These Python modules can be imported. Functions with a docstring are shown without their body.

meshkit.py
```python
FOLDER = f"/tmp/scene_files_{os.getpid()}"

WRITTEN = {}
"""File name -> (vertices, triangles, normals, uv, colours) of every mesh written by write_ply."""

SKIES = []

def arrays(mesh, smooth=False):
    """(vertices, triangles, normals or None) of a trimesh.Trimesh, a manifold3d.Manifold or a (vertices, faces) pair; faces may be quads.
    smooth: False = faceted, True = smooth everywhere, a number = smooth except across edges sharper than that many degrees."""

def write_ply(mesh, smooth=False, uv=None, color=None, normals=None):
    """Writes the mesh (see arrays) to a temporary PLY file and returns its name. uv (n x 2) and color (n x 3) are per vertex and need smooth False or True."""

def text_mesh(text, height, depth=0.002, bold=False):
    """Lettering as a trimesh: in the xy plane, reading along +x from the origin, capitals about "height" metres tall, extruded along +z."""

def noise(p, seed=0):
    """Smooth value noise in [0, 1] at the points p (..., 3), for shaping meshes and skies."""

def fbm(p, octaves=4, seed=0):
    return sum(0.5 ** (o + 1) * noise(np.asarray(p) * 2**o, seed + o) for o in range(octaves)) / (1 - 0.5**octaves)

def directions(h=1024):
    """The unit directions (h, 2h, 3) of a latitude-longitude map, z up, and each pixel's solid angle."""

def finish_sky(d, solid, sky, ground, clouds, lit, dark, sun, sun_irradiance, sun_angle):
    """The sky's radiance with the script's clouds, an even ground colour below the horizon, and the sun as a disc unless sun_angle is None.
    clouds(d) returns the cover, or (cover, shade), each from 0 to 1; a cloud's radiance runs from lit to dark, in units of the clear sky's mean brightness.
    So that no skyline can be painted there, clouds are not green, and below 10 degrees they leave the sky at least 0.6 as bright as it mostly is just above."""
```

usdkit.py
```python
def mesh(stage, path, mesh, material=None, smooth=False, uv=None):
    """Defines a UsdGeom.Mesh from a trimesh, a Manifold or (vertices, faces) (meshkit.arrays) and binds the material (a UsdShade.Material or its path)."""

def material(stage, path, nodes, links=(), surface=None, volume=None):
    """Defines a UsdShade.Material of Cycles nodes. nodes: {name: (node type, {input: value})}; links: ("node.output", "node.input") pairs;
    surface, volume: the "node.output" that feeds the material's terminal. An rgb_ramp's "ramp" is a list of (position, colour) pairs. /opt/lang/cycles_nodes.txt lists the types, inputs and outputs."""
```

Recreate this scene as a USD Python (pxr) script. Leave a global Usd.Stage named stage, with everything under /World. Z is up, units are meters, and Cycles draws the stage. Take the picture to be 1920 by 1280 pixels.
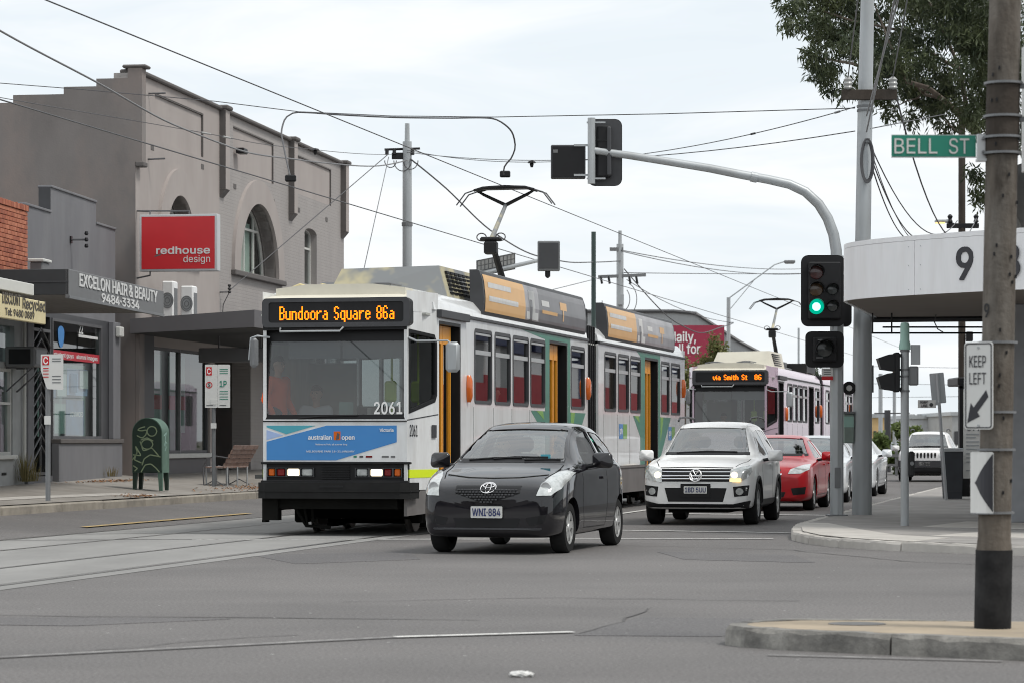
import math, random
import numpy as np, trimesh, shapely, manifold3d as m3
from shapely.geometry import Polygon, Point, box as sbox
from shapely import affinity
from scipy.interpolate import PchipInterpolator
from scipy.spatial import Delaunay
from pxr import Usd, UsdGeom, UsdLux, UsdShade, Sdf, Gf
import usdkit, meshkit

stage = Usd.Stage.CreateInMemory()
UsdGeom.SetStageUpAxis(stage, UsdGeom.Tokens.z)
UsdGeom.SetStageMetersPerUnit(stage, 1.0)
world = UsdGeom.Xform.Define(stage, '/World')
stage.SetDefaultPrim(world.GetPrim())
rnd = random.Random(7)
rng = np.random.default_rng(11)

# ------------------------------------------------------------------ camera, sky, sun, exposure
F, CAMH, HY = 5200.0, 1.4, 826.0          # focal length in photo pixels, eye height, horizon row
cam = UsdGeom.Camera.Define(stage, '/World/camera')
cam.CreateHorizontalApertureAttr(36.0)
cam.CreateVerticalApertureAttr(36.0 * 682 / 1024)
cam.CreateFocalLengthAttr(36.0 * F / 1920)
cam.CreateVerticalApertureOffsetAttr(36.0 * 186 / 1920)
cam.CreateClippingRangeAttr(Gf.Vec2f(0.1, 20000))
cam.CreateFStopAttr(5.0)
cam.CreateFocusDistanceAttr(41.0)
cam.CreateExposureAttr(0.78)
cam.AddTranslateOp().Set(Gf.Vec3d(0, 0, CAMH))
cam.AddRotateXYZOp().Set(Gf.Vec3f(90, 0, 0))

SUN_EL, SUN_AZ = math.radians(58), math.radians(115)     # azimuth = atan2(x, y)
sky_mat = usdkit.material(stage, '/World/Looks/sky_look', {
    'sky': ('sky_texture', {'sky_type': 'single_scattering', 'sun_disc': False, 'sun_elevation': SUN_EL, 'sun_rotation': SUN_AZ,
                            'air_density': 1.0, 'aerosol_density': 2.0, 'ozone_density': 1.0}),
    'tc': ('texture_coordinate', {}),
    'map': ('mapping', {'scale': (3.2, 3.2, 13.0)}),
    'n': ('noise_texture', {'scale': 2.4, 'detail': 6.0, 'roughness': 0.55, 'distortion': 0.5}),
    'cover': ('rgb_ramp', {'ramp': [(0.0, (0.80, 0.80, 0.80)), (0.40, (0.90, 0.90, 0.90)), (0.58, (0.98, 0.98, 0.98)), (1.0, (1, 1, 1))]}),
    'shade': ('rgb_ramp', {'ramp': [(0.0, (9.3, 10.2, 10.9)), (0.40, (9.8, 10.5, 11.0)), (0.58, (10.6, 10.9, 11.1)), (1.0, (11.2, 11.2, 11.2))]}),
    'mix': ('mix', {'mix_type': 'mix'}),
    'bg': ('background_shader', {'strength': 0.055})},
    [('tc.generated', 'map.vector'), ('map.vector', 'n.vector'), ('n.fac', 'cover.fac'), ('n.fac', 'shade.fac'),
     ('cover.color', 'mix.fac'), ('sky.color', 'mix.color1'), ('shade.color', 'mix.color2'), ('mix.color', 'bg.color')], surface='bg.background')
dome = UsdLux.DomeLight.Define(stage, '/World/sky')
UsdShade.MaterialBindingAPI.Apply(dome.GetPrim()).Bind(sky_mat)
dome.GetPrim().SetCustomDataByKey('kind', 'structure')
sun = UsdLux.DistantLight.Define(stage, '/World/sun')
sun.CreateNormalizeAttr(True); sun.CreateIntensityAttr(0.34); sun.CreateAngleAttr(14.0); sun.CreateColorAttr(Gf.Vec3f(1, .97, .92))
sun.AddRotateXYZOp().Set(Gf.Vec3f(90 - math.degrees(SUN_EL), 0, 180 - math.degrees(SUN_AZ)))

# ------------------------------------------------------------------ coordinates
N = np.array([0.9768, -0.2141]); D = np.array([0.2141, 0.9768])   # across and along the tram street
STREET = -math.degrees(math.atan2(0.2141, 0.9768))
def su(s, u, z=0.0): p = s * N + u * D; return np.array([p[0], p[1], z])
def W(px, py, Y): return np.array([(px - 960) / F * Y, Y, CAMH - (py - HY) / F * Y])
def Zat(py, Y): return CAMH - (py - HY) / F * Y
def Ys(px, s): k = (px - 960) / F; return s / (0.9768 * k - 0.2141)       # distance where the picture column meets the plane s
def Us(px, s): k = (px - 960) / F; return Ys(px, s) * (0.2141 * k + 0.9768)
def gz(s):
    """height of the ground: the left side of the street climbs to its kerb and shops"""
    if s > -15.2: return 0.0
    if s > -18.0: return 0.17 * (-15.2 - s) / 2.8
    return min(0.32 + 0.085 * (-18.0 - s), 0.66)

# ------------------------------------------------------------------ prims
used = {}
def numbered(path):
    if path not in used: used[path] = 0; return path
    used[path] += 1
    return f'{path}_{used[path]:03d}'
def meta(prim, label=None, cat=None, group=None, kind=None):
    for k, v in (('label', label), ('category', cat), ('group', group), ('kind', kind)):
        if v: prim.SetCustomDataByKey(k, v)
def thing(name, label, cat, loc=(0, 0, 0), rotz=0.0, group=None, scale=None, kind=None):
    x = UsdGeom.Xform.Define(stage, numbered('/World/' + name))
    x.AddTranslateOp().Set(Gf.Vec3d(*map(float, loc)))
    if rotz: x.AddRotateZOp().Set(float(rotz))
    if scale: x.AddScaleOp().Set(Gf.Vec3f(scale, scale, scale))
    meta(x.GetPrim(), label, cat, group, kind)
    return str(x.GetPath())
def copy_of(src, name, label, cat, loc, rotz=0.0, group=None):
    x = UsdGeom.Xform.Define(stage, numbered('/World/' + name))
    x.GetPrim().GetReferences().AddInternalReference(Sdf.Path(src))
    x.ClearXformOpOrder()
    x.AddTranslateOp(opSuffix='at').Set(Gf.Vec3d(*map(float, loc)))
    if rotz: x.AddRotateZOp(opSuffix='at').Set(float(rotz))
    x.GetPrim().SetInstanceable(True)
    meta(x.GetPrim(), label, cat, group)
    return str(x.GetPath())
def part(parent, name, mesh, mat, smooth=False, label=None, kind=None):
    if isinstance(mesh, MB): mesh = mesh.mesh()
    m = usdkit.mesh(stage, numbered(f'{parent}/{name}'), mesh, mat, smooth)
    meta(m.GetPrim(), label, None, None, kind)
    return str(m.GetPath())
def solo(name, mesh, mat, label=None, cat=None, group=None, kind=None, smooth=False):
    p = part('/World', name, mesh, mat, smooth)
    meta(stage.GetPrimAtPath(p), label, cat, group, kind)
    return p

# ------------------------------------------------------------------ mesh helpers
class MB:
    def __init__(self): self.v, self.f, self.n = [], [], 0
    def add(self, m):
        v, f, _ = meshkit.arrays(m); self.v.append(v); self.f.append(f + self.n); self.n += len(v); return self
    def raw(self, v, f): return self.add((np.asarray(v, float), np.asarray(f, int)))
    def box(self, x0, x1, y0, y1, z0, z1, r=0.0):
        return self.add(rbox(x0, x1, y0, y1, z0, z1, r))
    def tube(self, pts, r, n=8): return self.add(tube(pts, r, n))
    def prism(self, poly, z0, z1): return self.add(prism(poly, z0, z1))
    def mesh(self): return (np.vstack(self.v), np.vstack(self.f))
    def xf(self, fn):
        self.v = [fn(a) for a in self.v]
        if getattr(fn, 'det', 1) < 0: self.f = [a[:, ::-1] for a in self.f]
        return self
def rbox(x0, x1, y0, y1, z0, z1, r=0.0):
    x0, x1 = min(x0, x1), max(x0, x1); y0, y1 = min(y0, y1), max(y0, y1); z0, z1 = min(z0, z1), max(z0, z1)
    if r <= 0:
        v = np.array([[x, y, z] for x in (x0, x1) for y in (y0, y1) for z in (z0, z1)])
        f = [[0, 1, 3], [0, 3, 2], [4, 6, 7], [4, 7, 5], [0, 4, 5], [0, 5, 1], [2, 3, 7], [2, 7, 6], [0, 2, 6], [0, 6, 4], [1, 5, 7], [1, 7, 3]]
        return v, np.array(f)
    r = min(r, (x1 - x0) * .49, (y1 - y0) * .49, (z1 - z0) * .49)
    pts = []
    for sx in (0, 1):
        for sy in (0, 1):
            for sz in (0, 1):
                c = [x1 if sx else x0, y1 if sy else y0, z1 if sz else z0]; q = [-r if sx else r, -r if sy else r, -r if sz else r]
                for k in range(3):
                    p = list(c)
                    for j in range(3):
                        if j != k: p[j] += q[j]
                    pts.append(p)
    return trimesh.convex.convex_hull(np.array(pts))
def tube(pts, r, n=8):
    """a round bar along a polyline; r is one radius or one per point"""
    P = np.asarray(pts, float); m = len(P); R = np.broadcast_to(np.asarray(r, float), m)
    T = np.gradient(P, axis=0) if m > 2 else np.repeat((P[1:] - P[:-1]), 2, 0)
    T /= np.linalg.norm(T, axis=1, keepdims=True) + 1e-12
    ref = np.array([0, 0, 1.0]) if abs(T[0][2]) < .9 else np.array([1.0, 0, 0])
    a = np.cross(T[0], ref); a /= np.linalg.norm(a); V = []
    for i in range(m):
        a = a - T[i] * (a @ T[i]); a /= np.linalg.norm(a); b = np.cross(T[i], a)
        for k in range(n):
            t = 2 * math.pi * k / n; V.append(P[i] + R[i] * (math.cos(t) * a + math.sin(t) * b))
    Fc = []
    for i in range(m - 1):
        for k in range(n):
            p, q = i * n + k, i * n + (k + 1) % n
            Fc += [[p, q, q + n], [p, q + n, p + n]]
    V += [P[0], P[-1]]
    for k in range(n):
        Fc += [[m * n, (k + 1) % n, k], [m * n + 1, (m - 1) * n + k, (m - 1) * n + (k + 1) % n]]
    return np.array(V), np.array(Fc)
def prism(poly, z0, z1):
    if not hasattr(poly, 'geom_type'): poly = Polygon(poly)
    ms = []
    for g in getattr(poly, 'geoms', [poly]):
        if g.geom_type == 'Polygon' and g.area > 1e-9:
            m = trimesh.creation.extrude_polygon(g, z1 - z0, engine='earcut'); m.apply_translation([0, 0, z0]); ms.append(m)
    m = trimesh.util.concatenate(ms)
    return np.array(m.vertices), np.array(m.faces)
def frame3(o, ax, ay, az):
    M = np.stack([np.asarray(ax, float), np.asarray(ay, float), np.asarray(az, float)]); o = np.asarray(o, float)
    fn = lambda v: o + np.asarray(v) @ M
    fn.det = float(np.linalg.det(M)); fn.M, fn.o = M, o
    return fn
def plate(poly, t, fn):
    """a flat plate of outline poly (x, z) and thickness t behind its face: local x right, y up, +z towards the viewer"""
    v, f = prism(poly, -t, 0.0); return fn(v), (f[:, ::-1] if getattr(fn, 'det', 1) < 0 else f)
def lathe(prof, n=24, axis='z', c=(0, 0, 0), cap=True):
    """prof: (radius, height) from bottom to top"""
    P = np.asarray(prof, float); V = []
    for r, h in P:
        for k in range(n):
            t = 2 * math.pi * k / n; V.append([r * math.cos(t), r * math.sin(t), h])
    V = np.array(V); Fc = []
    for i in range(len(P) - 1):
        for k in range(n):
            p, q = i * n + k, i * n + (k + 1) % n
            Fc += [[p, q, q + n], [p, q + n, p + n]]
    V = np.vstack([V, [[0, 0, P[0][1]], [0, 0, P[-1][1]]]]); e = len(P) * n
    for k in range(n if cap else 0):
        Fc += [[e, (k + 1) % n, k], [e + 1, e - n + k, e - n + (k + 1) % n]]
    if axis == 'x': V = V[:, [2, 0, 1]]
    if axis == 'y': V = V[:, [1, 2, 0]]
    return V + np.asarray(c, float), np.array(Fc)
def ell(cx, cy, rx, ry=None, n=28, a0=0, a1=360):
    ry = rx if ry is None else ry
    return [(cx + rx * math.cos(math.radians(a0 + (a1 - a0) * k / n)), cy + ry * math.sin(math.radians(a0 + (a1 - a0) * k / n))) for k in range(n + (abs(a1 - a0) < 360))]
def rrect(x0, x1, y0, y1, r):
    r = min(r, (x1 - x0) * .499, (y1 - y0) * .499)
    return sbox(x0 + r, y0 + r, x1 - r, y1 - r).buffer(r, quad_segs=5)
_txt = {}
def text(s, h, bold=False, width=None, depth=0.003):
    """lettering in the xy plane starting at the origin, capitals h tall; width squeezes the line to that length"""
    m = meshkit.text_mesh(s, h, depth, bold)
    v, f = np.array(m.vertices), np.array(m.faces)
    v[:, 0] -= v[:, 0].min()
    if width: v[:, 0] *= width / v[:, 0].max()
    return v, f
def man(v, f):
    m = trimesh.Trimesh(v, f, process=True); m.merge_vertices()
    return m3.Manifold(m3.Mesh(np.asarray(m.vertices, np.float32), np.asarray(m.faces, np.uint32)))
def mbox(x0, x1, y0, y1, z0, z1):
    return m3.Manifold.cube([x1 - x0, y1 - y0, z1 - z0]).translate([x0, y0, z0])
def mprism(poly, a0, a1, axis):
    """outline extruded along an axis: axis y: outline is (x, z); axis x: outline is (y, z); axis z: (x, y)"""
    v, f = prism(poly, a0, a1)
    if axis == 'y': v = v[:, [0, 2, 1]]; f = f[:, ::-1]
    if axis == 'x': v = v[:, [2, 0, 1]]
    return man(v, f)
def hull_chain(ball, links):
    """ball: name -> (point, radius); one smooth skin around tapered bones"""
    out = m3.Manifold()
    def sp(p, r): return m3.Manifold.sphere(r, 14).translate(list(map(float, p)))
    for a, b in links:
        out += m3.Manifold.batch_hull([sp(*ball[a]), sp(*ball[b])])
    return out

# ------------------------------------------------------------------ materials
L = '/World/Looks/'
def mat(name, col, rough=0.5, metal=0.0, coat=0.0, var=0.12, scale=3.0, bump=0.0, bscale=60.0, spec=0.5, dirt=None, dirt_amt=0.5, dirt_scale=1.2, stretch=(1, 1, 1), emit=None, estr=0.0):
    c = np.array(col, float)
    nodes = {'g': ('geometry', {}), 'map': ('mapping', {'scale': stretch}),
             'n1': ('noise_texture', {'scale': scale, 'detail': 5.0, 'roughness': 0.6}),
             'r1': ('rgb_ramp', {'ramp': [(0.25, c * (1 - var)), (0.75, np.minimum(c * (1 + var), .95))]}),
             'p': ('principled_bsdf', {'roughness': rough, 'metallic': metal, 'coat_weight': coat, 'coat_roughness': 0.04, 'specular_ior_level': spec})}
    links = [('g.position', 'map.vector'), ('map.vector', 'n1.vector'), ('n1.fac', 'r1.fac')]
    out = 'r1.color'
    if dirt is not None:
        nodes['n2'] = ('noise_texture', {'scale': dirt_scale, 'detail': 7.0, 'roughness': 0.68})
        nodes['r2'] = ('rgb_ramp', {'ramp': [(0.45, (0, 0, 0)), (0.72, (dirt_amt,) * 3)]})
        nodes['mx'] = ('mix', {'mix_type': 'mix', 'color2': dirt})
        links += [('map.vector', 'n2.vector'), ('n2.fac', 'r2.fac'), ('r2.color', 'mx.fac'), (out, 'mx.color1')]
        out = 'mx.color'
    if bump:
        nodes['n3'] = ('noise_texture', {'scale': bscale, 'detail': 4.0, 'roughness': 0.6})
        nodes['b'] = ('bump', {'strength': bump, 'distance': 0.01})
        links += [('g.position', 'n3.vector'), ('n3.fac', 'b.height'), ('b.normal', 'p.normal')]
    if emit is not None:
        nodes['p'][1].update({'emission_color': emit, 'emission_strength': estr})
    links.append((out, 'p.base_color'))
    return usdkit.material(stage, L + name, nodes, links, surface='p.BSDF')
def glass(name, tint, rough=0.015, ior=1.5):
    r0 = ((ior - 1) / (ior + 1)) ** 2 * 2
    return usdkit.material(stage, L + name, {'lw': ('layer_weight', {'blend': 0.5}), 'pw': ('math', {'math_type': 'power', 'value2': 5.0}),
        'ma': ('math', {'math_type': 'multiply_add', 'value2': 1 - r0, 'value3': r0}), 't': ('transparent_bsdf', {'color': tint}),
        'g': ('glossy_bsdf', {'color': (1, 1, 1), 'roughness': rough}), 'm': ('mix_closure', {})},
        [('lw.facing', 'pw.value1'), ('pw.value', 'ma.value1'), ('ma.value', 'm.fac'), ('t.BSDF', 'm.closure1'), ('g.BSDF', 'm.closure2')], surface='m.closure')
def glow(name, col, strength): 
    return usdkit.material(stage, L + name, {'e': ('emission', {'color': col, 'strength': strength})}, [], surface='e.emission')
M = {}
def asphalt(name, col, col2, streak):
    """tar and stone: coarse speckle, broad worn patches drawn out along the traffic, small pale stones"""
    return usdkit.material(stage, L + name, {
        'g': ('geometry', {}),
        'rot': ('mapping', {'rotation': (0, 0, streak), 'scale': (0.14, 0.6, 1)}),
        'n1': ('noise_texture', {'scale': 1.0, 'detail': 6.0, 'roughness': 0.6}),
        'n0': ('noise_texture', {'scale': 0.25, 'detail': 4.0, 'roughness': 0.6}),
        'n2': ('noise_texture', {'scale': 38.0, 'detail': 3.0, 'roughness': 0.7}),
        'v': ('voronoi_texture', {'scale': 55.0}),
        'wn': ('rgb_ramp', {'ramp': [(0.0, (1, 1, 1)), (0.10, (0.7, 0.7, 0.7)), (0.18, (0, 0, 0))]}),
        'v2': ('voronoi_texture', {'scale': 2.6}),
        'wn2': ('rgb_ramp', {'ramp': [(0.0, (1, 1, 1)), (0.03, (.9, .9, .9)), (0.04, (0, 0, 0))]}),
        'r1': ('rgb_ramp', {'ramp': [(0.3, col), (0.7, col2)]}),
        'r0': ('rgb_ramp', {'ramp': [(0.3, (.82, .82, .82)), (0.7, (1.12, 1.11, 1.1))]}),
        'r2': ('rgb_ramp', {'ramp': [(0.3, (.52, .52, .52)), (0.7, (1.45, 1.45, 1.45))]}),
        'm0': ('mix', {'mix_type': 'multiply', 'fac': 1.0}), 'm1': ('mix', {'mix_type': 'multiply', 'fac': 1.0}),
        'm2': ('mix', {'mix_type': 'mix', 'color2': (.30, .29, .28)}), 'm3': ('mix', {'mix_type': 'mix', 'color2': (.5, .49, .47)}),
        'b': ('bump', {'strength': 0.35, 'distance': 0.006}),
        'p': ('principled_bsdf', {'roughness': 0.78, 'specular_ior_level': 0.35})},
        [('g.position', 'rot.vector'), ('rot.vector', 'n1.vector'), ('g.position', 'n0.vector'), ('g.position', 'n2.vector'), ('g.position', 'v.vector'), ('g.position', 'v2.vector'),
         ('n1.fac', 'r1.fac'), ('n0.fac', 'r0.fac'), ('n2.fac', 'r2.fac'), ('v.distance', 'wn.fac'), ('v2.distance', 'wn2.fac'),
         ('r1.color', 'm0.color1'), ('r0.color', 'm0.color2'), ('m0.color', 'm1.color1'), ('r2.color', 'm1.color2'),
         ('wn.color', 'm2.fac'), ('m1.color', 'm2.color1'), ('wn2.color', 'm3.fac'), ('m2.color', 'm3.color1'),
         ('m3.color', 'p.base_color'), ('n2.fac', 'b.height'), ('b.normal', 'p.normal')], surface='p.BSDF')
def worn_paint(name, col, base, thr):
    return usdkit.material(stage, L + name, {
        'g': ('geometry', {}), 'n': ('noise_texture', {'scale': 9.0, 'detail': 8.0, 'roughness': 0.75}),
        'r': ('rgb_ramp', {'ramp': [(thr - .08, (0, 0, 0)), (thr + .06, (1, 1, 1))]}), 'm': ('mix', {'mix_type': 'mix', 'color1': base, 'color2': col}),
        'p': ('principled_bsdf', {'roughness': 0.7})},
        [('g.position', 'n.vector'), ('n.fac', 'r.fac'), ('r.color', 'm.fac'), ('m.color', 'p.base_color')], surface='p.BSDF')
def brickwork(name, c1, c2, mortar, rotz, bw=.24, rh=.086, bumpd=.006, dirt=(.2, .18, .17), amt=.35):
    """bonded brick drawn in the plane of a wall turned by rotz: colour differences and recessed joints"""
    return usdkit.material(stage, L + name, {
        'g': ('geometry', {}), 'vr': ('vector_rotate', {'rotate_type': 'z_axis', 'angle': -rotz}), 'sx': ('separate_xyz', {}), 'cx': ('combine_xyz', {}),
        'br': ('brick_texture', {'scale': 1.0, 'color1': c1, 'color2': c2, 'mortar': mortar, 'mortar_size': .006, 'mortar_smooth': .4, 'brick_width': bw, 'row_height': rh}),
        'n': ('noise_texture', {'scale': 1.1, 'detail': 7.0, 'roughness': .65}), 'mp': ('mapping', {'scale': (1, 1, .35)}),
        'r': ('rgb_ramp', {'ramp': [(.4, (0, 0, 0)), (.75, (amt,) * 3)]}), 'mx': ('mix', {'mix_type': 'mix', 'color2': dirt}),
        'b': ('bump', {'strength': .6, 'distance': bumpd, 'invert': True}), 'p': ('principled_bsdf', {'roughness': .8, 'specular_ior_level': .3})},
        [('g.position', 'vr.vector'), ('vr.vector', 'sx.vector'), ('sx.x', 'cx.x'), ('sx.z', 'cx.y'), ('cx.vector', 'br.vector'), ('g.position', 'mp.vector'), ('mp.vector', 'n.vector'),
         ('n.fac', 'r.fac'), ('r.color', 'mx.fac'), ('br.color', 'mx.color1'), ('mx.color', 'p.base_color'), ('br.fac', 'b.height'), ('b.normal', 'p.normal')], surface='p.BSDF')
M['asphalt'] = asphalt('asphalt', (.130, .123, .120), (.152, .145, .141), math.radians(20))
M['track'] = mat('track_concrete', (.25, .245, .235), .85, var=.16, scale=.8, bump=.3, bscale=90, dirt=(.16, .155, .15), dirt_amt=.6, dirt_scale=.35, stretch=(1, .35, 1))
M['rail'] = mat('rail_steel', (.17, .16, .15), .4, .7, var=.2)
M['groove'] = mat('rail_groove', (.085, .082, .078), .9)
M['white_line'] = worn_paint('white_line', (.66, .65, .62), (.14, .134, .129), .43)
M['faint_line'] = worn_paint('faint_line', (.33, .32, .305), (.155, .148, .145), .54)
M['yellow_line'] = worn_paint('yellow_line', (.46, .32, .12), (.155, .148, .145), .46)
M['footpath'] = mat('footpath_concrete', (.27, .25, .225), .88, var=.15, scale=1.5, bump=.35, bscale=70, dirt=(.17, .15, .13), dirt_amt=.6, dirt_scale=.8)
M['footpath_r'] = mat('footpath_asphalt', (.28, .265, .25), .88, var=.2, scale=1.5, bump=.5, bscale=60, dirt=(.19, .18, .17), dirt_amt=.6, dirt_scale=.8)
M['ramp'] = mat('pale_concrete', (.46, .435, .40), .85, var=.10, scale=2, bump=.3, bscale=70, dirt=(.24, .22, .20), dirt_amt=.45, dirt_scale=1.4)
M['kerb'] = mat('kerb_stone', (.30, .27, .225), .85, var=.25, scale=2.5, bump=.5, bscale=40, dirt=(.12, .11, .10), dirt_amt=.7, dirt_scale=1.8)
M['island'] = mat('island_concrete', (.35, .285, .205), .85, var=.2, scale=2.2, bump=.3, bscale=60, dirt=(.22, .185, .15), dirt_amt=.6, dirt_scale=2)
M['islandkerb'] = mat('island_kerb', (.23, .22, .20), .9, var=.4, scale=6, bump=1.0, bscale=30, dirt=(.07, .068, .066), dirt_amt=.9, dirt_scale=3.4)
M['litter'] = mat('dry_leaves', (.27, .13, .055), .9, var=.4, scale=30)
M['earth'] = mat('earth', (.14, .13, .11), .95, var=.2, scale=.05)
M['white'] = mat('tram_white', (.72, .73, .73), .28, coat=.5, var=.03, dirt=(.44, .42, .39), dirt_amt=.45, dirt_scale=2.2, stretch=(1.5, 1.5, .35))
M['tram_green'] = mat('tram_green', (.02, .18, .115), .35, coat=.1, var=.08)
M['tram_lime'] = mat('tram_lime', (.17, .42, .05), .3, coat=.4, var=.08)
M['tram_orange'] = mat('door_orange', (.74, .30, .015), .4, var=.06)
M['skirt'] = mat('tram_skirt', (.16, .15, .145), .6, var=.15, scale=1.5, dirt=(.10, .09, .085), dirt_amt=.6)
M['black'] = mat('black_plastic', (.010, .010, .011), .45, spec=.3, var=.2)
M['badge'] = mat('badge_metal', (.72, .72, .73), .3, .5, var=.03)
M['rubber'] = mat('rubber', (.013, .013, .013), .75, spec=.25, var=.25, scale=6)
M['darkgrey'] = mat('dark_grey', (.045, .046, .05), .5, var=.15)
M['under'] = mat('underframe', (.008, .008, .007), .9, spec=.15, var=.3)
M['pink_white'] = mat('tram_pink_white', (.52, .41, .485), .3, coat=.4, var=.06, scale=.8)
M['cream'] = mat('roof_cream', (.62, .59, .50), .6, var=.06, dirt=(.5, .47, .4), dirt_amt=.4)
M['roofgrey'] = usdkit.material(stage, L + 'patched_roof', {'g': ('geometry', {}), 'n': ('noise_texture', {'scale': 1.5, 'detail': 3.0, 'roughness': .5}),
    'r': ('rgb_ramp', {'ramp': [(.44, (.20, .21, .215)), (.54, (.42, .38, .25)), (.62, (.45, .41, .28))]}), 'p': ('principled_bsdf', {'roughness': .6})},
    [('g.position', 'n.vector'), ('n.fac', 'r.fac'), ('r.color', 'p.base_color')], surface='p.BSDF')
M['adblue'] = mat('poster_blue', (.05, .22, .52), .35, var=.03)
M['adteal'] = mat('poster_teal', (.07, .34, .42), .35, var=.05)
M['adpale'] = mat('poster_pale', (.34, .45, .70), .35, var=.05)
M['adorange'] = mat('poster_orange', (.64, .36, .12), .35, var=.05)
M['addark'] = mat('poster_dark', (.085, .08, .085), .3, var=.35, scale=1.2)
M['adgrey'] = mat('poster_grey', (.26, .25, .26), .3, var=.3, scale=1.5)
M['hivis'] = mat('hivis_yellow', (.66, .80, .01), .5, var=.02, emit=(.7, .9, 0), estr=0.0)
M['white_paint'] = mat('white_paint', (.78, .78, .77), .45, var=.04)
M['black_paint'] = mat('black_paint', (.02, .02, .025), .45, var=.05)
M['amber'] = mat('amber_lens', (.62, .12, .01), .2, coat=.6, var=.06)
M['red_lens'] = mat('red_lens', (.16, .008, .008), .2, coat=.6, var=.1)
M['lamp_clear'] = mat('lamp_clear', (.52, .54, .53), .12, metal=.35, coat=1.0, var=.35, scale=14)
M['chrome'] = mat('chrome', (.78, .78, .79), .12, 1.0, var=.03)
M['steel'] = mat('galvanised_steel', (.40, .42, .43), .45, .35, var=.12, scale=2, dirt=(.28, .28, .27), dirt_amt=.5, stretch=(1, 1, .3))
M['steel_dark'] = mat('dull_steel', (.18, .185, .19), .5, .4, var=.15)
M['alu'] = mat('aluminium', (.52, .53, .53), .38, .6, var=.06)
M['greenpole'] = mat('green_pole', (.032, .055, .05), .5, var=.15)
M['timber'] = mat('weathered_timber', (.10, .086, .072), .9, var=.5, scale=9, bump=.9, bscale=22, dirt=(.20, .185, .165), dirt_amt=.85, dirt_scale=5, stretch=(1, 1, .22), spec=.2)
M['timber_dark'] = mat('dark_timber', (.05, .041, .034), .9, var=.35, scale=5, bump=.7, bscale=22, dirt=(.085, .075, .065), dirt_amt=.5, dirt_scale=3, stretch=(1, 1, .3), spec=.2)
M['tar'] = mat('black_band', (.011, .011, .012), .7, spec=.2, var=.3, scale=5, dirt=(.05, .05, .05), dirt_amt=.4, dirt_scale=5, bump=.3, bscale=30)
M['street_green'] = mat('sign_green', (.012, .20, .135), .4, var=.04)
M['sign_white'] = mat('sign_white', (.62, .62, .60), .4, var=.05, dirt=(.45, .44, .41), dirt_amt=.4, dirt_scale=3)
M['sign_red'] = mat('sign_red', (.50, .015, .02), .35, var=.05)
M['mint'] = mat('mint_cap', (.33, .52, .45), .5, var=.05)
M['render_grey'] = mat('grey_render', (.185, .168, .16), .85, var=.16, scale=.9, bump=.25, bscale=25, dirt=(.27, .215, .19), dirt_amt=.75, dirt_scale=.55, stretch=(1, 1, .5))
M['render_mauve'] = mat('mauve_render', (.355, .318, .298), .85, var=.06, scale=1.2, bump=.2, bscale=25, dirt=(.29, .25, .235), dirt_amt=.5, dirt_scale=.8, stretch=(1, 1, .4))
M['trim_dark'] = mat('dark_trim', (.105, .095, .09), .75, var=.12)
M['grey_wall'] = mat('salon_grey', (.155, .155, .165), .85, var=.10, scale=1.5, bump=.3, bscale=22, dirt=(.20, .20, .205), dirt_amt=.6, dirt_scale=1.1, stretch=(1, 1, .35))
M['pale_wall'] = mat('pale_wall', (.36, .37, .37), .85, var=.08, bump=.2, bscale=30, dirt=(.25, .25, .25), dirt_amt=.5)
M['awning_dark'] = mat('awning_dark', (.028, .03, .032), .6, var=.2, scale=2)
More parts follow.
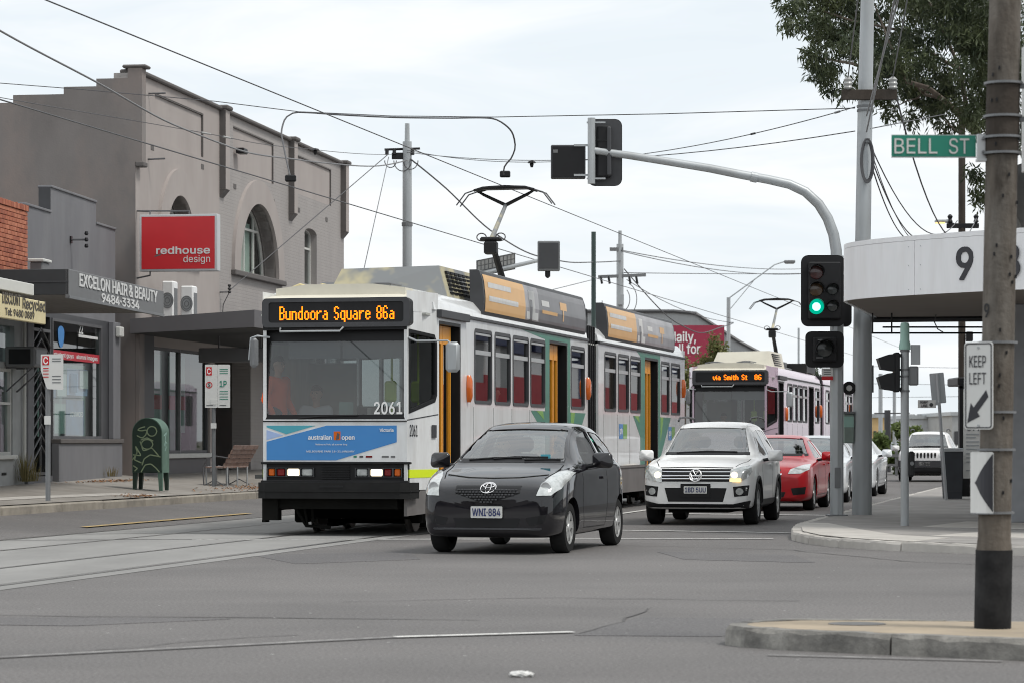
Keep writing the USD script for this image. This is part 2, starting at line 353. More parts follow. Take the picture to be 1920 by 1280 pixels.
M['fascia_grey'] = mat('fascia_grey', (.15, .152, .155), .6, var=.10, scale=3, dirt=(.10, .10, .10), dirt_amt=.6, dirt_scale=3)
M['soffit'] = mat('soffit_boards', (.19, .175, .16), .8, var=.12, scale=1.5, stretch=(1, .3, 1))
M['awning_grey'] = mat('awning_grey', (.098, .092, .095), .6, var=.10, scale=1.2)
M['sign_cream'] = mat('sign_cream', (.62, .53, .30), .5, var=.07, scale=2)
M['letter_white'] = mat('letter_white', (.58, .58, .57), .6, var=.10, scale=8)
M['letter_dark'] = mat('letter_dark', (.07, .06, .045), .6, var=.1)
M['shop_dark'] = mat('shop_interior', (.05, .055, .055), .9, var=.3, scale=1.5)
M['shop_pale'] = mat('shop_blind', (.22, .32, .29), .8, var=.25, scale=1.5, stretch=(3, 3, .3))
M['poster_blue2'] = mat('window_poster_blue', (.05, .13, .25), .5, var=.4, scale=3)
M['red_band'] = mat('red_band', (.42, .025, .04), .5, var=.08)
M['iron'] = mat('painted_iron', (.10, .10, .105), .55, .2, var=.1)
M['mailgreen'] = mat('relay_box_green', (.08, .145, .11), .6, var=.12, scale=3, dirt=(.13, .22, .17), dirt_amt=.4, dirt_scale=3)
M['maildark'] = mat('relay_box_dark', (.012, .03, .02), .5, var=.3, scale=3)
M['graffiti'] = mat('graffiti', (.22, .28, .17), .6, var=.25, scale=8)
M['slat'] = mat('bench_slat', (.24, .155, .125), .8, var=.3, scale=6, dirt=(.36, .30, .27), dirt_amt=.6, dirt_scale=8)
M['sash'] = mat('white_frame', (.55, .55, .52), .6, var=.06)
M['blind'] = mat('pale_blind', (.78, .77, .73), .8, var=.05)
M['wire'] = mat('wire', (.085, .085, .09), .6, var=.1)
M['wire_pale'] = mat('pale_cable', (.20, .20, .205), .6, var=.1)
M['ceramic'] = mat('insulator', (.34, .34, .33), .3, var=.2)
M['bark'] = mat('bark', (.17, .14, .115), .9, var=.3, scale=8, bump=.5, bscale=30)
def leafmat(name, col, col2):
    return usdkit.material(stage, L + name, {'g': ('geometry', {}), 'n': ('noise_texture', {'scale': 1.2, 'detail': 3.0}), 'r': ('rgb_ramp', {'ramp': [(.3, col), (.7, col2)]}),
        'p': ('principled_bsdf', {'roughness': .5, 'specular_ior_level': .4}), 't': ('translucent_bsdf', {}), 'm': ('mix_closure', {'fac': .25})},
        [('g.position', 'n.vector'), ('n.fac', 'r.fac'), ('r.color', 'p.base_color'), ('r.color', 't.color'), ('p.BSDF', 'm.closure1'), ('t.BSDF', 'm.closure2')], surface='m.closure')
M['leaf'] = leafmat('gum_leaf', (.028, .045, .027), (.105, .125, .055))
M['leaf2'] = leafmat('hedge_leaf', (.085, .13, .035), (.15, .19, .06))
M['leaf3'] = leafmat('light_leaf', (.10, .12, .035), (.18, .17, .06))
M['drygrass'] = leafmat('dry_grass', (.20, .15, .07), (.16, .15, .06))
M['pane'] = glass('window_pane', (.58, .68, .65), ior=1.36)
M['pane_dark'] = glass('tinted_pane', (.40, .44, .43), ior=1.55)
M['windscreen'] = glass('windscreen', (.55, .62, .59), ior=2.15)
M['tram_screen'] = glass('tram_screen', (.50, .54, .54), ior=1.52)
M['car_side'] = glass('car_side_glass', (.22, .25, .24), ior=1.5)
M['fascia_white'] = mat('fascia_white', (.74, .74, .75), .4, var=.03, dirt=(.56, .54, .52), dirt_amt=.3, dirt_scale=2.6, stretch=(1.6, 1.6, .25))
M['plate_navy'] = mat('plate_navy', (.02, .03, .11), .5)
M['led'] = glow('led_amber', (1.0, .19, .006), 2.0)
M['led_dim'] = mat('led_board', (.012, .012, .013), .35)
M['headlamp'] = glow('headlamp_lit', (1.0, .86, .62), 1.15)
M['green_lit'] = glow('green_lit', (.25, 1.0, .72), 2.2)
M['green_rim'] = glow('green_rim', (0.0, .35, .22), .8)
M['indicator_lit'] = glow('indicator_lit', (1.0, .66, .25), 1.3)
M['skin'] = mat('skin', (.50, .32, .24), .55, var=.06)
M['hair'] = mat('hair', (.03, .022, .016), .6, var=.2)
M['shirt_white'] = mat('shirt_white', (.62, .64, .68), .8, var=.06)
M['shirt_dark'] = mat('shirt_dark', (.05, .055, .08), .8, var=.1)
M['hivis_orange'] = mat('hivis_orange', (.95, .12, .02), .6, var=.05)
M['seat_fabric'] = mat('seat_fabric', (.06, .065, .075), .9, var=.2, scale=10)
M['tram_seat'] = mat('tram_seat', (.05, .10, .09), .9, var=.3, scale=10)
M['interior'] = mat('tram_lining', (.42, .43, .40), .7, var=.05)
M['floor'] = mat('tram_floor', (.08, .08, .08), .8, var=.1)
M['lime_pole'] = mat('lime_reader', (.42, .60, .04), .5, var=.05)
# ------------------------------------------------------------------ ground, road, tracks, pavements
solo('ground', ([[-6000, -400, -.06], [6000, -400, -.06], [6000, 9000, -.06], [-6000, 9000, -.06]], [[0, 1, 2, 3]]), M['earth'], kind='structure')
ss = [-120, -60, -40, -25, -18.02, -16.6, -15.2, -10, 0, 20, 60, 120]
us = list(np.linspace(-40, 60, 21)) + list(np.linspace(70, 420, 36))
def road_z(s): return gz(s) if s > -18.0 else .17
v = [su(s, u, road_z(s) + (.0 if abs(s) < 100 else 0)) for u in us for s in ss]
f = [[i * len(ss) + j, i * len(ss) + j + 1, (i + 1) * len(ss) + j + 1, (i + 1) * len(ss) + j] for i in range(len(us) - 1) for j in range(len(ss) - 1)]
solo('road', (np.array(v), np.array(f)), M['asphalt'], kind='structure')
TRK = -11.3; TRK2 = -14.6
def strip(s0, s1, u0, u1, z=0.0, n=1):
    us_ = np.linspace(u0, u1, n + 1)
    v = [su(s, u, gz(s) + z) for u in us_ for s in (s0, s1)]
    f = [[2 * i, 2 * i + 1, 2 * i + 3, 2 * i + 2] for i in range(n)]
    return np.array(v), np.array(f)
trk = thing('tram_track', None, None, kind='structure')
part(trk, 'track_slab', strip(-15.28, -10.25, -30, 400, .004, 60), M['track'])
for c in (TRK, TRK2):
    for e in (-.72, .72):
        part(trk, 'rail', strip(c + e - .03, c + e + .05, -30, 400, .008, 60), M['rail'])
        part(trk, 'rail_groove', strip(c + e + .052 if e < 0 else c + e - .055, c + e + .075 if e < 0 else c + e - .032, -30, 400, .010, 60), M['groove'])
mk = thing('road_markings', None, None, kind='structure')
def flatpoly(pts, z): 
    p = np.array([[*q, z] for q in pts]); return p, np.array([[0, 1, 2, 3]])
def gline(p0, p1, w, z=.012):
    p0, p1 = np.array(p0, float), np.array(p1, float); d = (p1 - p0) / np.linalg.norm(p1 - p0); n = np.array([-d[1], d[0]]) * w / 2
    return flatpoly([p0 - n, p1 - n, p1 + n, p0 + n], z)
def gp(px, py, z=0.0): Y = (CAMH - z) * F / (py - HY); return ((px - 960) / F * Y, Y)
part(mk, 'crossing_line', gline(gp(-60, 1013), gp(360, 1011.5), .13), M['faint_line'])
part(mk, 'crossing_line', gline(gp(360, 1011.5), gp(1450, 1010.5), .15), M['white_line'])
part(mk, 'crossing_line', gline(gp(-60, 1002), gp(90, 1001.5), .13), M['white_line'])
part(mk, 'crossing_line', gline(gp(90, 1001.5), gp(700, 999), .10), M['faint_line'])
part(mk, 'crossing_line', gline(gp(1160, 994), gp(1482, 999), .16), M['white_line'])
part(mk, 'stop_line', gline(gp(1225, 962.5), gp(1556, 966), .30), M['white_line'])
part(mk, 'lane_line', gline(su(-9.35, 46.5)[:2], su(-9.35, 57)[:2], .12), M['white_line'])
part(mk, 'lane_line', gline(gp(740, 1195.5), gp(1075, 1186), .10), M['white_line'])
part(mk, 'lane_line', gline(gp(-30, 1235), gp(740, 1195.5), .07), M['faint_line'])
part(mk, 'lane_line', gline(gp(1440, 1229), gp(1880, 1241), .05, .011), M['faint_line'])
JOINT = mat('road_joint', (.085, .081, .08), .9, var=.3, scale=8)
def crack(pix, w, seed):
    r = np.random.default_rng(seed); P2 = np.array([gp(*q) for q in pix]); ln_ = shapely.LineString(P2); n_ = max(6, int(ln_.length / .35)); q = np.array([ln_.interpolate(t).coords[0] for t in np.linspace(0, ln_.length, n_)]); q[1:-1] += r.normal(size=(n_ - 2, 2)) * .035
    T = np.gradient(q, axis=0); T /= np.linalg.norm(T, axis=1, keepdims=True); o = np.stack([-T[:, 1], T[:, 0]], 1) * (w * r.uniform(.4, 1.2, (n_, 1)))
    v = np.empty((2 * n_, 3)); v[0::2, :2] = q - o; v[1::2, :2] = q + o; v[:, 2] = .0065
    part(mk, 'road_crack', (v, np.array([[2 * i, 2 * i + 1, 2 * i + 3, 2 * i + 2] for i in range(n_ - 1)])), JOINT)
crack([(-40, 1153), (260, 1156), (520, 1158), (900, 1162)], .022, 1); crack([(1085, 1188), (1120, 1178), (1180, 1157), (1215, 1140)], .010, 2); crack([(180, 1218), (330, 1204), (560, 1190)], .012, 3)
crack([(1170, 1022), (1480, 1030), (1700, 1052), (1930, 1062)], .016, 4); crack([(640, 1128), (1000, 1120), (1500, 1126)], .014, 5)
PATCH = asphalt('asphalt_patch', (.112, .107, .107), (.134, .129, .129), math.radians(20))
for q in ([(-40, 1170), (140, 1172), (420, 1160), (150, 1158), (-40, 1158)], [(1090, 1190), (1210, 1158), (1400, 1160), (1345, 1192)], [(480, 1040), (760, 1034), (780, 1048), (560, 1056)], [(1240, 1034), (1480, 1040), (1520, 1054), (1290, 1048)]):
    P2 = Polygon([gp(*c) for c in q]).buffer(.1).buffer(-.05); vv_, ff_ = prism(P2, .0, .004); part(mk, 'road_patch', (vv_, ff_), PATCH)
yl = [su(-15.93, 41, .060), su(-15.80, 41, .054), su(-15.80, 49.5, .054), su(-15.93, 49.5, .060)]
part(mk, 'tram_lane_line', (np.array(yl), np.array([[0, 1, 2, 3]])), M['yellow_line'])
# left pavement: sheet rising from kerb to shops, kerb stones one by one
fp = thing('left_pavement', None, None, kind='structure')
sv = [-18.16, -19, -20, -21, -22, -26, -60]
uu = np.arange(18, 240, 3.0)
v = [su(s, u, gz(s) - .002) for u in uu for s in sv]
f = [[i * len(sv) + j, (i + 1) * len(sv) + j, (i + 1) * len(sv) + j + 1, i * len(sv) + j + 1] for i in range(len(uu) - 1) for j in range(len(sv) - 1)]
part(fp, 'paving', (np.array(v), np.array(f)), M['footpath'])
u = 18.0; k = 0
while u < 150:
    ln = (1.9 if u < 85 else 5.0) + .9 * rnd.random()
    b = MB().box(-.155, 0, 0, ln - .03, -.06, .152 - .012 * rnd.random(), .025)
    b.xf(frame3(su(-18.0, u, .17), [*N, 0], [*D, 0], [0, 0, 1]))
    part(fp, 'kerb_stone', b, M['kerb']); u += ln
# pale crossing strip and driven-in leaf litter along the kerb
v, f = prism(Polygon([su(s_, u_)[:2] for s_, u_ in ((-18.75, 40), (-18.72, 46), (-18.6, 49.5), (-18.16, 51.2), (-18.16, 51.9), (-18.9, 50.4), (-19.05, 46), (-19.05, 40))]), 0, .004)
v[:, 2] += [gz(p @ N) + .004 for p in v[:, :2]]
part(fp, 'pale_patch', (v, f), M['ramp'])
def scatter(name, centre, n, spread, m, size=(.02, .06), sd=1, parent=None):
    r = np.random.default_rng(sd); mb = MB()
    for _ in range(n):
        s, u = centre[0] + r.normal() * spread[0], centre[1] + r.normal() * spread[1]
        a = r.uniform(0, 6.28); l = r.uniform(*size); w = l * .4; c, sn = math.cos(a), math.sin(a)
        p = su(s, u, gz(s) + .006 + .012 * r.random()); t = r.normal() * .25
        q = [p + [x * c - y * sn, x * sn + y * c, x * t] for x, y in ((-l, 0), (0, -w), (l, 0), (0, w))]
        mb.raw(q, [[0, 1, 2, 3]])
    solo(name, mb, m, kind='stuff', label='dry brown leaves and bark drifted against the ' + parent, cat='leaf litter')
scatter('leaf_litter', (-18.6, 59.0), 700, (.22, 1.8), M['litter'], sd=1, parent='kerb under the slatted bench')
scatter('leaf_litter', (-20.75, 55.5), 420, (.10, 1.2), M['litter'], sd=2, parent='grey wall below the salon window')
scatter('leaf_litter', (-18.35, 50.2), 160, (.12, .5), M['litter'], sd=3, parent='kerb beside the left parking sign')
# right corner pavement
corner = [tuple(su(-4.95, u)[:2]) for u in np.arange(200, 46, -6.0)] + [(4.40, 43.0), (4.12, 41.0), (3.95, 39.2), (4.02, 37.6), (4.30, 36.3), (4.75, 35.4), (5.35, 34.75), (6.25, 33.8), (8.0, 32.1), (12, 28.2), (20, 20.4), (60, 20), (80, 200)]
cpoly = Polygon(corner)
rp = thing('right_pavement', None, None, kind='structure')
inner = cpoly.buffer(-.16)
vv, ff = prism(inner, -.05, .128); part(rp, 'paving', (vv, ff), M['footpath_r'])
rpoly = Polygon([(3.9, 43.5), (3.9, 39), (4.0, 37.5), (4.7, 35.3), (5.0, 35.0), (5.75, 36.4), (5.2, 37.6), (5.0, 40), (4.9, 43)]).intersection(inner)
vv, ff = prism(rpoly, .10, .133); part(rp, 'pale_ramp', (vv, ff), M['ramp'])
vv, ff = prism(Polygon([(5.6, 37.2), (9.5, 34.4), (10, 35.6), (6.6, 38.9)]), .10, .132); part(rp, 'pale_slab', (vv, ff), M['ramp'])
vv, ff = prism(Polygon([(6.1, 41.2), (9.5, 38.4), (10, 40.6), (7.2, 43.9)]), .10, .131); part(rp, 'pale_slab', (vv, ff), M['ramp'])
def ring_stones(parent, path, step, width, z0, z1, m, jitter=.012, sd=3):
    """kerb stones along a path (x, y) that has the raised ground on its left"""
    r = random.Random(sd); ln = shapely.LineString(path); t = 0.0
    while t < ln.length - .05:
        l = min(step * (.85 + .3 * r.random()), ln.length - t); n = max(2, int(l / .12) + 1)
        ps = [np.array(ln.interpolate(t + .008 + (l - .016) * i / (n - 1)).coords[0]) for i in range(n)]
        inn = []
        for i in range(n):
            d = ps[min(i + 1, n - 1)] - ps[max(i - 1, 0)]; d /= np.linalg.norm(d); inn.append(ps[i] + width * np.array([-d[1], d[0]]))
        zt0 = z1 - jitter * r.random(); V = []
        for i in range(n):
            e = r.uniform(.014, .04) if jitter else .02; zt = zt0 - r.random() * .008; o = ps[i] + (r.random() - .5) * .012 * np.array([.3, 1.0]); q = inn[i]; dd = (q - o) / np.linalg.norm(q - o)
            V += [[*(o), z0], [*(o + dd * .008), zt - e], [*(o + dd * e), zt], [*q, zt], [*q, z0]]
        Fc = []
        for i in range(n - 1):
            for k in range(5):
                a, b = i * 5 + k, i * 5 + (k + 1) % 5; Fc += [[a, a + 5, b + 5], [a, b + 5, b]]
        for o in (0, (n - 1) * 5):
            q = [o + k for k in range(5)]
            if o: q = q[::-1]
            Fc += [[q[0], q[1], q[2]], [q[0], q[2], q[3]], [q[0], q[3], q[4]]]
        part(parent, 'kerb_stone', (np.array(V), np.array(Fc)[:, ::-1]), m); t += l
ring_stones(rp, [c for c in corner[13:] if c[0] < 13], 1.3, .17, -.03, .13, M['ramp'], sd=5)
# island in the side road
isl = thing('traffic_island', None, None, kind='structure')
ip = [(6.4, 15.4), (5.0, 16.55), (3.3, 17.62), (2.4, 18.18), (1.85, 18.55), (1.58, 18.82), (1.46, 19.05), (1.50, 19.30), (1.66, 19.52), (2.06, 19.72), (3.6, 19.55), (5.2, 19.25), (7.5, 18.7)]
ipoly = Polygon(ip)
vv, ff = prism(ipoly.buffer(-.13), -.02, .136); part(isl, 'island_top', (vv, ff), M['island'])
ring_stones(isl, ip[::-1], 1.55, .15, -.02, .145, M['islandkerb'], .006, sd=9)
mc = gp(1607, 1169, .136); vv, ff = lathe([(.20, 0), (.20, .004), (.19, .006)], 20); part(isl, 'valve_cover', (vv * [1, .8, 1] + [mc[0], mc[1], .1365], ff), M['rail'])
# ------------------------------------------------------------------ left side of the street: three shop buildings
class Wall:
    """a facade through P0 along direction a; local x along the wall, y out towards the street, z up"""
    def __init__(self, P0, a):
        a = np.array(a, float) / np.hypot(*a); self.P0, self.a, self.o = np.array(P0, float), a, np.array([a[1], -a[0]])
        self.fn = frame3([*P0, 0], [*a, 0], [*self.o, 0], [0, 0, 1])
        self.face = lambda out: frame3([*(self.P0 + self.o * out), 0], [*a, 0], [0, 0, 1], [*self.o, 0])    # outline (t, z), +z out of the wall
    def t(self, px, out=0.0):
        k = (px - 960) / F; p = self.P0 + self.o * out
        return (k * p[1] - p[0]) / (self.a[0] - k * self.a[1])
    def z(self, px, py, out=0.0):
        return Zat(py, (self.P0 + self.o * out + self.a * self.t(px, out))[1])
    def out(self, px, t):
        """how far out of the wall the picture column px lies at position t"""
        k = (px - 960) / F; p = self.P0 + self.a * t
        return (k * p[1] - p[0]) / (self.o[0] - k * self.o[1])
    def P(self, t, out, z): return np.array([*(self.P0 + self.a * t + self.o * out), z])
def slab(w, poly, y0, y1):
    """outline (t, z) given thickness from y0 to y1 out of the wall"""
    v, f = prism(poly, y0, y1); return w.fn(v[:, [0, 2, 1]]), f
def wbox(w, t0, t1, y0, y1, z0, z1, r=0.0):
    return MB().box(t0, t1, y0, y1, z0, z1, r).xf(w.fn)
def wtext(w, s, h, t, z, out, width=None, bold=False, depth=.012):
    v, f = text(s, h, bold, width, depth); return w.face(out)(v + [t, z, 0]), f
def wpane(w, t0, t1, z0, z1, out):
    return w.fn([[t0, out, z0], [t1, out, z0], [t1, out, z1], [t0, out, z1]]), np.array([[0, 1, 2, 3]])
def frame_poly(t0, t1, z0, z1, b): return sbox(t0, z0, t1, z1).difference(sbox(t0 + b, z0 + b, t1 - b, z1 - b))

# --- two-storey building with arched windows
A = Wall((-8.42, 62.0), (0.158, 0.9874)); ROT_A = math.atan2(A.a[1], A.a[0])
M['brick_painted'] = brickwork('painted_brick', (.335, .312, .298), (.346, .323, .309), (.318, .296, .283), ROT_A, dirt=(.25, .235, .23), amt=.5, bumpd=.006)
TB = thing('two_storey_building', 'two storey grey and mauve corner shop with stepped parapet and arched windows', 'building')
def arch(t0, t1, zb, zt, rise):
    rise = min(rise, (zt - zb) * .97); c = (t0 + t1) / 2; return Polygon([(t0, zb), (t1, zb)] + [(c + (t1 - t0) / 2 * math.cos(x), zt - rise + rise * math.sin(x)) for x in np.linspace(0, math.pi, 25)])
ZB, ZT, LEN = .55, 9.62, 21.4
zsill = A.z(446, 508)
ar2 = arch(A.t(446), A.t(518), zsill, A.z(479, 382), (A.t(518) - A.t(446)) / 2 * .95)
ar1 = arch(A.t(308), A.t(359), zsill, A.z(336, 368), (A.t(359) - A.t(308)) / 2 * .95)
nw = arch(A.t(571), A.t(594), A.z(582, 535), A.z(582, 429), .16)
ar4 = arch(A.t(613), A.t(627), A.z(620, 560), A.z(620, 462), .16)
shopw = sbox(A.t(285), A.z(285, 850), A.t(393), A.z(285, 648))
entry = sbox(A.t(402), ZB, A.t(470), A.z(285, 642)); shop2 = sbox(A.t(500), ZB + .5, A.t(640), A.z(285, 648))
def panel_rect(pxl, pxr, pyt, pyb): return sbox(A.t(pxl), A.z(pxr, pyb), A.t(pxr), A.z(pxr, pyt))
panels = [panel_rect(290, 381, 214, 296), panel_rect(437, 513, 269, 346), panel_rect(556, 621, 318, 387)]
wallpoly = sbox(0, ZB - .2, LEN, ZT).difference(shapely.union_all([ar1, ar2, nw, shopw, entry, shop2]))
front = wallpoly.difference(shapely.union_all(panels))
tsplit = A.t(411)
part(TB, 'front_wall', slab(A, front.intersection(sbox(tsplit, -1, LEN, 20)), -.06, 0), M['brick_painted'])
part(TB, 'rendered_bay', slab(A, front.intersection(sbox(0, -1, tsplit, 20)), -.06, .006), M['render_mauve'])
part(TB, 'wall_core', slab(A, wallpoly, -.5, -.062), M['brick_painted'])
def qx(px):  # distance back along the side wall
    k = (px - 960) / F; return (A.P0[0] - k * A.P0[1]) / (A.o[0] - k * A.o[1])
steps = [(-.16, 9.72), (qx(240), 9.72), (qx(240), 9.50), (qx(181), 9.50), (qx(181), 9.33), (qx(120), 9.33), (qx(120), 9.17), (qx(25), 9.17), (qx(25), 9.0), (qx(-70), 9.0), (qx(-70), 8.8), (14, 8.5), (14, ZB - .3), (0, ZB - .3), (0, 7.62), (-.16, 7.62)]
v, f = prism(Polygon([(q, z) for q, z in steps]), -.02, .28)
part(TB, 'side_wall', (A.fn(np.stack([v[:, 2], -v[:, 0], v[:, 1]], 1)), f), M['render_grey'])
part(TB, 'corbel', wbox(A, -.03, .30, .0, .20, 7.52, 7.63, .02), M['trim_dark'])
back = sbox(0, ZB, LEN, 8.9)
part(TB, 'rear_wall', slab(A, back, -14, -13.8), M['render_grey']); part(TB, 'far_wall', wbox(A, LEN - .25, LEN, -13.8, -.5, ZB - .2, 9.3), M['render_grey'])
part(TB, 'roof', wbox(A, .3, LEN - .26, -13.8, -.5, 8.45, 8.6), M['steel_dark'])
part(TB, 'upper_floor', wbox(A, .3, LEN - .26, -13.8, -.52, 4.1, 4.35), M['shop_dark'])
part(TB, 'room_back', wbox(A, .3, LEN - .26, -4.2, -4.0, ZB, 8.4), M['shop_dark'])
for a_, b_ in ((0.10, A.t(411) - .02), (A.t(411) + .42, A.t(541) - .02), (A.t(541) + .42, LEN - .5)):
    part(TB, 'coping', wbox(A, a_, b_, -.40, .10, ZT, ZT + .10, .03), M['trim_dark'])
for i, (px, pb) in enumerate(((411, 355), (541, 400), (646, 437))):
    t0 = A.t(px) if i < 2 else LEN - .45; zb = A.z(px, pb); w_ = .40
    p = part(TB, 'pilaster', wbox(A, t0, t0 + w_, 0, .17, zb, ZT + .02, .01), M['render_mauve'])
    part(p, 'pilaster_side', wbox(A, t0 - .006, t0, .004, .168, zb + .01, ZT), M['trim_dark'])
    part(p, 'pilaster_cap', wbox(A, t0 - .05, t0 + w_ + .06, -.42, .24, ZT + .02, ZT + .13, .03), M['trim_dark'])
    v, f = prism(Polygon([(0, zb - .2), (.17, zb), (0, zb)]), t0, t0 + w_)
    part(p, 'pilaster_foot', (A.fn(v[:, [2, 0, 1]]), f), M['trim_dark'])
part(TB, 'corner_cap', wbox(A, -.05, .36, -.30, .26, 9.725, 9.80, .03), M['trim_dark'])
def arch_set(poly, sur):
    o = poly.buffer(sur).difference(poly).intersection(sbox(-5, poly.bounds[1], 50, 50))
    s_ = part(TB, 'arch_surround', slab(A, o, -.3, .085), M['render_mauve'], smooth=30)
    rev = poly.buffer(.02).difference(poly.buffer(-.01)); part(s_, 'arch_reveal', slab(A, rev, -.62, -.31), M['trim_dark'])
    t0, z0, t1, z1 = poly.bounds
    part(TB, 'sill', wbox(A, t0 - sur - .05, t1 + sur + .05, .0, .13, z0 - .14, z0, .02), M['trim_dark'])
    return t0, z0, t1, z1
def window(poly, sur, depth, nm, blind):
    t0, z0, t1, z1 = poly.bounds
    if sur: arch_set(poly, sur)
    fr = part(TB, 'window_frame', slab(A, poly.difference(poly.buffer(-.05)), -depth, -depth + .07), M['sash'])
    m_ = MB()
    for k in range(1, nm): 
        x = t0 + (t1 - t0) * k / nm; sl = sbox(x - .025, z0, x + .025, z1).intersection(poly)
        m_.add(slab(A, sl, -depth + .002, -depth + .06))
    zt = z0 + (z1 - z0) * .66; m_.add(slab(A, sbox(t0, zt - .03, t1, zt + .03).intersection(poly), -depth + .004, -depth + .062))
    part(fr, 'glazing_bar', m_, M['sash'])
    c = np.array(poly.exterior.coords)[:-1]
    part(fr, 'pane', (A.fn(np.stack([c[:, 0], np.full(len(c), -depth + .02), c[:, 1]], 1)), np.array([[0, i, i + 1] for i in range(1, len(c) - 1)])), M['pane'])
    for k in blind:
        a0, a1 = t0 + (t1 - t0) * k / nm + .04, t0 + (t1 - t0) * (k + 1) / nm - .04
        part(fr, 'blind', slab(A, sbox(a0, z0 + .05, a1, z1 - .45).intersection(poly), -depth - .06, -depth - .05), M['blind'])
window(ar2, .62, .42, 4, (1, 2)); window(ar1, .62, .42, 3, (0,)); window(nw, 0, .25, 1, ()); 
fr = None
for i, p in enumerate(panels):
    part(TB, 'recessed_panel', slab(A, p.buffer(.001), -.062, -.045), M['render_mauve'])
    t0, z0, t1, z1 = p.bounds
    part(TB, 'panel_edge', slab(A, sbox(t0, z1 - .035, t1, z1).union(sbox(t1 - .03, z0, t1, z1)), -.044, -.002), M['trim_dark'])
for px, py in ((285, 277), (379, 313), (440, 350), (512, 378), (560, 394), (612, 412)):
    part(TB, 'wall_vent', wbox(A, A.t(px) - .12, A.t(px) + .12, .002, .014, A.z(px, py) - .06, A.z(px, py) + .06), M['trim_dark'])
for px, py in ((278, 176), (277, 299)):
    t0 = A.t(px); part(TB, 'wall_bracket', MB().tube([A.P(t0, 0, A.z(px, py)), A.P(t0, .06, A.z(px, py)), A.P(t0 + .1, .38, A.z(px, py) + .02)], .022, 6), M['iron'])
t0 = A.t(444); zz = A.z(444, 284)
fl = part(TB, 'floodlight', wbox(A, t0 - .2, t0 + .2, .02, .24, zz - .07, zz + .07, .02), M['black']); part(fl, 'lens', wbox(A, t0 + .2, t0 + .22, .05, .22, zz - .05, zz + .05), M['amber'])
# ground floor: shop front, recessed entry, canopy
t0, z0, t1, z1 = shopw.bounds
part(TB, 'window_sill', wbox(A, t0 - .05, t1 + .06, -.1, .09, z0 - .11, z0, .01), M['sash'])
part(TB, 'stall_riser', wbox(A, t0, t1, .002, .012, ZB - .1, z0 - .11), M['awning_grey'])
fr = part(TB, 'shop_window_frame', slab(A, frame_poly(t0, t1, z0, z1, .07), -.16, -.04), M['iron'])
tm = A.t(341); part(fr, 'mullion', wbox(A, tm - .04, tm + .04, -.155, -.035, z0, z1), M['steel_dark'])
part(fr, 'pane', wpane(A, t0 + .07, tm - .04, z0 + .07, z1 - .07, -.09), M['pane']); part(fr, 'pane', wpane(A, tm + .04, t1 - .07, z0 + .07, z1 - .07, -.09), M['pane'])
part(TB, 'jamb', wbox(A, A.t(263), t0, .006, .05, ZB - .1, 3.86), M['darkgrey']); part(TB, 'corner_pier', wbox(A, -.02, A.t(263), .006, .10, ZB - .1, 3.86), M['render_grey'])
# paper banners and displays inside the shop window
zb1 = A.z(300, 738); zb0 = A.z(300, 765)
for a_, b_ in ((A.t(303), A.t(333)), (A.t(346), A.t(376))):
    bn = part(TB, 'window_banner', wbox(A, a_, b_, -.40, -.39, zb0 - .55, zb1 + .95), M['shop_pale']); part(bn, 'red_stripe', wbox(A, a_, b_, -.389, -.384, zb0, zb1), M['red_band'])
part(TB, 'display_panel', wbox(A, A.t(287), A.t(299), -.5, -.49, z0, z0 + 1.5), M['adpale'])
part(TB, 'display_shelf', wbox(A, A.t(303), A.t(384), -1.3, -.6, z0 - .1, z0 + .55), M['shop_pale'])
te = A.t(402); tf = A.t(470)
part(TB, 'entry_return', wbox(A, te - .1, te, -1.6, .0, ZB, 3.86), M['darkgrey'])
dr = part(TB, 'entry_door', slab(A, frame_poly(A.t(428), A.t(470), ZB + .02, 3.1, .12), -1.5, -1.44), M['iron'])
part(dr, 'pane', wpane(A, A.t(428) + .12, A.t(470) - .12, ZB + .14, 2.98, -1.46), M['pane']); part(dr, 'poster', wbox(A, A.t(438), A.t(446), -1.53, -1.52, 1.75, 2.45), M['red_band'])
# canopy (sloping end towards us)
zo, zi = A.z(490, 577, 2.9), A.z(250, 597, 0)
cz0, cz1 = 3.86, 4.20
poly = Polygon([(.012, 4.10), (2.85, 4.28), (2.85, 3.90), (.012, 3.78)]); v, f = prism(poly, -.45, LEN - .5)
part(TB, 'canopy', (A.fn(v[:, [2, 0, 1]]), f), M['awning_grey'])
part(TB, 'canopy_ceiling', (A.fn([[-.44, .05, 3.776], [LEN - .6, .05, 3.776], [LEN - .6, 2.8, 3.892], [-.44, 2.8, 3.892]]), np.array([[0, 1, 2, 3]])), M['awning_dark'])
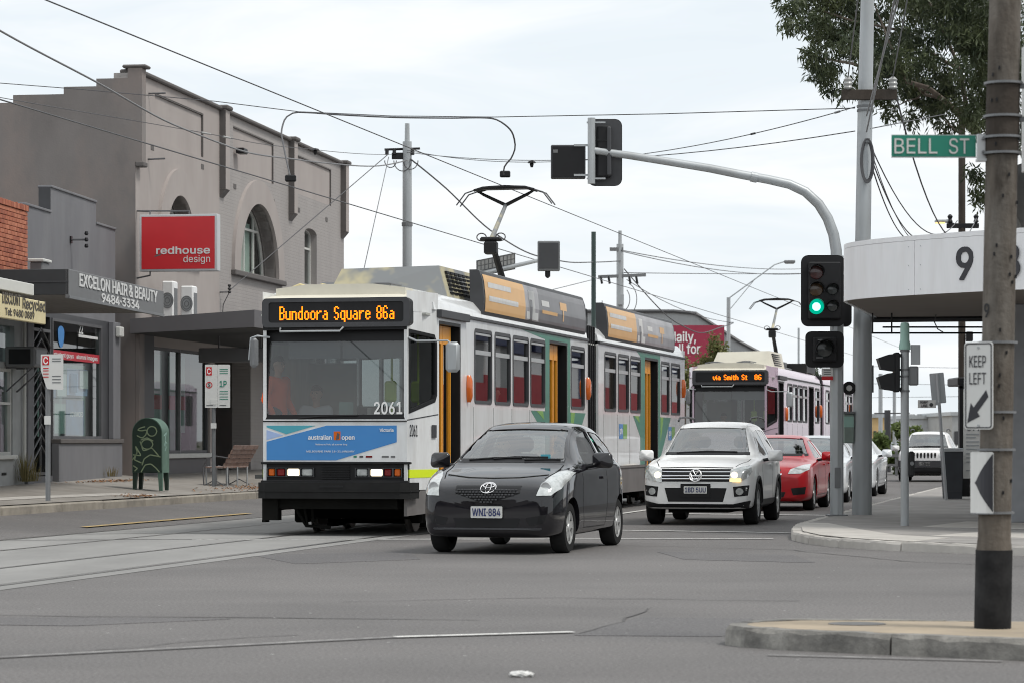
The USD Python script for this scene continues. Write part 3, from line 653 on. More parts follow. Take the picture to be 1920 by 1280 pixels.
# things on and under it
US = thing('under_canopy_sign', 'blank grey box sign hanging under the dark canopy of the two storey building', 'sign')
t_ = 2.6; z_ = A.z(420, 664, 1.5)
part(US, 'sign_box', wbox(A, t_, t_ + .14, A.out(372, t_), A.out(494, t_), z_ - .17, z_ + .17, .02), M['fascia_grey'])
for o_ in (1.2, 2.2): part(US, 'hanger', wbox(A, t_ + .05, t_ + .08, o_ - .012, o_ + .012, z_ + .17, 3.85), M['iron'])
for i, (pxl, pxr, pt, lab) in enumerate(((303, 325, 532, 'white air conditioner box on the canopy, hard against the salon fascia end'), (338, 362, 541, 'white air conditioner box with round grille on the dark canopy'))):
    t_ = 1.2 + .9 * i; y0, y1 = A.out(pxl, t_), A.out(pxr, t_); zt = A.z(pxl, pt, y0)
    c = thing('air_conditioner', lab, 'air conditioner', group=None)
    part(c, 'casing', wbox(A, t_, t_ + .38, y0, y1, 4.14, zt + .06, .03), M['white_paint'])
    zc = (zt + 4.2) / 2; yc = (y0 + y1) / 2
    g_ = MB()
    for r in (.05, .10, .14): g_.tube([A.P(t_ - .012, yc + r * math.cos(x), zc + r * 1.25 * math.sin(x)) for x in np.linspace(0, 2 * math.pi, 20)], .008, 5)
    part(c, 'fan_guard', g_, M['steel_dark']); part(c, 'fan_opening', (A.fn([[t_ - .004, yc + .135 * math.cos(x), zc + .17 * math.sin(x)] for x in np.linspace(0, 2 * math.pi, 20)[:-1]]), np.array([[0, i_, i_ + 1] for i_ in range(1, 18)])), M['steel'])
    part(c, 'side_grille', wbox(A, t_ + .06, t_ + .32, y1, y1 + .008, 4.25, zt - .1), M['steel_dark'])
SB = thing('service_bracket', 'small dark cable bracket on the grey wall above the canopy', 'bracket')
t_ = A.t(412); z_ = A.z(412, 548)
part(SB, 'arm', MB().tube([A.P(t_, 0, z_), A.P(t_, .25, z_), A.P(t_, .25, z_ + .16)], .02, 6), M['iron'])
for dz in (0, .08, .16): part(SB, 'insulator', (lathe([(.03, -.03), (.045, 0), (.03, .03)], 8)[0] + A.P(t_, .25, z_ + dz), lathe([(.03, -.03), (.045, 0), (.03, .03)], 8)[1]), M['black'])
part(SB, 'lead', MB().tube([A.P(t_, .25, z_), A.P(t_ + .05, .08, z_ - .3), A.P(t_ + .05, .02, 4.2)], .012, 5), M['wire'])
# --- projecting red sign
RS = thing('red_shop_sign', 'red projecting box sign with white lettering on the mauve corner', 'sign')
t_ = -.32; ya, yb = A.out(263, t_), A.out(405, t_); za = A.z(262, 406, 0) ; Pm = A.P(t_, 0, 0); zt = Zat(405, Pm[1]); zb_ = Zat(508, Pm[1])
part(RS, 'sign_case', wbox(A, t_ + .004, t_ + .26, ya - .02, yb + .03, zb_ - .02, zt + .02, .012), M['alu'])
part(RS, 'sign_face', wbox(A, t_ - .004, t_ + .003, ya + .03, yb - .03, zb_ + .03, zt - .03), M['sign_red'])
fs = frame3(A.P(t_ - .006, 0, 0), [*A.o, 0], [0, 0, 1], [*(-A.a), 0])
yl, yr = A.out(293, t_), A.out(394, t_)
v, f = text('redhouse', .155, True, yr - yl, .004); part(RS, 'lettering', (fs(v + [yl, Zat(477, Pm[1]), 0]), f), M['letter_white'])
yl = A.out(344, t_); v, f = text('design', .15, False, yr - yl, .004); part(RS, 'lettering', (fs(v + [yl, Zat(493, Pm[1]), 0]), f), M['sign_white'])
b_ = Polygon([(0, 0), (.06, .05), (.15, .07), (.20, .11), (.17, .05), (.08, .015)]); v, f = plate(b_, .003, fs); part(RS, 'bird_emblem', (v + np.array([*(A.o * A.out(288, t_)), Zat(483, Pm[1])]), f), M['trim_dark'])
for o_, z_ in ((.4, zt), (1.3, zt), (.4, zb_)): part(RS, 'bracket', MB().tube([A.P(t_ + .12, o_, z_), A.P(t_ + .12, o_, z_ + (.10 if z_ == zt else -.10)), A.P(t_ + .4, .02, z_ + (.14 if z_ == zt else -.14))], .02, 6), M['iron'])

# --- salon
B = Wall((-10.146, 48.26), (0.1034, 0.9946))
SL = thing('hair_salon', 'low grey hair salon shop with stepped parapet and posters in its window', 'building')
zp1, zp2, zp3 = B.z(95, 352), B.z(60, 389), B.z(200, 427)
tl, tr = B.t(44), B.t(216)
w0, w1 = B.t(97), B.t(190); wz0, wz1 = B.z(97, 822), B.z(97, 596)
g0, g1 = B.t(56), B.t(94)
par = Polygon([(tl, 4.0), (tr, 4.0), (tr, zp3), (B.t(180), zp3), (B.t(180), zp1), (B.t(95), zp1), (B.t(95), zp2), (tl, zp2)])
low = sbox(tl, .4, tr, 4.0).difference(sbox(w0, wz0, w1, wz1)).difference(sbox(g0, .5, g1, wz1))
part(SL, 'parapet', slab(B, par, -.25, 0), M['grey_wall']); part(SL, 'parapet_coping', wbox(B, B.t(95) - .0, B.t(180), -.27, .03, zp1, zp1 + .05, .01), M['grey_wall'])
part(SL, 'parapet_coping', wbox(B, B.t(180), tr, -.27, .03, zp3, zp3 + .05, .01), M['grey_wall']); part(SL, 'parapet_coping', wbox(B, tl, B.t(95) - .01, -.27, .03, zp2, zp2 + .05, .01), M['grey_wall'])
part(SL, 'parapet_end', wbox(B, B.t(95) - .004, B.t(95) - .001, -.25, -.0, zp2 + .06, zp1), M['darkgrey'])
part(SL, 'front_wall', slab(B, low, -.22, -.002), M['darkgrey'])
part(SL, 'side_wall', wbox(B, tr - .25, tr - .002, -14, -.26, .3, 5.4), M['grey_wall']); part(SL, 'side_wall', wbox(B, tl, tl + .2, -14, -.26, .3, 5.4), M['grey_wall']); part(SL, 'roof', wbox(B, tl + .21, tr - .26, -14, -.26, 4.6, 4.75), M['steel_dark']); part(SL, 'room_back', wbox(B, tl + .21, tr - .26, -2.4, -2.3, .4, 4.5), M['shop_dark'])
part(SL, 'stall_riser', wbox(B, w0 - .02, tr + .01, .002, .16, .35, wz0 - .09, .01), M['grey_wall']); part(SL, 'window_sill', wbox(B, w0 - .02, tr + .03, -.05, .20, wz0 - .09, wz0, .01), M['trim_dark'])
part(SL, 'pier', wbox(B, B.t(203), tr, .002, .12, wz0, 4.0, .01), M['grey_wall']); part(SL, 'pier', wbox(B, B.t(43.5), B.t(55), .002, .10, .4, 4.0, .01), M['grey_wall'])
lamp = part(SL, 'wall_lamp', wbox(B, B.t(206), B.t(213), .125, .24, B.z(210, 632), B.z(210, 613), .02), M['sash'])
fr = part(SL, 'shop_window_frame', slab(B, frame_poly(w0, w1, wz0, wz1, .06), -.12, .02), M['iron']); part(fr, 'pane', wpane(B, w0 + .06, w1 - .06, wz0 + .06, wz1 - .06, -.04), M['pane'])
zr0, zr1 = B.z(97, 671), B.z(97, 654)
part(SL, 'window_band', wbox(B, w0 + .07, w1 - .02, -.034, -.028, zr0, zr1), M['red_band']); part(SL, 'window_lettering', wtext(B, 'student guys   alumni images', .085, w0 + .25, zr0 + .055, -.027, (w1 - w0) * .88, True, .003), M['letter_white'])
part(SL, 'window_blind', wbox(B, w0 + .1, w1 - .1, -.34, -.33, wz0 + .05, zr0 - .05), M['shop_pale'])
part(SL, 'window_poster', wbox(B, B.t(141), B.t(174), -.2, -.19, B.z(150, 815), B.z(150, 749)), M['poster_blue2']); part(SL, 'poster_text', wtext(B, 'ADVANCED', .10, B.t(148), B.z(150, 780), -.188, B.t(172) - B.t(148), True, .003), M['letter_white'])
part(SL, 'window_poster', wbox(B, B.t(143), B.t(180), -.2, -.19, B.z(150, 740), B.z(150, 690)), M['adpale'])
for a_, b_, za_, zb2, m_ in ((100, 118, 745, 690, 'poster_blue2'), (121, 138, 742, 700, 'letter_white'), (101, 112, 800, 765, 'letter_white'), (116, 136, 812, 756, 'shop_pale'), (146, 158, 735, 700, 'poster_blue2'), (163, 178, 728, 694, 'letter_white')):
    part(SL, 'window_poster', wbox(B, B.t(a_), B.t(b_), -.16, -.15, B.z((a_ + b_) / 2, za_), B.z((a_ + b_) / 2, zb2)), M[m_])
part(SL, 'window_shield', plate(Polygon(ell(0, 0, .24, .12, 20, 0, 180) + ell(0, -.02, .24, .30, 20, 180, 360)), .004, frame3(B.P(B.t(117), -.026, B.z(117, 622)), [*B.a, 0], [0, 0, 1], [*B.o, 0])), M['adblue'])
part(SL, 'window_lettering', wbox(B, B.t(150), B.t(186), -.034, -.028, B.z(165, 634), B.z(165, 629)), M['letter_white']); part(SL, 'window_lettering', wtext(B, '22', .22, B.t(150), B.z(155, 626), -.026, None, True, .003), M['letter_white'])
# herringbone security gate
gd = part(SL, 'security_gate', slab(B, frame_poly(g0, g1, .72, wz1 - .25, .06), -.02, .02), M['iron'])
gm = (g0 + g1) / 2; dz = (B.z(70, 660) - B.z(70, 680)); z_ = .95; gb = MB()
gb.box(gm - .02, gm + .02, -.015, .018, .72, 3.1)
gb.xf(B.fn); part(gd, 'gate_post', gb, M['iron'])
while z_ < wz1 - .6:
    b_ = MB().tube([B.P(g0 + .05, .02, z_), B.P(gm, .02, z_ + .36), B.P(g1 - .05, .02, z_)], .022, 6); part(gd, 'gate_bar', b_, M['iron']); z_ += dz
part(SL, 'doorstep', wbox(B, g0, g1, -1.2, .05, .4, .70), M['grey_wall'])
# awning with fascia
te = 7.15; ab, at = 3.86, 4.365
part(SL, 'awning_roof', wbox(B, 0.02, te, .02, 2.42, 4.02, 4.34), M['awning_dark'])
part(SL, 'awning_end', wbox(B, -.02, .018, .0, 2.49, ab + .06, at, .008), M['awning_dark'])
part(SL, 'awning_end', wbox(B, -.03, -.022, .0, 2.49, 4.14, 4.16), M['darkgrey'])
so = MB()
for k in range(12):
    part(SL, 'soffit_board', wbox(B, .02, te - .02, .03 + k * .2, .03 + k * .2 + .188, 3.93, 3.955), M['soffit'])
fs_ = part(SL, 'fascia', wbox(B, -.02, te, 2.43, 2.50, ab, at, .008), M['fascia_grey']); part(fs_, 'fascia_trim', wbox(B, -.025, te + .005, 2.502, 2.512, ab, ab + .05), M['steel_dark'])
part(fs_, 'lettering', wtext(B, 'EXCELON HAIR & BEAUTY', .215, B.t(148, 2.5), 4.11, 2.503, B.t(294, 2.5) - B.t(148, 2.5), True, .012), M['letter_white'])
part(fs_, 'lettering', wtext(B, '9484·3334', .155, B.t(190, 2.5), 3.905, 2.503, B.t(260, 2.5) - B.t(190, 2.5), True, .012), M['letter_white'])
# alley wall between salon and tall building
AW = thing('alley_gate', 'dark timber gate in the gap between the salon and the tall building', 'gate')
part(AW, 'gate_leaf', wbox(B, tr + .05, tr + 1.0, -.95, -.88, .6, 3.0), M['black']); part(AW, 'gate_header', wbox(B, tr + .02, tr + 1.0, -.95, -.86, 3.0, 3.9), M['grey_wall']); part(AW, 'latch', wbox(B, tr + .3, tr + .42, -.88, -.84, 2.1, 2.14), M['sash'])
# switch boxes on the salon roof edge
b_ = B.P(B.t(78), 1.2, 0)
RBX = thing('roof_cabinet', 'small pale cabinet with a lid standing on the black awning', 'cabinet'); tt = B.t(66)
part(RBX, 'case', wbox(B, 4.6, 5.1, .5, .74, 4.34, 4.80, .02), M['fascia_grey']); part(RBX, 'lid', wbox(B, 4.55, 5.15, .46, .78, 4.80, 4.86, .015), M['sash'])
RB2 = thing('roof_box', 'flat white box lying on the black awning beside the brick', 'box'); part(RB2, 'case', wbox(B, 2.6, 3.3, .75, 1.12, 4.345, 4.42, .02), M['sash']); part(RB2, 'lid', wbox(B, 2.55, 3.35, .72, 1.15, 4.42, 4.445, .01), M['white_paint'])
IB = thing('wall_insulator', 'insulator arm for cables on the grey salon parapet', 'insulator'); t_ = B.t(132); z_ = B.z(140, 452)
part(IB, 'arm', MB().tube([B.P(t_, 0, z_), B.P(t_, .36, z_)], .022, 6), M['iron'])
part(IB, 'plate', wbox(B, t_ - .06, t_ + .06, .0, .03, z_ - .07, z_ + .07), M['black'])
for k in range(3): part(IB, 'insulator', (lathe([(.025, -.04), (.045, -.01), (.03, .04)], 8)[0] + B.P(t_, .34, z_ + .13 - .13 * k), lathe([(.025, -.04), (.045, -.01), (.03, .04)], 8)[1]), M['black'])

# --- brick shop at the left edge of the frame
BS = thing('brick_shop', 'red brick parapet shop with pale painted lower wall at the left edge', 'building')
bt1 = B.t(42.5); bt0 = -6.0; zc = B.z(42, 388)
part(BS, 'brick_backing', wbox(B, bt0, bt1, -.24, .035, 4.1, zc - .0), M['pale_wall'])
bm = [mat('red_brick_a', (.36, .115, .062), .85, var=.2, scale=6, bump=.4), mat('red_brick_b', (.42, .15, .085), .85, var=.2, scale=6, bump=.4), mat('red_brick_c', (.29, .088, .05), .85, var=.2, scale=6, bump=.4)]
z_ = zc - .11; row = 0; tv = B.t(-22)
while z_ > 4.3:
    t_ = bt1 - (.0 if row % 2 else .11)
    if row % 2 == 0: part(BS, 'brick', wbox(B, t_ + .006, bt1, .036, .10, z_ - .078, z_, .006), rnd.choice(bm))
    while t_ > tv:
        part(BS, 'brick', wbox(B, t_ - .222, t_ - .004, .036, .10 + .006 * rnd.random(), z_ - .078, z_, .006), rnd.choice(bm)); t_ -= .232
    z_ -= .088; row += 1
t_ = bt1
while t_ > tv: part(BS, 'brick', wbox(B, t_ - .078, t_, .02, .125 + .008 * rnd.random(), zc - .10, zc + .02 * rnd.random(), .006), rnd.choice(bm)); t_ -= .087
part(BS, 'brick_field', wbox(B, bt0, tv - .24, .036, .10, 4.3, zc), brickwork('far_brick', (.36, .115, .062), (.42, .15, .085), (.3, .25, .2), math.atan2(B.a[1], B.a[0])))
lowb = sbox(bt0, .3, B.t(43), 4.1); bw = sbox(B.t(-60), B.z(10, 852), B.t(21), B.z(10, 690)); uw = sbox(B.t(-60), B.z(10, 678), B.t(24), B.z(10, 610))
part(BS, 'front_wall', slab(B, lowb.difference(bw).difference(uw), -.2, .03), M['pale_wall']); part(BS, 'room_back', wbox(B, bt0, B.t(43), -1.6, -1.5, .4, 4.0), M['shop_dark'])
t0, z0, t1, z1 = bw.bounds
fr = part(BS, 'window_frame', slab(B, frame_poly(t0, t1, z0, z1, .06).union(sbox(t0, B.z(10, 758), t1, B.z(10, 753))), -.1, .0), M['sash']); part(fr, 'pane', wpane(B, t0 + .06, t1 - .06, z0 + .06, z1 - .06, -.06), M['pane'])
part(BS, 'window_sill', wbox(B, t0 - .03, t1 + .06, .0, .12, z0 - .08, z0, .01), M['sash'])
part(BS, 'window_poster', wbox(B, t0 + .1, t1 - .1, -.2, -.19, z0 + .1, B.z(10, 760)), M['poster_blue2']); part(BS, 'window_poster', wbox(B, t0 + .3, t1 - .12, -.188, -.184, B.z(10, 800), B.z(10, 782)), M['letter_white']); part(BS, 'window_poster', wbox(B, t0 + .3, t1 - .14, -.188, -.184, B.z(10, 826), B.z(10, 812)), M['red_band']); part(BS, 'window_poster', wbox(B, t0 + .1, t1 - .1, -.2, -.19, B.z(10, 750), B.z(10, 690)), M['adpale'])
t0, z0, t1, z1 = uw.bounds; part(BS, 'upper_pane', wpane(B, t0, t1, z0, z1, -.06), M['pane'])
part(BS, 'downpipe', MB().tube([B.P(B.t(37.5), .09, .62), B.P(B.t(37.5), .09, 3.9)], .035, 8), M['sash'], smooth=True)
part(BS, 'wall_vent', wbox(B, B.t(0), B.t(8), .03, .045, B.z(5, 890), B.z(5, 885)), M['black'])
for k in range(7): part(BS, 'weatherboard', wbox(B, bt0, B.t(64, 2.44), .1 + k * .33, .1 + k * .33 + .31, 3.66, 3.69), M['soffit'])
part(BS, 'awning_roof', wbox(B, bt0, B.t(64, 2.44), .04, 2.44, 3.80, 3.99, .01), M['sash'])
f2 = part(BS, 'fascia_board', wbox(B, bt0, B.t(88, 2.62), 2.52, 2.60, B.z(88, 609, 2.6), B.z(88, 567, 2.6), .01), M['sign_cream'])
zz = B.z(88, 609, 2.6)
part(f2, 'lettering', wtext(B, 'DISCOUNT', .17, B.t(4, 2.6), zz + .235, 2.604, B.t(38, 2.6) - B.t(4, 2.6), True, .004), M['letter_dark'])
part(f2, 'lettering', wtext(B, 'Recycled', .17, B.t(42, 2.6), zz + .205, 2.604, B.t(85, 2.6) - B.t(42, 2.6), True, .004), M['letter_dark'])
part(f2, 'lettering', wtext(B, 'Tel: 9480 0889', .11, B.t(9, 2.6), zz + .055, 2.604, B.t(64, 2.6) - B.t(9, 2.6), True, .004), M['letter_dark'])
AC = thing('window_air_conditioner', 'dark window air conditioner on wall brackets above the blue window', 'air conditioner'); za, zb_ = B.z(20, 688), B.z(20, 651)
ta, tb = B.t(5), B.t(30)
part(AC, 'casing', wbox(B, ta, tb, .04, .62, zb_ - .38, zb_, .02), M['fascia_grey']); part(AC, 'front_grille', wbox(B, ta - .012, ta - .002, .12, .54, zb_ - .33, zb_ - .05), M['black']); part(AC, 'side_grille', wbox(B, ta + .08, tb - .08, .622, .632, zb_ - .33, zb_ - .05), M['steel_dark'])
for t_ in (ta + .1, tb - .1): part(AC, 'bracket', MB().tube([B.P(t_, .04, zb_ - .85), B.P(t_, .55, zb_ - .40), B.P(t_, .04, zb_ - .40)], .018, 6), M['iron'])
def tuft(name, pos, n, h, sd, label):
    r = np.random.default_rng(sd); mb = MB()
    for _ in range(n):
        a = r.uniform(0, 6.28); lean = r.uniform(.05, .5); hh = h * r.uniform(.4, 1); d = np.array([math.cos(a), math.sin(a), 0]); p = np.array(pos) + d * r.uniform(0, .18); s_ = np.array([-d[1], d[0], 0]) * .006
        mid = p + d * lean * hh * .4 + [0, 0, hh * .6]; tip = p + d * lean * hh + [0, 0, hh]
        mb.raw([p - s_, p + s_, mid + s_, mid - s_, tip], [[0, 1, 2], [0, 2, 3], [3, 2, 4]])
    solo(name, mb, M['drygrass'], label, 'weeds')
tuft('dry_weeds', B.P(B.t(26), .22, .62), 90, .62, 4, 'tall dry weeds against the pale wall at the left edge')
tuft('dry_weeds', B.P(B.t(38), .25, .62), 70, .42, 5, 'low dry weeds at the foot of the downpipe')
tuft('dry_weeds', B.P(B.t(180), .35, .64), 40, .26, 6, 'small weed at the foot of the grey salon wall')
# ------------------------------------------------------------------ people (seated or standing figures, one skin each, clothes over it)
def person(label, loc, rotz, pose, shirt, trousers, group=None, scale=1.0, hairm='hair'):
    """local frame: facing -y, origin under the hips (on the seat or the floor)"""
    if pose == 'stand': hip, knee, foot, sh = .92, (.50, -.03), .08, 1.43
    elif pose[:3] == 'car': hip, knee, foot, sh = .12, (.20, -.40), -.10, .60
    else: hip, knee, foot, sh = .12, (.14, -.42), -.36, .62
    b = {'pelvis': ((0, 0, hip), .13), 'waist': ((0, .01, hip + .2), .125), 'chest': ((0, 0, sh - .14), .145), 'neck0': ((0, .01, sh + .02), .055), 'neck1': ((0, -.005, sh + .10), .052),
         'head': ((0, -.01, sh + .215), .088), 'crown': ((0, .012, sh + .245), .086), 'jaw': ((0, -.055, sh + .15), .048), 'nose0': ((0, -.095, sh + .215), .012), 'nose1': ((0, -.113, sh + .188), .013)}
    links = [('pelvis', 'waist'), ('waist', 'chest'), ('chest', 'neck0'), ('neck0', 'neck1'), ('neck1', 'head'), ('head', 'crown'), ('head', 'jaw'), ('nose0', 'nose1')]
    sl, tl = [('pelvis', 'waist'), ('waist', 'chest')], []
    fingers = []
    for s, n in ((-1, 'r'), (1, 'l')):
        if pose == 'stand': e, w = (s * .27, .04, sh - .31), (s * .27, -.10, sh - .52)
        elif pose in ('drive', 'car'): e, w = (s * .27, -.14, sh - .24), (s * .19, -.36, sh - .22)
        else: e, w = (s * .26, -.04, sh - .27), (s * .13, -.24, sh - .40)
        b.update({n + 'sh': ((s * .185, .0, sh - .03), .062), n + 'el': (e, .045), n + 'wr': (w, .031), n + 'hip': ((s * .09, 0, hip - .01), .105),
                  n + 'kn': ((s * .11, knee[1], knee[0]), .062), n + 'an': ((s * .11, .02 if pose == 'stand' else (-.68 if pose[:3] == 'car' else -.40), foot), .042), n + 'to': ((s * .125, -.15 if pose == 'stand' else (-.78 if pose[:3] == 'car' else -.56), foot - .03 + (.09 if pose[:3] == 'car' else 0)), .034), n + 'ear': ((s * .087, .0, sh + .205), .018)})
        links += [('chest', n + 'sh'), (n + 'sh', n + 'el'), (n + 'el', n + 'wr'), ('pelvis', n + 'hip'), (n + 'hip', n + 'kn'), (n + 'kn', n + 'an'), (n + 'an', n + 'to'), ('head', n + 'ear')]
        sl += [('chest', n + 'sh'), (n + 'sh', n + 'el'), (n + 'el', n + 'wr')]; tl += [('pelvis', n + 'hip'), (n + 'hip', n + 'kn'), (n + 'kn', n + 'an')]
        wv = np.array(w); d = wv - np.array(e); d /= np.linalg.norm(d); side = np.array([1.0, 0, 0]) - d * d[0]; side /= np.linalg.norm(side); dn = np.cross(side, d); dn *= -1 if dn[2] > 0 else 1
        p0 = wv + d * .085
        b[n + 'pa'] = (tuple(wv + d * .05), .030); b[n + 'pb'] = (tuple(p0 - side * .022), .017); b[n + 'pc'] = (tuple(p0 + side * .022), .016)
        links += [(n + 'wr', n + 'pa'), (n + 'pa', n + 'pb'), (n + 'pb', n + 'pc'), (n + 'pa', n + 'pc')]
        for k, (o, l) in enumerate(((-.030, .066), (-.010, .076), (.010, .072), (.029, .056))):
            q0 = p0 + side * o; q1 = q0 + d * l * .5 + dn * .012; q2 = q1 + d * l * .28 + dn * l * .45
            for j, q in enumerate((q0, q1, q2)): b[f'{n}f{k}{j}'] = (tuple(q), .0095 - .001 * j)
            links += [(f'{n}f{k}0', f'{n}f{k}1'), (f'{n}f{k}1', f'{n}f{k}2')]
        q0 = wv + d * .03 - side * s * .028; q1 = q0 + d * .035 - side * s * .028 + dn * .012; q2 = q1 + d * .032 + dn * .01
        for j, q in enumerate((q0, q1, q2)): b[f'{n}t{j}'] = (tuple(q), .0115 - .001 * j)
        links += [(n + 't0', n + 't1'), (n + 't1', n + 't2')]
    def skin_of(lk, grow=0.0, smooth=True):
        bb = {k: (p, r + grow) for k, (p, r) in b.items()}
        m = hull_chain(bb, lk).to_mesh(); t = trimesh.Trimesh(m.vert_properties[:, :3], m.tri_verts, process=True)
        return t
    t = thing('person', label, 'person', loc, rotz, group, scale if scale != 1 else None)
    body = part(t, 'body', skin_of(links), M['skin'], smooth=50)
    eyes = MB()
    for s in (-1, 1): eyes.add(trimesh.creation.icosphere(1, .012).apply_translation([s * .034, -.088, sh + .228]))
    part(t, 'eyes', eyes, M['black']); part(t, 'mouth', MB().box(-.024, .024, -.103, -.092, sh + .150, sh + .158), M['red_lens'])
    hb = {'a': ((0, .03, sh + .26), .092), 'b': ((0, .05, sh + .20), .08), 'c': ((0, -.03, sh + .285), .066)}
    part(t, 'hair', hull_chain(hb, [('a', 'b'), ('a', 'c')]), M[hairm], smooth=50)
    part(t, 'shirt', skin_of(sl, .014), shirt, smooth=50); part(t, 'trousers', skin_of(tl, .012), trousers, smooth=50)
    return t

# ------------------------------------------------------------------ trams
GLY = {'B': '1110/1001/1001/1001/1110/1001/1001/1001/1110', 'S': '0110/1001/1000/1000/0110/0001/0001/1001/0110', '8': '0110/1001/1001/1001/0110/1001/1001/1001/0110', '6': '0110/1001/1000/1000/1110/1001/1001/1001/0110',
       'u': '1001/1001/1001/1001/1001/0111', 'n': '1110/1001/1001/1001/1001/1001', 'd': '0001/0001/0001/0111/1001/1001/1001/1001/0111', 'o': '0110/1001/1001/1001/1001/0110', 'r': '1011/1100/1000/1000/1000/1000',
       'a': '0110/0001/0111/1001/1001/0111', 'q': '0111/1001/1001/1001/1001/0111/0001/0001', 'e': '0110/1001/1111/1000/1001/0110', 'v': '1001/1001/1001/1001/0110/0110', 'i': '1/0/1/1/1/1/1/1', 'm': '11110/10101/10101/10101/10101/10101',
       't': '010/010/111/010/010/010/010/011', 'h': '1000/1000/1000/1110/1001/1001/1001/1001/1001', ' ': '000/000'}
def led(s, h, width, fn):
    """lamps of a dot board as small square lights; h is the capital height"""
    mb = MB(); x = 0; cells = []
    for c in s:
        g = GLY[c].split('/'); up = len(g) - (2 if c == 'q' else 0)
        for r, row in enumerate(g):
            for k, b in enumerate(row):
                if b == '1': cells.append((x + k, up - 1 - r))
        x += len(g[0]) + 1
    ph, pw = h / 9, width / (x - 1)
    for i, j in cells:
        x0, y0 = i * pw, j * ph; e = .04
        mb.raw([[x0 + e * pw, y0 + e * ph, 0], [x0 + (1.12) * pw, y0 + e * ph, 0], [x0 + (1.12) * pw, y0 + (1 - e) * ph, 0], [x0 + e * pw, y0 + (1 - e) * ph, 0]], [[0, 1, 2, 3]])
    return mb.xf(fn)
T0 = 39.35; TS = TRK + 1.335
ty = lambda px: Us(px, TS) - T0
tz = lambda px, py: Zat(py, Ys(px, TS))
HWT = 1.335; ZG = 3.30; ZS = .90
def fx(px): k = (px - 960) / F; return (k * .9768 * T0 - .2141 * T0) / (.9768 + .2141 * k) + 11.3
def fz(py): return CAMH - (py - HY) / F * 40.85
FR = lambda y, x0=0: frame3([x0, y, 0], [1, 0, 0], [0, 0, 1], [0, -1, 0])        # front face (x, z), +z to the viewer
RS_ = frame3([HWT, 0, 0], [0, 1, 0], [0, 0, 1], [1, 0, 0])                           # right side (y, z), +z outwards
LS_ = frame3([-HWT, 0, 0], [0, 1, 0], [0, 0, 1], [-1, 0, 0])
WINS = [(889, 922), (927, 957), (961, 991), (994, 1022), (1070, 1096), (1133, 1155), (1158.5, 1179), (1181.5, 1201), (1239, 1255), (1258, 1275)]
DOORS = [(823, 864), (1030, 1064), (1209, 1234)]
ZW0, ZW1 = tz(905, 757), tz(905, 618)
LEN_T = ty(1283)
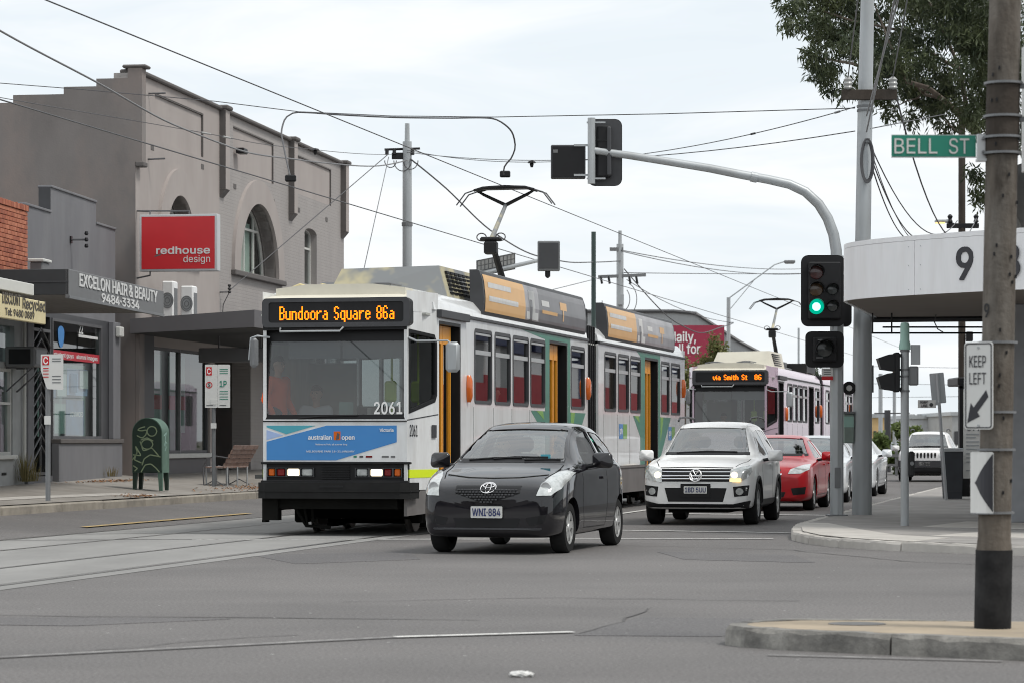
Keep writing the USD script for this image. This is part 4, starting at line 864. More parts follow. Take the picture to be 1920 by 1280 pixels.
def make_tram(pink):
    B_ = M['pink_white'] if pink else M['white']
    lab = 'pale pink and white tram with a cream roof box, farther along the track' if pink else 'white and green articulated tram with orange doors and a blue poster on its front'
    t = thing('tram', lab, 'tram', su(TRK, T0 if not pink else 81.6), STREET)
    y0 = .95; ya, yb = ty(1102), ty(1122); yr = LEN_T
    wr = [rrect(ty(a), ty(b), ZW0, ZW1, .10) for a, b in WINS]
    zd0, zd1 = .40, tz(1045, 640); dr = [sbox(ty(a), zd0, ty(b), zd1) for a, b in DOORS]
    holes = shapely.union_all(wr + dr); skirt_holes = shapely.union_all(dr)
    # ---- bodies
    for nm, fn in (('right', RS_), ('left', LS_)):
        for a, b in ((y0, ya), (yb, yr)):
            hh = holes if nm == 'right' else shapely.union_all(wr)
            part(t, 'side_panel', plate(sbox(a, ZS, b, ZG).difference(hh), .05, fn), B_)
            part(t, 'skirt', plate(sbox(a, .34, b, ZS - .01).difference(hh), .04, frame3(fn.o - [0.006 * np.sign(fn.o[0]), 0, 0], *fn.M)), M['skirt'])
            part(t, 'skirt_rail', MB().box(*sorted((fn.o[0] - .02 * np.sign(fn.o[0]), fn.o[0] + .012 * np.sign(fn.o[0]))), a, b, ZS - .05, ZS - .002).mesh() if nm == 'left' else plate(sbox(a, ZS - .05, b, ZS - .002).difference(hh), .03, frame3(fn.o + [.012, 0, 0], *fn.M)), M['skirt'])
            part(t, 'gutter', MB().box(fn.o[0] - .03, fn.o[0] + .03, a, b, ZG, ZG + .05, .008), M['darkgrey'])
    sec = [(HWT - .01, ZG + .05), (HWT - .03, ZG + .16), (HWT - .16, ZG + .31), (HWT - .34, ZG + .36)]
    for a, b in ((.30, ya), (yb, yr)):
        for s in (1, -1):
            v, f = prism(Polygon([(s * x, z) for x, z in sec] + [(s * (HWT - .34), ZG + .05)]), max(a, y0 - .2), b); part(t, 'roof_edge', (v[:, [0, 2, 1]], f), B_, smooth=40)
        v, f = prism(Polygon([(-HWT + .34, ZG + .05), (-HWT + .34, ZG + .36), (-.5, ZG + .42), (.5, ZG + .42), (HWT - .34, ZG + .36), (HWT - .34, ZG + .05)]), a, b); part(t, 'roof', (v[:, [0, 2, 1]], f), M['cream'])
    part(t, 'floor', MB().box(-HWT + .06, HWT - .32, y0 - .8, yr - .1, ZS - .06, ZS), M['floor']); part(t, 'ceiling', MB().box(-HWT + .06, HWT - .06, y0 - .5, yr - .1, ZG - .04, ZG - .01), M['interior'])
    part(t, 'rear_panel', MB().box(-HWT, HWT, yr + .005, yr + .06, .6, ZG + .2), B_); part(t, 'underframe', MB().box(-1.0, 1.0, .5, yr - .4, .42, ZS - .07), M['under'])
    # articulation
    gb = part(t, 'gangway_bellows', MB().box(-HWT + .09, HWT - .09, ya, yb, .5, ZG + .30), M['black']); zz = MB()
    for k in range(5):
        yy = ya + (yb - ya) * (k + .5) / 5; part(gb, 'bellows_fold', MB().box(-HWT + .05, HWT - .05, yy - .035, yy + .035, .5, ZG + .33, .02), M['black'])
    part(t, 'gangway_roof', MB().box(-.95, .95, ya - .7, yb + .9, ZG + .40, ZG + .72, .02), M['black'])
    # windows
    for i, (w, (a, b)) in enumerate(zip(wr, WINS)):
        fr = part(t, 'window_frame', plate(w.difference(w.buffer(-.055)), .06, frame3(RS_.o + [.010, 0, 0], *RS_.M)), M['darkgrey'])
        y_0, z_0, y_1, z_1 = w.bounds; zt = z_0 + (z_1 - z_0) * .69
        part(fr, 'transom', plate(sbox(y_0 + .05, zt - .035, y_1 - .05, zt + .035), .03, RS_), M['alu']); part(fr, 'top_rail', plate(sbox(y_0 + .06, z_1 - .10, y_1 - .06, z_1 - .065), .03, RS_), M['alu'])
        tw = rng.normal(size=2) * .006      # no two panes of an old tram sit quite flat
        part(fr, 'pane', (RS_([[y_0 + .05, z_0 + .05, -.025 - tw[0]], [y_1 - .05, z_0 + .05, -.025 + tw[0]], [y_1 - .05, z_1 - .05, -.025 + tw[0] + tw[1]], [y_0 + .05, z_1 - .05, -.025 - tw[0] + tw[1]]]), np.array([[0, 1, 2, 3]])), M['pane_dark'])
        part(t, 'far_pane', (LS_([[y_0, z_0, -.025], [y_1, z_0, -.025], [y_1, z_1, -.025], [y_0, z_1, -.025]]), np.array([[0, 1, 2, 3]])), M['pane_dark'])
        if i < 9: part(t, 'panel_seam', plate(sbox(y_0 - .06, ZS + .03, y_0 - .045, ZW0 - .05), .004, frame3(RS_.o + [.003, 0, 0], *RS_.M)), M['fascia_grey'])
    # doors: orange framed leaves set back in a dark opening
    for i, (d, (a, b)) in enumerate(zip(dr, DOORS)):
        y_0, z_0, y_1, z_1 = d.bounds
        part(t, 'door_reveal', plate(frame_poly(y_0 - .002, y_1 + .002, z_0, z_1, .05), .30, frame3(RS_.o - [.004, 0, 0], *RS_.M)), M['black'])
        n = 2 if i == 0 else 3; yl = y_1 - (.22 if i == 0 else .42); w_ = (yl - y_0 - .06) / n; om = M['tram_orange'] if not pink else M['darkgrey']
        for k in range(n):
            p0 = y_0 + .055 + k * w_; p1 = p0 + w_ - .02
            lf = part(t, 'door_leaf', plate(frame_poly(p0, p1, z_0 + .05, z_1 - .06, .055).union(sbox(p0, z_0 + .05, p1, z_0 + (.75 if i else .20))).union(sbox(p0, z_1 - .33, p1, z_1 - .06)), .05, frame3(RS_.o - [.10, 0, 0], *RS_.M)), om)
            part(lf, 'pane', (RS_([[p0 + .07, z_0 + .3, -.13], [p1 - .07, z_0 + .3, -.13], [p1 - .07, z_1 - .34, -.13], [p0 + .07, z_1 - .34, -.13]]), np.array([[0, 1, 2, 3]])), M['pane_dark'])
            if i: part(lf, 'kick_pane', plate(sbox(p0 + .1, z_0 + .28, p1 - .1, z_0 + .62), .008, frame3(RS_.o - [.09, 0, 0], *RS_.M)), M['darkgrey'])
        part(t, 'door_step', MB().box(HWT - .5, HWT + .03, y_0 + .05, y_1 - .05, z_0 - .06, z_0 + .005), M['steel'])
    part(t, 'door_hood', MB().box(HWT - .06, HWT + .07, dr[0].bounds[0] - .1, dr[0].bounds[2] + .35, ZG - .06, ZG + .06, .01), M['darkgrey'])
    for px in (876, 1100, 1279):
        v, f = lathe([(.0, 0), (.075, .0), (.075, .05), (.05, .08), (0, .085)], 14, 'x'); v = v * [1, 1, 2.9]
        part(t, 'marker_light', (v + [HWT + .004, ty(px), tz(px, 728)], f), M['amber'], smooth=40)
    # livery
    if not pink:
        def livery(poly, m_, nm='green_panel', e=.003): 
            g_ = poly.buffer(0).difference(holes.buffer(.002)).intersection(sbox(y0, ZS, yr, ZG - .002)).difference(sbox(ya - .01, 0, yb + .01, 9))
            part(t, nm, plate(g_, .003, frame3(RS_.o + [e, 0, 0], *RS_.M)), m_)
        for c, pl, pr, top in ((1, 1022, 1069, 966), (2, 1200.5, 1237.5, 1192)):
            a, b = ty(pl), ty(pr); tp = ty(top); zl = ZW0 - .06
            livery(Polygon([(tp, ZG), (b, ZG), (b, ZS), (a, ZS), (a, ZW0 - .5), (ty(pl - 27 / c), zl), (a, zl), (a, ZW1 + .02), (tp, ZW1 + .14)]), M['tram_green'])
            livery(Polygon([(b, zl), (b + 1.5, zl), (b + .5, ZS + .4), (b, ZS + .1)]), M['tram_green'], e=.0035)
            livery(Polygon([(a - .75, zl), (a - .2, zl), (a, zl - .3), (a, ZS + .85)]), M['tram_lime'], 'lime_panel', .005)
            livery(Polygon([(b + .05, zl), (b + .45, zl), (b + .25, ZS + .7), (b + .05, ZS + .5)]), M['tram_lime'], 'lime_panel', .005)
        for px, py, s in ((1168, 808, 1.0), (1259, 812, .9)):
            y_, z_ = ty(px), tz(px, py); o = .0055
            part(t, 'logo_panel', plate(sbox(y_ - .46, z_ - .15, y_ - .01, z_ + .15), .003, frame3(RS_.o + [o, 0, 0], *RS_.M)), M['adblue']); part(t, 'logo_panel', plate(sbox(y_ + .01, z_ - .15, y_ + .46, z_ + .15), .003, frame3(RS_.o + [o, 0, 0], *RS_.M)), M['tram_lime'])
            v, f = text('ptv', .13, True, .32, .002); part(t, 'logo_lettering', (frame3(RS_.o + [o + .001, 0, 0], *RS_.M)(v + [y_ - .40, z_ - .05, 0]), f), M['white_paint'])
        # roof advertising boards
        for a, b, split in ((905, 1098, .36), (1137, 1264, .40)):
            pa, pb = ty(a), ty(b); z_0 = ZG + .08; z_1 = z_0 + .76
            prof = [(HWT - .04, z_0), (HWT + .01, z_0 + .10), (HWT + .02, z_0 + .32), (HWT - .01, z_0 + .60), (HWT - .06, z_1 - .02), (HWT - .10, z_1), (HWT - .22, z_1), (HWT - .20, z_0)]
            v, f = prism(Polygon(prof), pa, pb); bd = part(t, 'roof_board', (v[:, [0, 2, 1]], f), M['darkgrey'], smooth=35)
            def onboard(y_0, y_1, q0, q1, m_, nm, e=.006):
                zs = np.linspace(q0, q1, 12); c = np.array(prof[:5]); xs = np.interp(zs, c[:, 1], c[:, 0]) + e
                v = [[x, y, z] for z, x in zip(zs, xs) for y in (y_0, y_1)]; f = [[2 * i, 2 * i + 1, 2 * i + 3, 2 * i + 2] for i in range(11)]
                part(bd, nm, (np.array(v), np.array(f)), m_)
            e0, e1 = z_0 + .09, z_1 - .07; ym = pa + .10 + (pb - pa - .2) * split; yk = ym + (pb - pa) * .13
            onboard(pa + .10, ym, e0, e1, M['adorange'], 'poster'); onboard(ym, yk, e0, e1, M['adgrey'], 'poster'); onboard(yk, pb - .12, e0, e1, M['addark'] if a < 1000 else M['adgrey'], 'poster')
            for z_, w_, h_ in ((e1 - .20, .62, .085), (e1 - .42, .80, .085)): onboard(pa + .35, pa + .35 + (ym - pa - .4) * w_, z_, z_ + h_, M['letter_white'], 'poster_text', .009)
            onboard(ym + .1, yk - .1, e0 + .02, e0 + .15, M['letter_white'], 'poster_text', .009)
            fig = ym + (yk - ym) * .5
            onboard(fig - .25, fig + .22, e0 + .1, e1 - .08, M['letter_white'], 'poster_figure', .008); onboard(fig - .22, fig - .02, e0, e0 + .36, M['addark'], 'poster_figure', .012)
            onboard(yk + .25, yk + .9, e1 - .30, e1 - .20, M['letter_white'], 'poster_text', .009); onboard(yk + .25, yk + 1.6, e0 + .17, e0 + .23, M['adorange'], 'poster_text', .009); onboard(yk + 1.9, yk + 2.5, e1 - .30, e1 - .16, M['adorange'], 'poster_text', .009); onboard(yk + 2.1, yk + 2.2, e0 + .10, e1 - .18, M['adorange'], 'poster_text', .0095)
    # roof equipment
    yq0, yq1 = 2.85, 5.75; zt = 4.13
    q = part(t, 'roof_box', trimesh.convex.convex_hull(np.array([[-.98, yq0, 3.6], [.95, yq0, 3.6], [.98, yq1, 3.6], [-.98, yq1, 3.6], [-.80, yq0 + .35, zt], [.80, yq0 + .3, zt + .03], [.86, yq1, zt + .02], [-.8, yq1, zt]])), M['roofgrey'] if not pink else M['cream'])
    g_ = MB()
    for r in range(6):
        for c in range(7):
            yy = yq0 + .55 + c * .27; zc = 3.72 + r * .066; xx = .965 - (zc - 3.6) * .22
            g_.box(xx - .03, xx + .006, yy, yy + .22, zc, zc + .038)
    part(q, 'louvre', g_, M['black'], kind='stuff')
    for x, y in ((.3, 1.6), (-.75, 2.2), (.1, 2.6)): part(t, 'roof_fitting', MB().tube([[x - .3, y, 3.76], [x - .1, y, 3.80], [x + .1, y, 3.80], [x + .3, y, 3.76]], .018, 6).box(x - .12, x + .12, y - .06, y + .06, 3.72, 3.79), M['steel_dark'])
    if not pink:
        part(t, 'roof_rib', MB().tube([[-.95, .9, 3.70], [-.8, .9, 3.76], [-.6, .9, 3.70]], .018, 6).tube([[-.62, 1.0, 3.70], [-.48, 1.0, 3.76], [-.25, 1.0, 3.71]], .018, 6), M['sign_cream'])
        part(t, 'resistor_case', MB().box(-1.3, -.2, 3.6, 8, 3.55, 3.95, .05), M['steel_dark'])
    # pantograph (single arm, knee towards the front)
    yp = 51.05 - T0; zh = 6.05
    pg = part(t, 'pantograph_base', MB().box(-.45, .45, yp - .9, yp + .9, 3.70, 3.84, .02).box(-.3, .3, yp - .2, yp + .35, 3.84, 4.05, .02), M['steel_dark'])
    yk, zk = yp - 1.3, 5.08
    part(pg, 'lower_arm', MB().tube([[0, yp + .3, 4.0], [0, yk, zk]], [.075, .055], 8), M['black']); part(pg, 'upper_arm', MB().tube([[0, yk, zk], [0, yp - .05, zh - .22]], [.05, .038], 8), M['roofgrey'])
    part(pg, 'knee', MB().box(-.12, .12, yk - .1, yk + .1, zk - .26, zk - .02, .03).box(-.2, .2, yk - .08, yk + .08, zk - .02, zk + .06, .03), M['black'])
    c_ = MB()
    for s in (-1, 1): c_.tube([[s * (.18 + .09 * math.cos(x)), yk, zk + .06 + .07 * math.sin(x)] for x in np.linspace(0, 6.28, 14)], .012, 5)
    part(pg, 'knee_cable', c_, M['wire'])
    hd = MB()
    for s in (-1, 1): hd.tube([[0, yp - .05, zh - .22], [s * .42, yp - .05, zh - .02], [s * .56, yp - .05, zh + .06]], [.038, .032, .02], 6)
    part(pg, 'head_fork', hd, M['black'])
    sh_ = MB()
    for yy in (yp - .2, yp + .1): sh_.tube([[-.58, yy, zh + .05], [-.40, yy, zh + .10], [0, yy, zh + .12], [.40, yy, zh + .10], [.58, yy, zh + .05]], .028, 6)
    sh_.box(-.5, .5, yp - .19, yp + .09, zh + .075, zh + .10)
    part(pg, 'contact_strip', sh_, M['black']); hn = MB()
    for s in (-1, 1):
        for yy in (yp - .2, yp + .1): hn.tube([[s * .56, yy, zh + .06], [s * .75, yy, zh + .0], [s * .92, yy, zh - .22]], .014, 5)
    part(pg, 'horn', hn, M['wire'])
    # ---- front
    hw = 1.10
    fl = np.array([[-hw, 0], [hw, 0]])
    cs = math.hypot(HWT - hw, y0); ca = [(HWT - hw) / cs, y0 / cs]
    CR = frame3([hw, 0, 0], [ca[0], ca[1], 0], [0, 0, 1], [ca[1], -ca[0], 0]); CL = frame3([-hw, 0, 0], [-ca[0], ca[1], 0], [0, 0, 1], [-ca[1], -ca[0], 0])
    part(t, 'front_panel', plate(sbox(-hw, 1.07, hw, 1.72), .05, FR(0)), B_)
    part(t, 'sill_strip', MB().box(-hw, hw, -.012, .0, 1.685, 1.70), M['black'])
    cw = Polygon([(.05, 1.80), (cs - .10, 1.98), (cs - .04, 2.08), (cs - .04, 2.86), (cs - .12, 2.98), (.05, 3.04)])
    for nm, fn in (('r', CR), ('l', CL)):
        part(t, 'corner_panel', plate(sbox(0, .68, cs, ZG).difference(cw), .05, fn), B_); part(t, 'corner_skirt', plate(Polygon([(.0, .30), (cs, .34), (cs, .67), (0, .67)]), .05, fn), M['skirt'])
        part(t, 'corner_frame', plate(cw.difference(cw.buffer(-.05)), .05, frame3(fn.o + fn.M[2] * .006, *fn.M)), M['black'])
        c = np.array(cw.buffer(-.04).exterior.coords)[:-1]; part(t, 'corner_pane', (fn(np.column_stack([c, np.full(len(c), -.03)])), np.array([[0, i, i + 1] for i in range(1, len(c) - 1)])), M['pane_dark'])
        part(t, 'reflective_band', plate(sbox(.03, .86, cs - .02, .98), .004, frame3(fn.o + fn.M[2] * .005, *fn.M)), M['hivis'])
        part(t, 'corner_seam', plate(Polygon([(0, 1.70), (cs, 1.79), (cs, 1.805), (0, 1.715)]), .004, frame3(fn.o + fn.M[2] * .004, *fn.M)), M['darkgrey'])
        v, f = prism(Polygon([(0, -.02), (ca[0] * cs, ca[1] * cs), (0, ca[1] * cs)]) if nm == 'r' else Polygon([(0, -.02), (-ca[0] * cs, ca[1] * cs), (0, ca[1] * cs)]), ZG, ZG + .30)
        part(t, 'brow', (v + [hw if nm == 'r' else -hw, 0, 0], f), B_)
    v, f = text('2061', .17, False, .24, .002)
    if not pink: part(t, 'fleet_number', (frame3(CR.o + CR.M[2] * .005, *CR.M)(v + [.08, 1.47, 0]), f), M['black_paint'])
    part(t, 'fuel_flap', plate(sbox(cs - .22, 1.45, cs - .08, 1.64), .01, frame3(CR.o + CR.M[2] * .02, *CR.M)), M['darkgrey'])
    # windscreen, its frame, wipers and blinds
    yb_, yt_ = .02, .16; WS = frame3([0, yb_, 1.72], [1, 0, 0], [0, yt_ - yb_, 1.34], [0, -1, 0])
    part(t, 'windscreen_frame', (WS(np.array(prism(sbox(-hw, 0, hw, 1).difference(rrect(-hw + .05, hw - .05, .05, .86, .04)), -.04, .012)[0])), prism(sbox(-hw, 0, hw, 1).difference(rrect(-hw + .05, hw - .05, .05, .86, .04)), -.04, .012)[1]), M['black'])
    part(t, 'windscreen', (WS([[-hw + .04, .03, 0], [hw - .04, .03, 0], [hw - .04, .98, 0], [-hw + .04, .98, 0]]), np.array([[0, 1, 2, 3]])), M['tram_screen'])
    part(t, 'sun_blind', MB().box(-.78, .02, .24, .25, 2.62, 2.86), M['fascia_grey']); part(t, 'sun_blind', MB().box(.06, hw - .06, .22, .23, 2.62, 2.90), M['fascia_grey']); part(t, 'cab_header', MB().box(-hw + .02, hw - .02, .26, .5, 2.84, 3.1), M['black'])
    part(t, 'wiper', MB().tube([[-.55, -.01, 1.735], [-.2, .0, 1.765], [.35, .0, 1.775]], .012, 5), M['black'])
    if not pink:
        v, f = text('2061', .17, True, fx(754) - fx(701), .003); part(t, 'fleet_number', (FR(.012)(v + [fx(701), 1.80, 0]), f), M['white_paint'])
    # destination board
    db = rrect(fx(493), fx(769), 3.07, 3.50, .07)
    part(t, 'destination_case', plate(db, .42, FR(-.03)), M['black']); part(t, 'destination_rim', plate(db.difference(rrect(fx(493) + .10, fx(769) - .09, 3.14, 3.44, .04)), .01, FR(-.045)), M['darkgrey'])
    part(t, 'header_panel', plate(Polygon([(-hw, 3.03), (hw, 3.03), (hw, 3.12), (-hw, 3.12)]), .1, FR(-.005)), M['black'])
    s_ = 'via Smith St   86' if pink else 'Bundoora Square 86a'
    if pink: part(t, 'destination_lettering', led('via Smith St', .155, 1.02, FR(-.036, fx(493))).xf(lambda v: v + [.62, 0, 3.21]), M['led'], kind='stuff'); part(t, 'route_number', led('86', .155, .20, FR(-.036, fx(493))).xf(lambda v: v + [1.86, 0, 3.21]), M['led'], kind='stuff')
    else: part(t, 'destination_lettering', led(s_, .20, fx(740) - fx(525), FR(-.036, fx(525))).xf(lambda v: v + [0, 0, fz(600)]), M['led'], kind='stuff')
    part(t, 'grab_rail', MB().tube([[fx(527), -.03, 3.06], [fx(528), -.09, 3.01], [fx(640), -.09, 3.01], [fx(645), -.03, 3.07]], .016, 6), M['steel'])
    part(t, 'roof_front', trimesh.convex.convex_hull(np.array([[-hw, .05, 3.46], [hw, .05, 3.46], [-hw, .05, 3.50], [hw, .05, 3.50], [-.98, .95, 3.66], [.98, .95, 3.66], [-1.2, .95, 3.4], [1.2, .95, 3.4], [.4, .95, 3.72], [-.4, .95, 3.72]])), M['cream'])
    # poster
    if not pink:
        px0, px1, pz0, pz1 = fx(500), fx(744), fz(862), fz(797)
        part(t, 'poster', plate(Polygon([(px0, pz0), (fx(630), pz0), (px1, fz(828)), (px1, pz1), (fx(612), pz1), (px0, fz(827))]), .003, FR(-.004)), M['adblue'])
        part(t, 'poster_corner', plate(Polygon([(px0, pz1), (fx(592), pz1), (fx(537), fz(813)), (px0, fz(800))]), .003, FR(-.004)), M['adteal']); part(t, 'poster_corner', plate(Polygon([(px0, fz(805)), (fx(531), fz(815)), (px0, fz(824))]), .003, FR(-.004)), M['adpale'])
        for s, xa, xb, z_, h_, bd_ in (('australian', 578, 622, 823, .062, True), ('open', 641, 665, 823, .062, True), ('Melbourne Park, all summer long', 592, 651, 833.5, .022, False), ('MELBOURNE PARK 18-31 JANUARY', 575, 665, 847, .026, False), ('Victoria', 712, 738, 808.5, .045, True)):
            v, f = text(s, h_, bd_, fx(xb) - fx(xa), .002); part(t, 'poster_lettering', (FR(-.006)(v + [fx(xa), fz(z_), 0]), f), M['white_paint'])
        part(t, 'poster_emblem', plate(sbox(fx(626), fz(824), fx(638.5), fz(808)), .002, FR(-.006)), M['amber']); part(t, 'poster_emblem', plate(Polygon([(fx(630), fz(824)), (fx(636), fz(822)), (fx(637), fz(813)), (fx(633), fz(810)), (fx(631), fz(816))]), .002, FR(-.0075)), M['addark'])
        for xa, xb, m_ in ((663, 669, 'tram_green'), (674, 681, 'addark'), (686, 698, 'red_lens'), (716, 729, 'fascia_grey'), (733, 741, 'fascia_grey')): part(t, 'sponsor_mark', plate(sbox(fx(xa), fz(857), fx(xb), fz(853.5)), .002, FR(-.005)), M[m_])
    # lamps and bumper
    part(t, 'lamp_panel', MB().box(-hw - .02, hw + .02, .03, .14, .78, 1.07), M['black']); part(t, 'lamp_shelf', MB().box(-hw - .03, hw + .06, -.03, .06, 1.06, 1.095, .01).box(-hw - .03, hw + .03, -.03, .06, .78, .82, .01), M['black'])
    lt = MB(); grid = MB()
    for xa, xb, m_ in ((502, 516, 'amber'), (518, 535, 'red_lens'), (537, 562, 'headlamp'), (564, 587, 'lamp_clear'), (667, 690, 'lamp_clear'), (693, 718, 'headlamp'), (719, 735, 'red_lens'), (738, 752, 'amber')):
        part(t, 'headlight' if m_ in ('headlamp', 'lamp_clear') else 'marker_lamp', MB().box(fx(xa) + .012, fx(xb) - .012, .0, .04, fz(891.5), fz(878), .015), M[m_])
        part(t, 'lamp_bezel', plate(sbox(fx(xa) - .012, fz(893.5), fx(xb) + .012, fz(876)).difference(sbox(fx(xa), fz(892.5), fx(xb), fz(877))), .03, FR(-.004)), M['darkgrey'])
    for k in range(6): grid.box(fx(602), fx(655), .0, .02, .84 + k * .035, .855 + k * .035)
    part(t, 'vent_grille', grid, M['black'], kind='stuff')
    bp = Polygon([(-hw - .05, .2), (-hw - .05, -.08), (-hw + .08, -.18), (hw - .06, -.18), (hw + .07, -.08), (hw + .12, .25)])
    bm_ = part(t, 'bumper', prism(bp, .555, .79), M['rubber']); part(bm_, 'bumper_rib', prism(bp.buffer(.012), .655, .675), M['rubber']); part(bm_, 'bumper_slot', MB().box(-.18, .18, -.186, -.178, .72, .75), M['black'])
    part(t, 'apron', MB().box(-.95, .95, .0, .3, .40, .56), M['under']); part(t, 'step_bracket', MB().box(-1.1, -.86, -.05, .15, .23, .56).box(-1.1, -1.05, -.055, .155, .20, .24), M['under'])
    part(t, 'lifeguard', MB().tube([[-.72, .1, .55], [-.52, .3, .14], [-.15, .3, .12]], .028, 6).tube([[-.52, .1, .55], [-.50, .3, .14]], .02, 6).tube([[-.42, .2, .55], [-.40, .25, .2]], .02, 6).box(-.75, -.3, .1, .35, .46, .56), M['under'])
    # bogies
    for yc in (2.6, (ya + yb) / 2, yr - 3.0):
        bg = part(t, 'bogie_frame', MB().box(-.95, .95, yc - 1.3, yc + 1.3, .22, .46, .03).box(-1.0, -.82, yc - 1.35, yc + 1.35, .16, .40, .03).box(.82, 1.0, yc - 1.35, yc + 1.35, .16, .40, .03).box(-.5, .5, yc - .3, yc + .3, .12, .42), M['under'])
        for yy in (yc - .85, yc + .85):
            for s in (-1, 1): part(bg, 'wheel', lathe([(.30, -.05), (.34, -.05), (.34, -.03), (.31, .0), (.31, .05)], 20, 'x', (s * .74, yy, .325)), M['rail'])
            part(bg, 'axle', lathe([(.06, -.74), (.06, .74)], 8, 'x', (0, yy, .325)), M['under'])
        part(bg, 'track_brake', MB().box(.66, .80, yc - .35, yc + .35, .07, .17, .02).box(-.80, -.66, yc - .35, yc + .35, .07, .17, .02), M['under'])
    # mirrors
    for s, ap, c in ((1, [[hw - .02, .05, 2.93], [hw + .15, -.02, 2.86], [hw + .62, -.04, 2.86], [hw + .70, -.04, 2.80], [hw + .71, -.04, 2.66]], (hw + .70, -.04, 2.62)), (-1, [[-hw + .1, .02, 2.93], [-hw - .08, -.04, 2.95], [-hw - .17, -.06, 2.92], [-hw - .20, -.06, 2.60]], (-hw - .12, -.06, 2.70))):
        a_ = part(t, 'mirror_arm', MB().tube(ap, .016, 6), M['steel']); w_ = .105 if s > 0 else .065
        part(a_, 'mirror', (rbox(c[0] - w_, c[0] + w_, c[1] - .05, c[1] + .05, c[2] - .22, c[2] + .22, .045)), M['steel'] if s > 0 else M['steel_dark'], smooth=40)
    # inside
    st = MB()
    for yy in np.arange(5.0, yr - 1, .95):
        if any(abs(yy - (ty(a) + ty(b)) / 2) < 1.1 for a, b in DOORS + [(1102, 1122)]): continue
        for s in (-1, 1): part(t, 'seat', MB().box(s * .45, s * 1.18, yy, yy + .42, 1.30, 1.38, .03).box(s * .45, s * 1.18, yy + .40, yy + .48, 1.34, 1.98, .03), M['tram_seat'])
    part(t, 'dash', MB().box(-hw + .06, hw - .06, .12, .55, 1.2, 1.66, .04).box(-hw + .06, hw - .06, .05, .2, 1.1, 1.5), M['darkgrey'])
    part(t, 'cab_wall', MB().box(-.95, -.2, 1.9, 1.94, .9, 2.6).box(.25, .30, .9, 1.9, .9, 1.9), M['interior'])
    for x, y in ((.62, .95), (.95, 1.25)): 
        part(t, 'handrail', MB().tube([[x, y, .9], [x, y, 3.2]], .018, 6), M['lime_pole']); part(t, 'ticket_reader', MB().box(x - .09, x + .09, y - .12, y - .03, 1.98, 2.30, .03), M['lime_pole'])
    part(t, 'notice', MB().box(-.02, .2, .30, .305, 1.78, 1.98), M['shop_pale'])
    return t
TR1 = make_tram(False); TR2 = make_tram(True)
def intram(x, y, z, u0=T0): return su(TRK + x, u0 + y, z)
person('tram driver in a white shirt behind the windscreen of the nearer tram', intram(-.62, 1.15, 1.28), STREET, 'drive', M['shirt_white'], M['shirt_dark'])
person('person in an orange high visibility vest standing at the left of the tram cab', intram(-1.06, .62, .90), STREET + 70, 'stand', M['hivis_orange'], M['shirt_dark'])
person('tram passenger sitting behind the third side window in a grey top', intram(.92, ty(972), 1.38), STREET, 'sit', M['fascia_grey'], M['shirt_dark'])
person('driver in a pale shirt behind the windscreen of the farther pink tram', intram(-.34, 1.25, 1.28, 81.6), STREET, 'drive', M['shirt_white'], M['shirt_dark'])
# ------------------------------------------------------------------ cars: one lofted shell, cut for windows and wheels, lamps and panes laid on its skin
def raycast(O, d, V, Fc):
    """nearest hit of rays O + t*d with a mesh: points and normals (nan where missed)"""
    a, b, c = V[Fc[:, 0]], V[Fc[:, 1]], V[Fc[:, 2]]; e1, e2 = b - a, c - a
    h = np.cross(d, e2); det = (e1 * h).sum(1); ok = np.abs(det) > 1e-12; inv = np.where(ok, 1 / np.where(ok, det, 1), 0)
    P = np.full((len(O), 3), np.nan); Nn = np.full((len(O), 3), np.nan)
    nrm = np.cross(e1, e2); nrm /= np.linalg.norm(nrm, axis=1, keepdims=True) + 1e-20
    for i, o in enumerate(O):
        s = o - a; u = (s * h).sum(1) * inv; q = np.cross(s, e1); v = (q @ d) * inv; t = (e2 * q).sum(1) * inv
        m = ok & (u >= -1e-6) & (v >= -1e-6) & (u + v <= 1 + 1e-6) & (t > 0)
        if m.any():
            k = np.where(m)[0][np.argmin(t[m])]; P[i] = o + t[k] * d; Nn[i] = nrm[k] if nrm[k] @ d < 0 else -nrm[k]
    return P, Nn
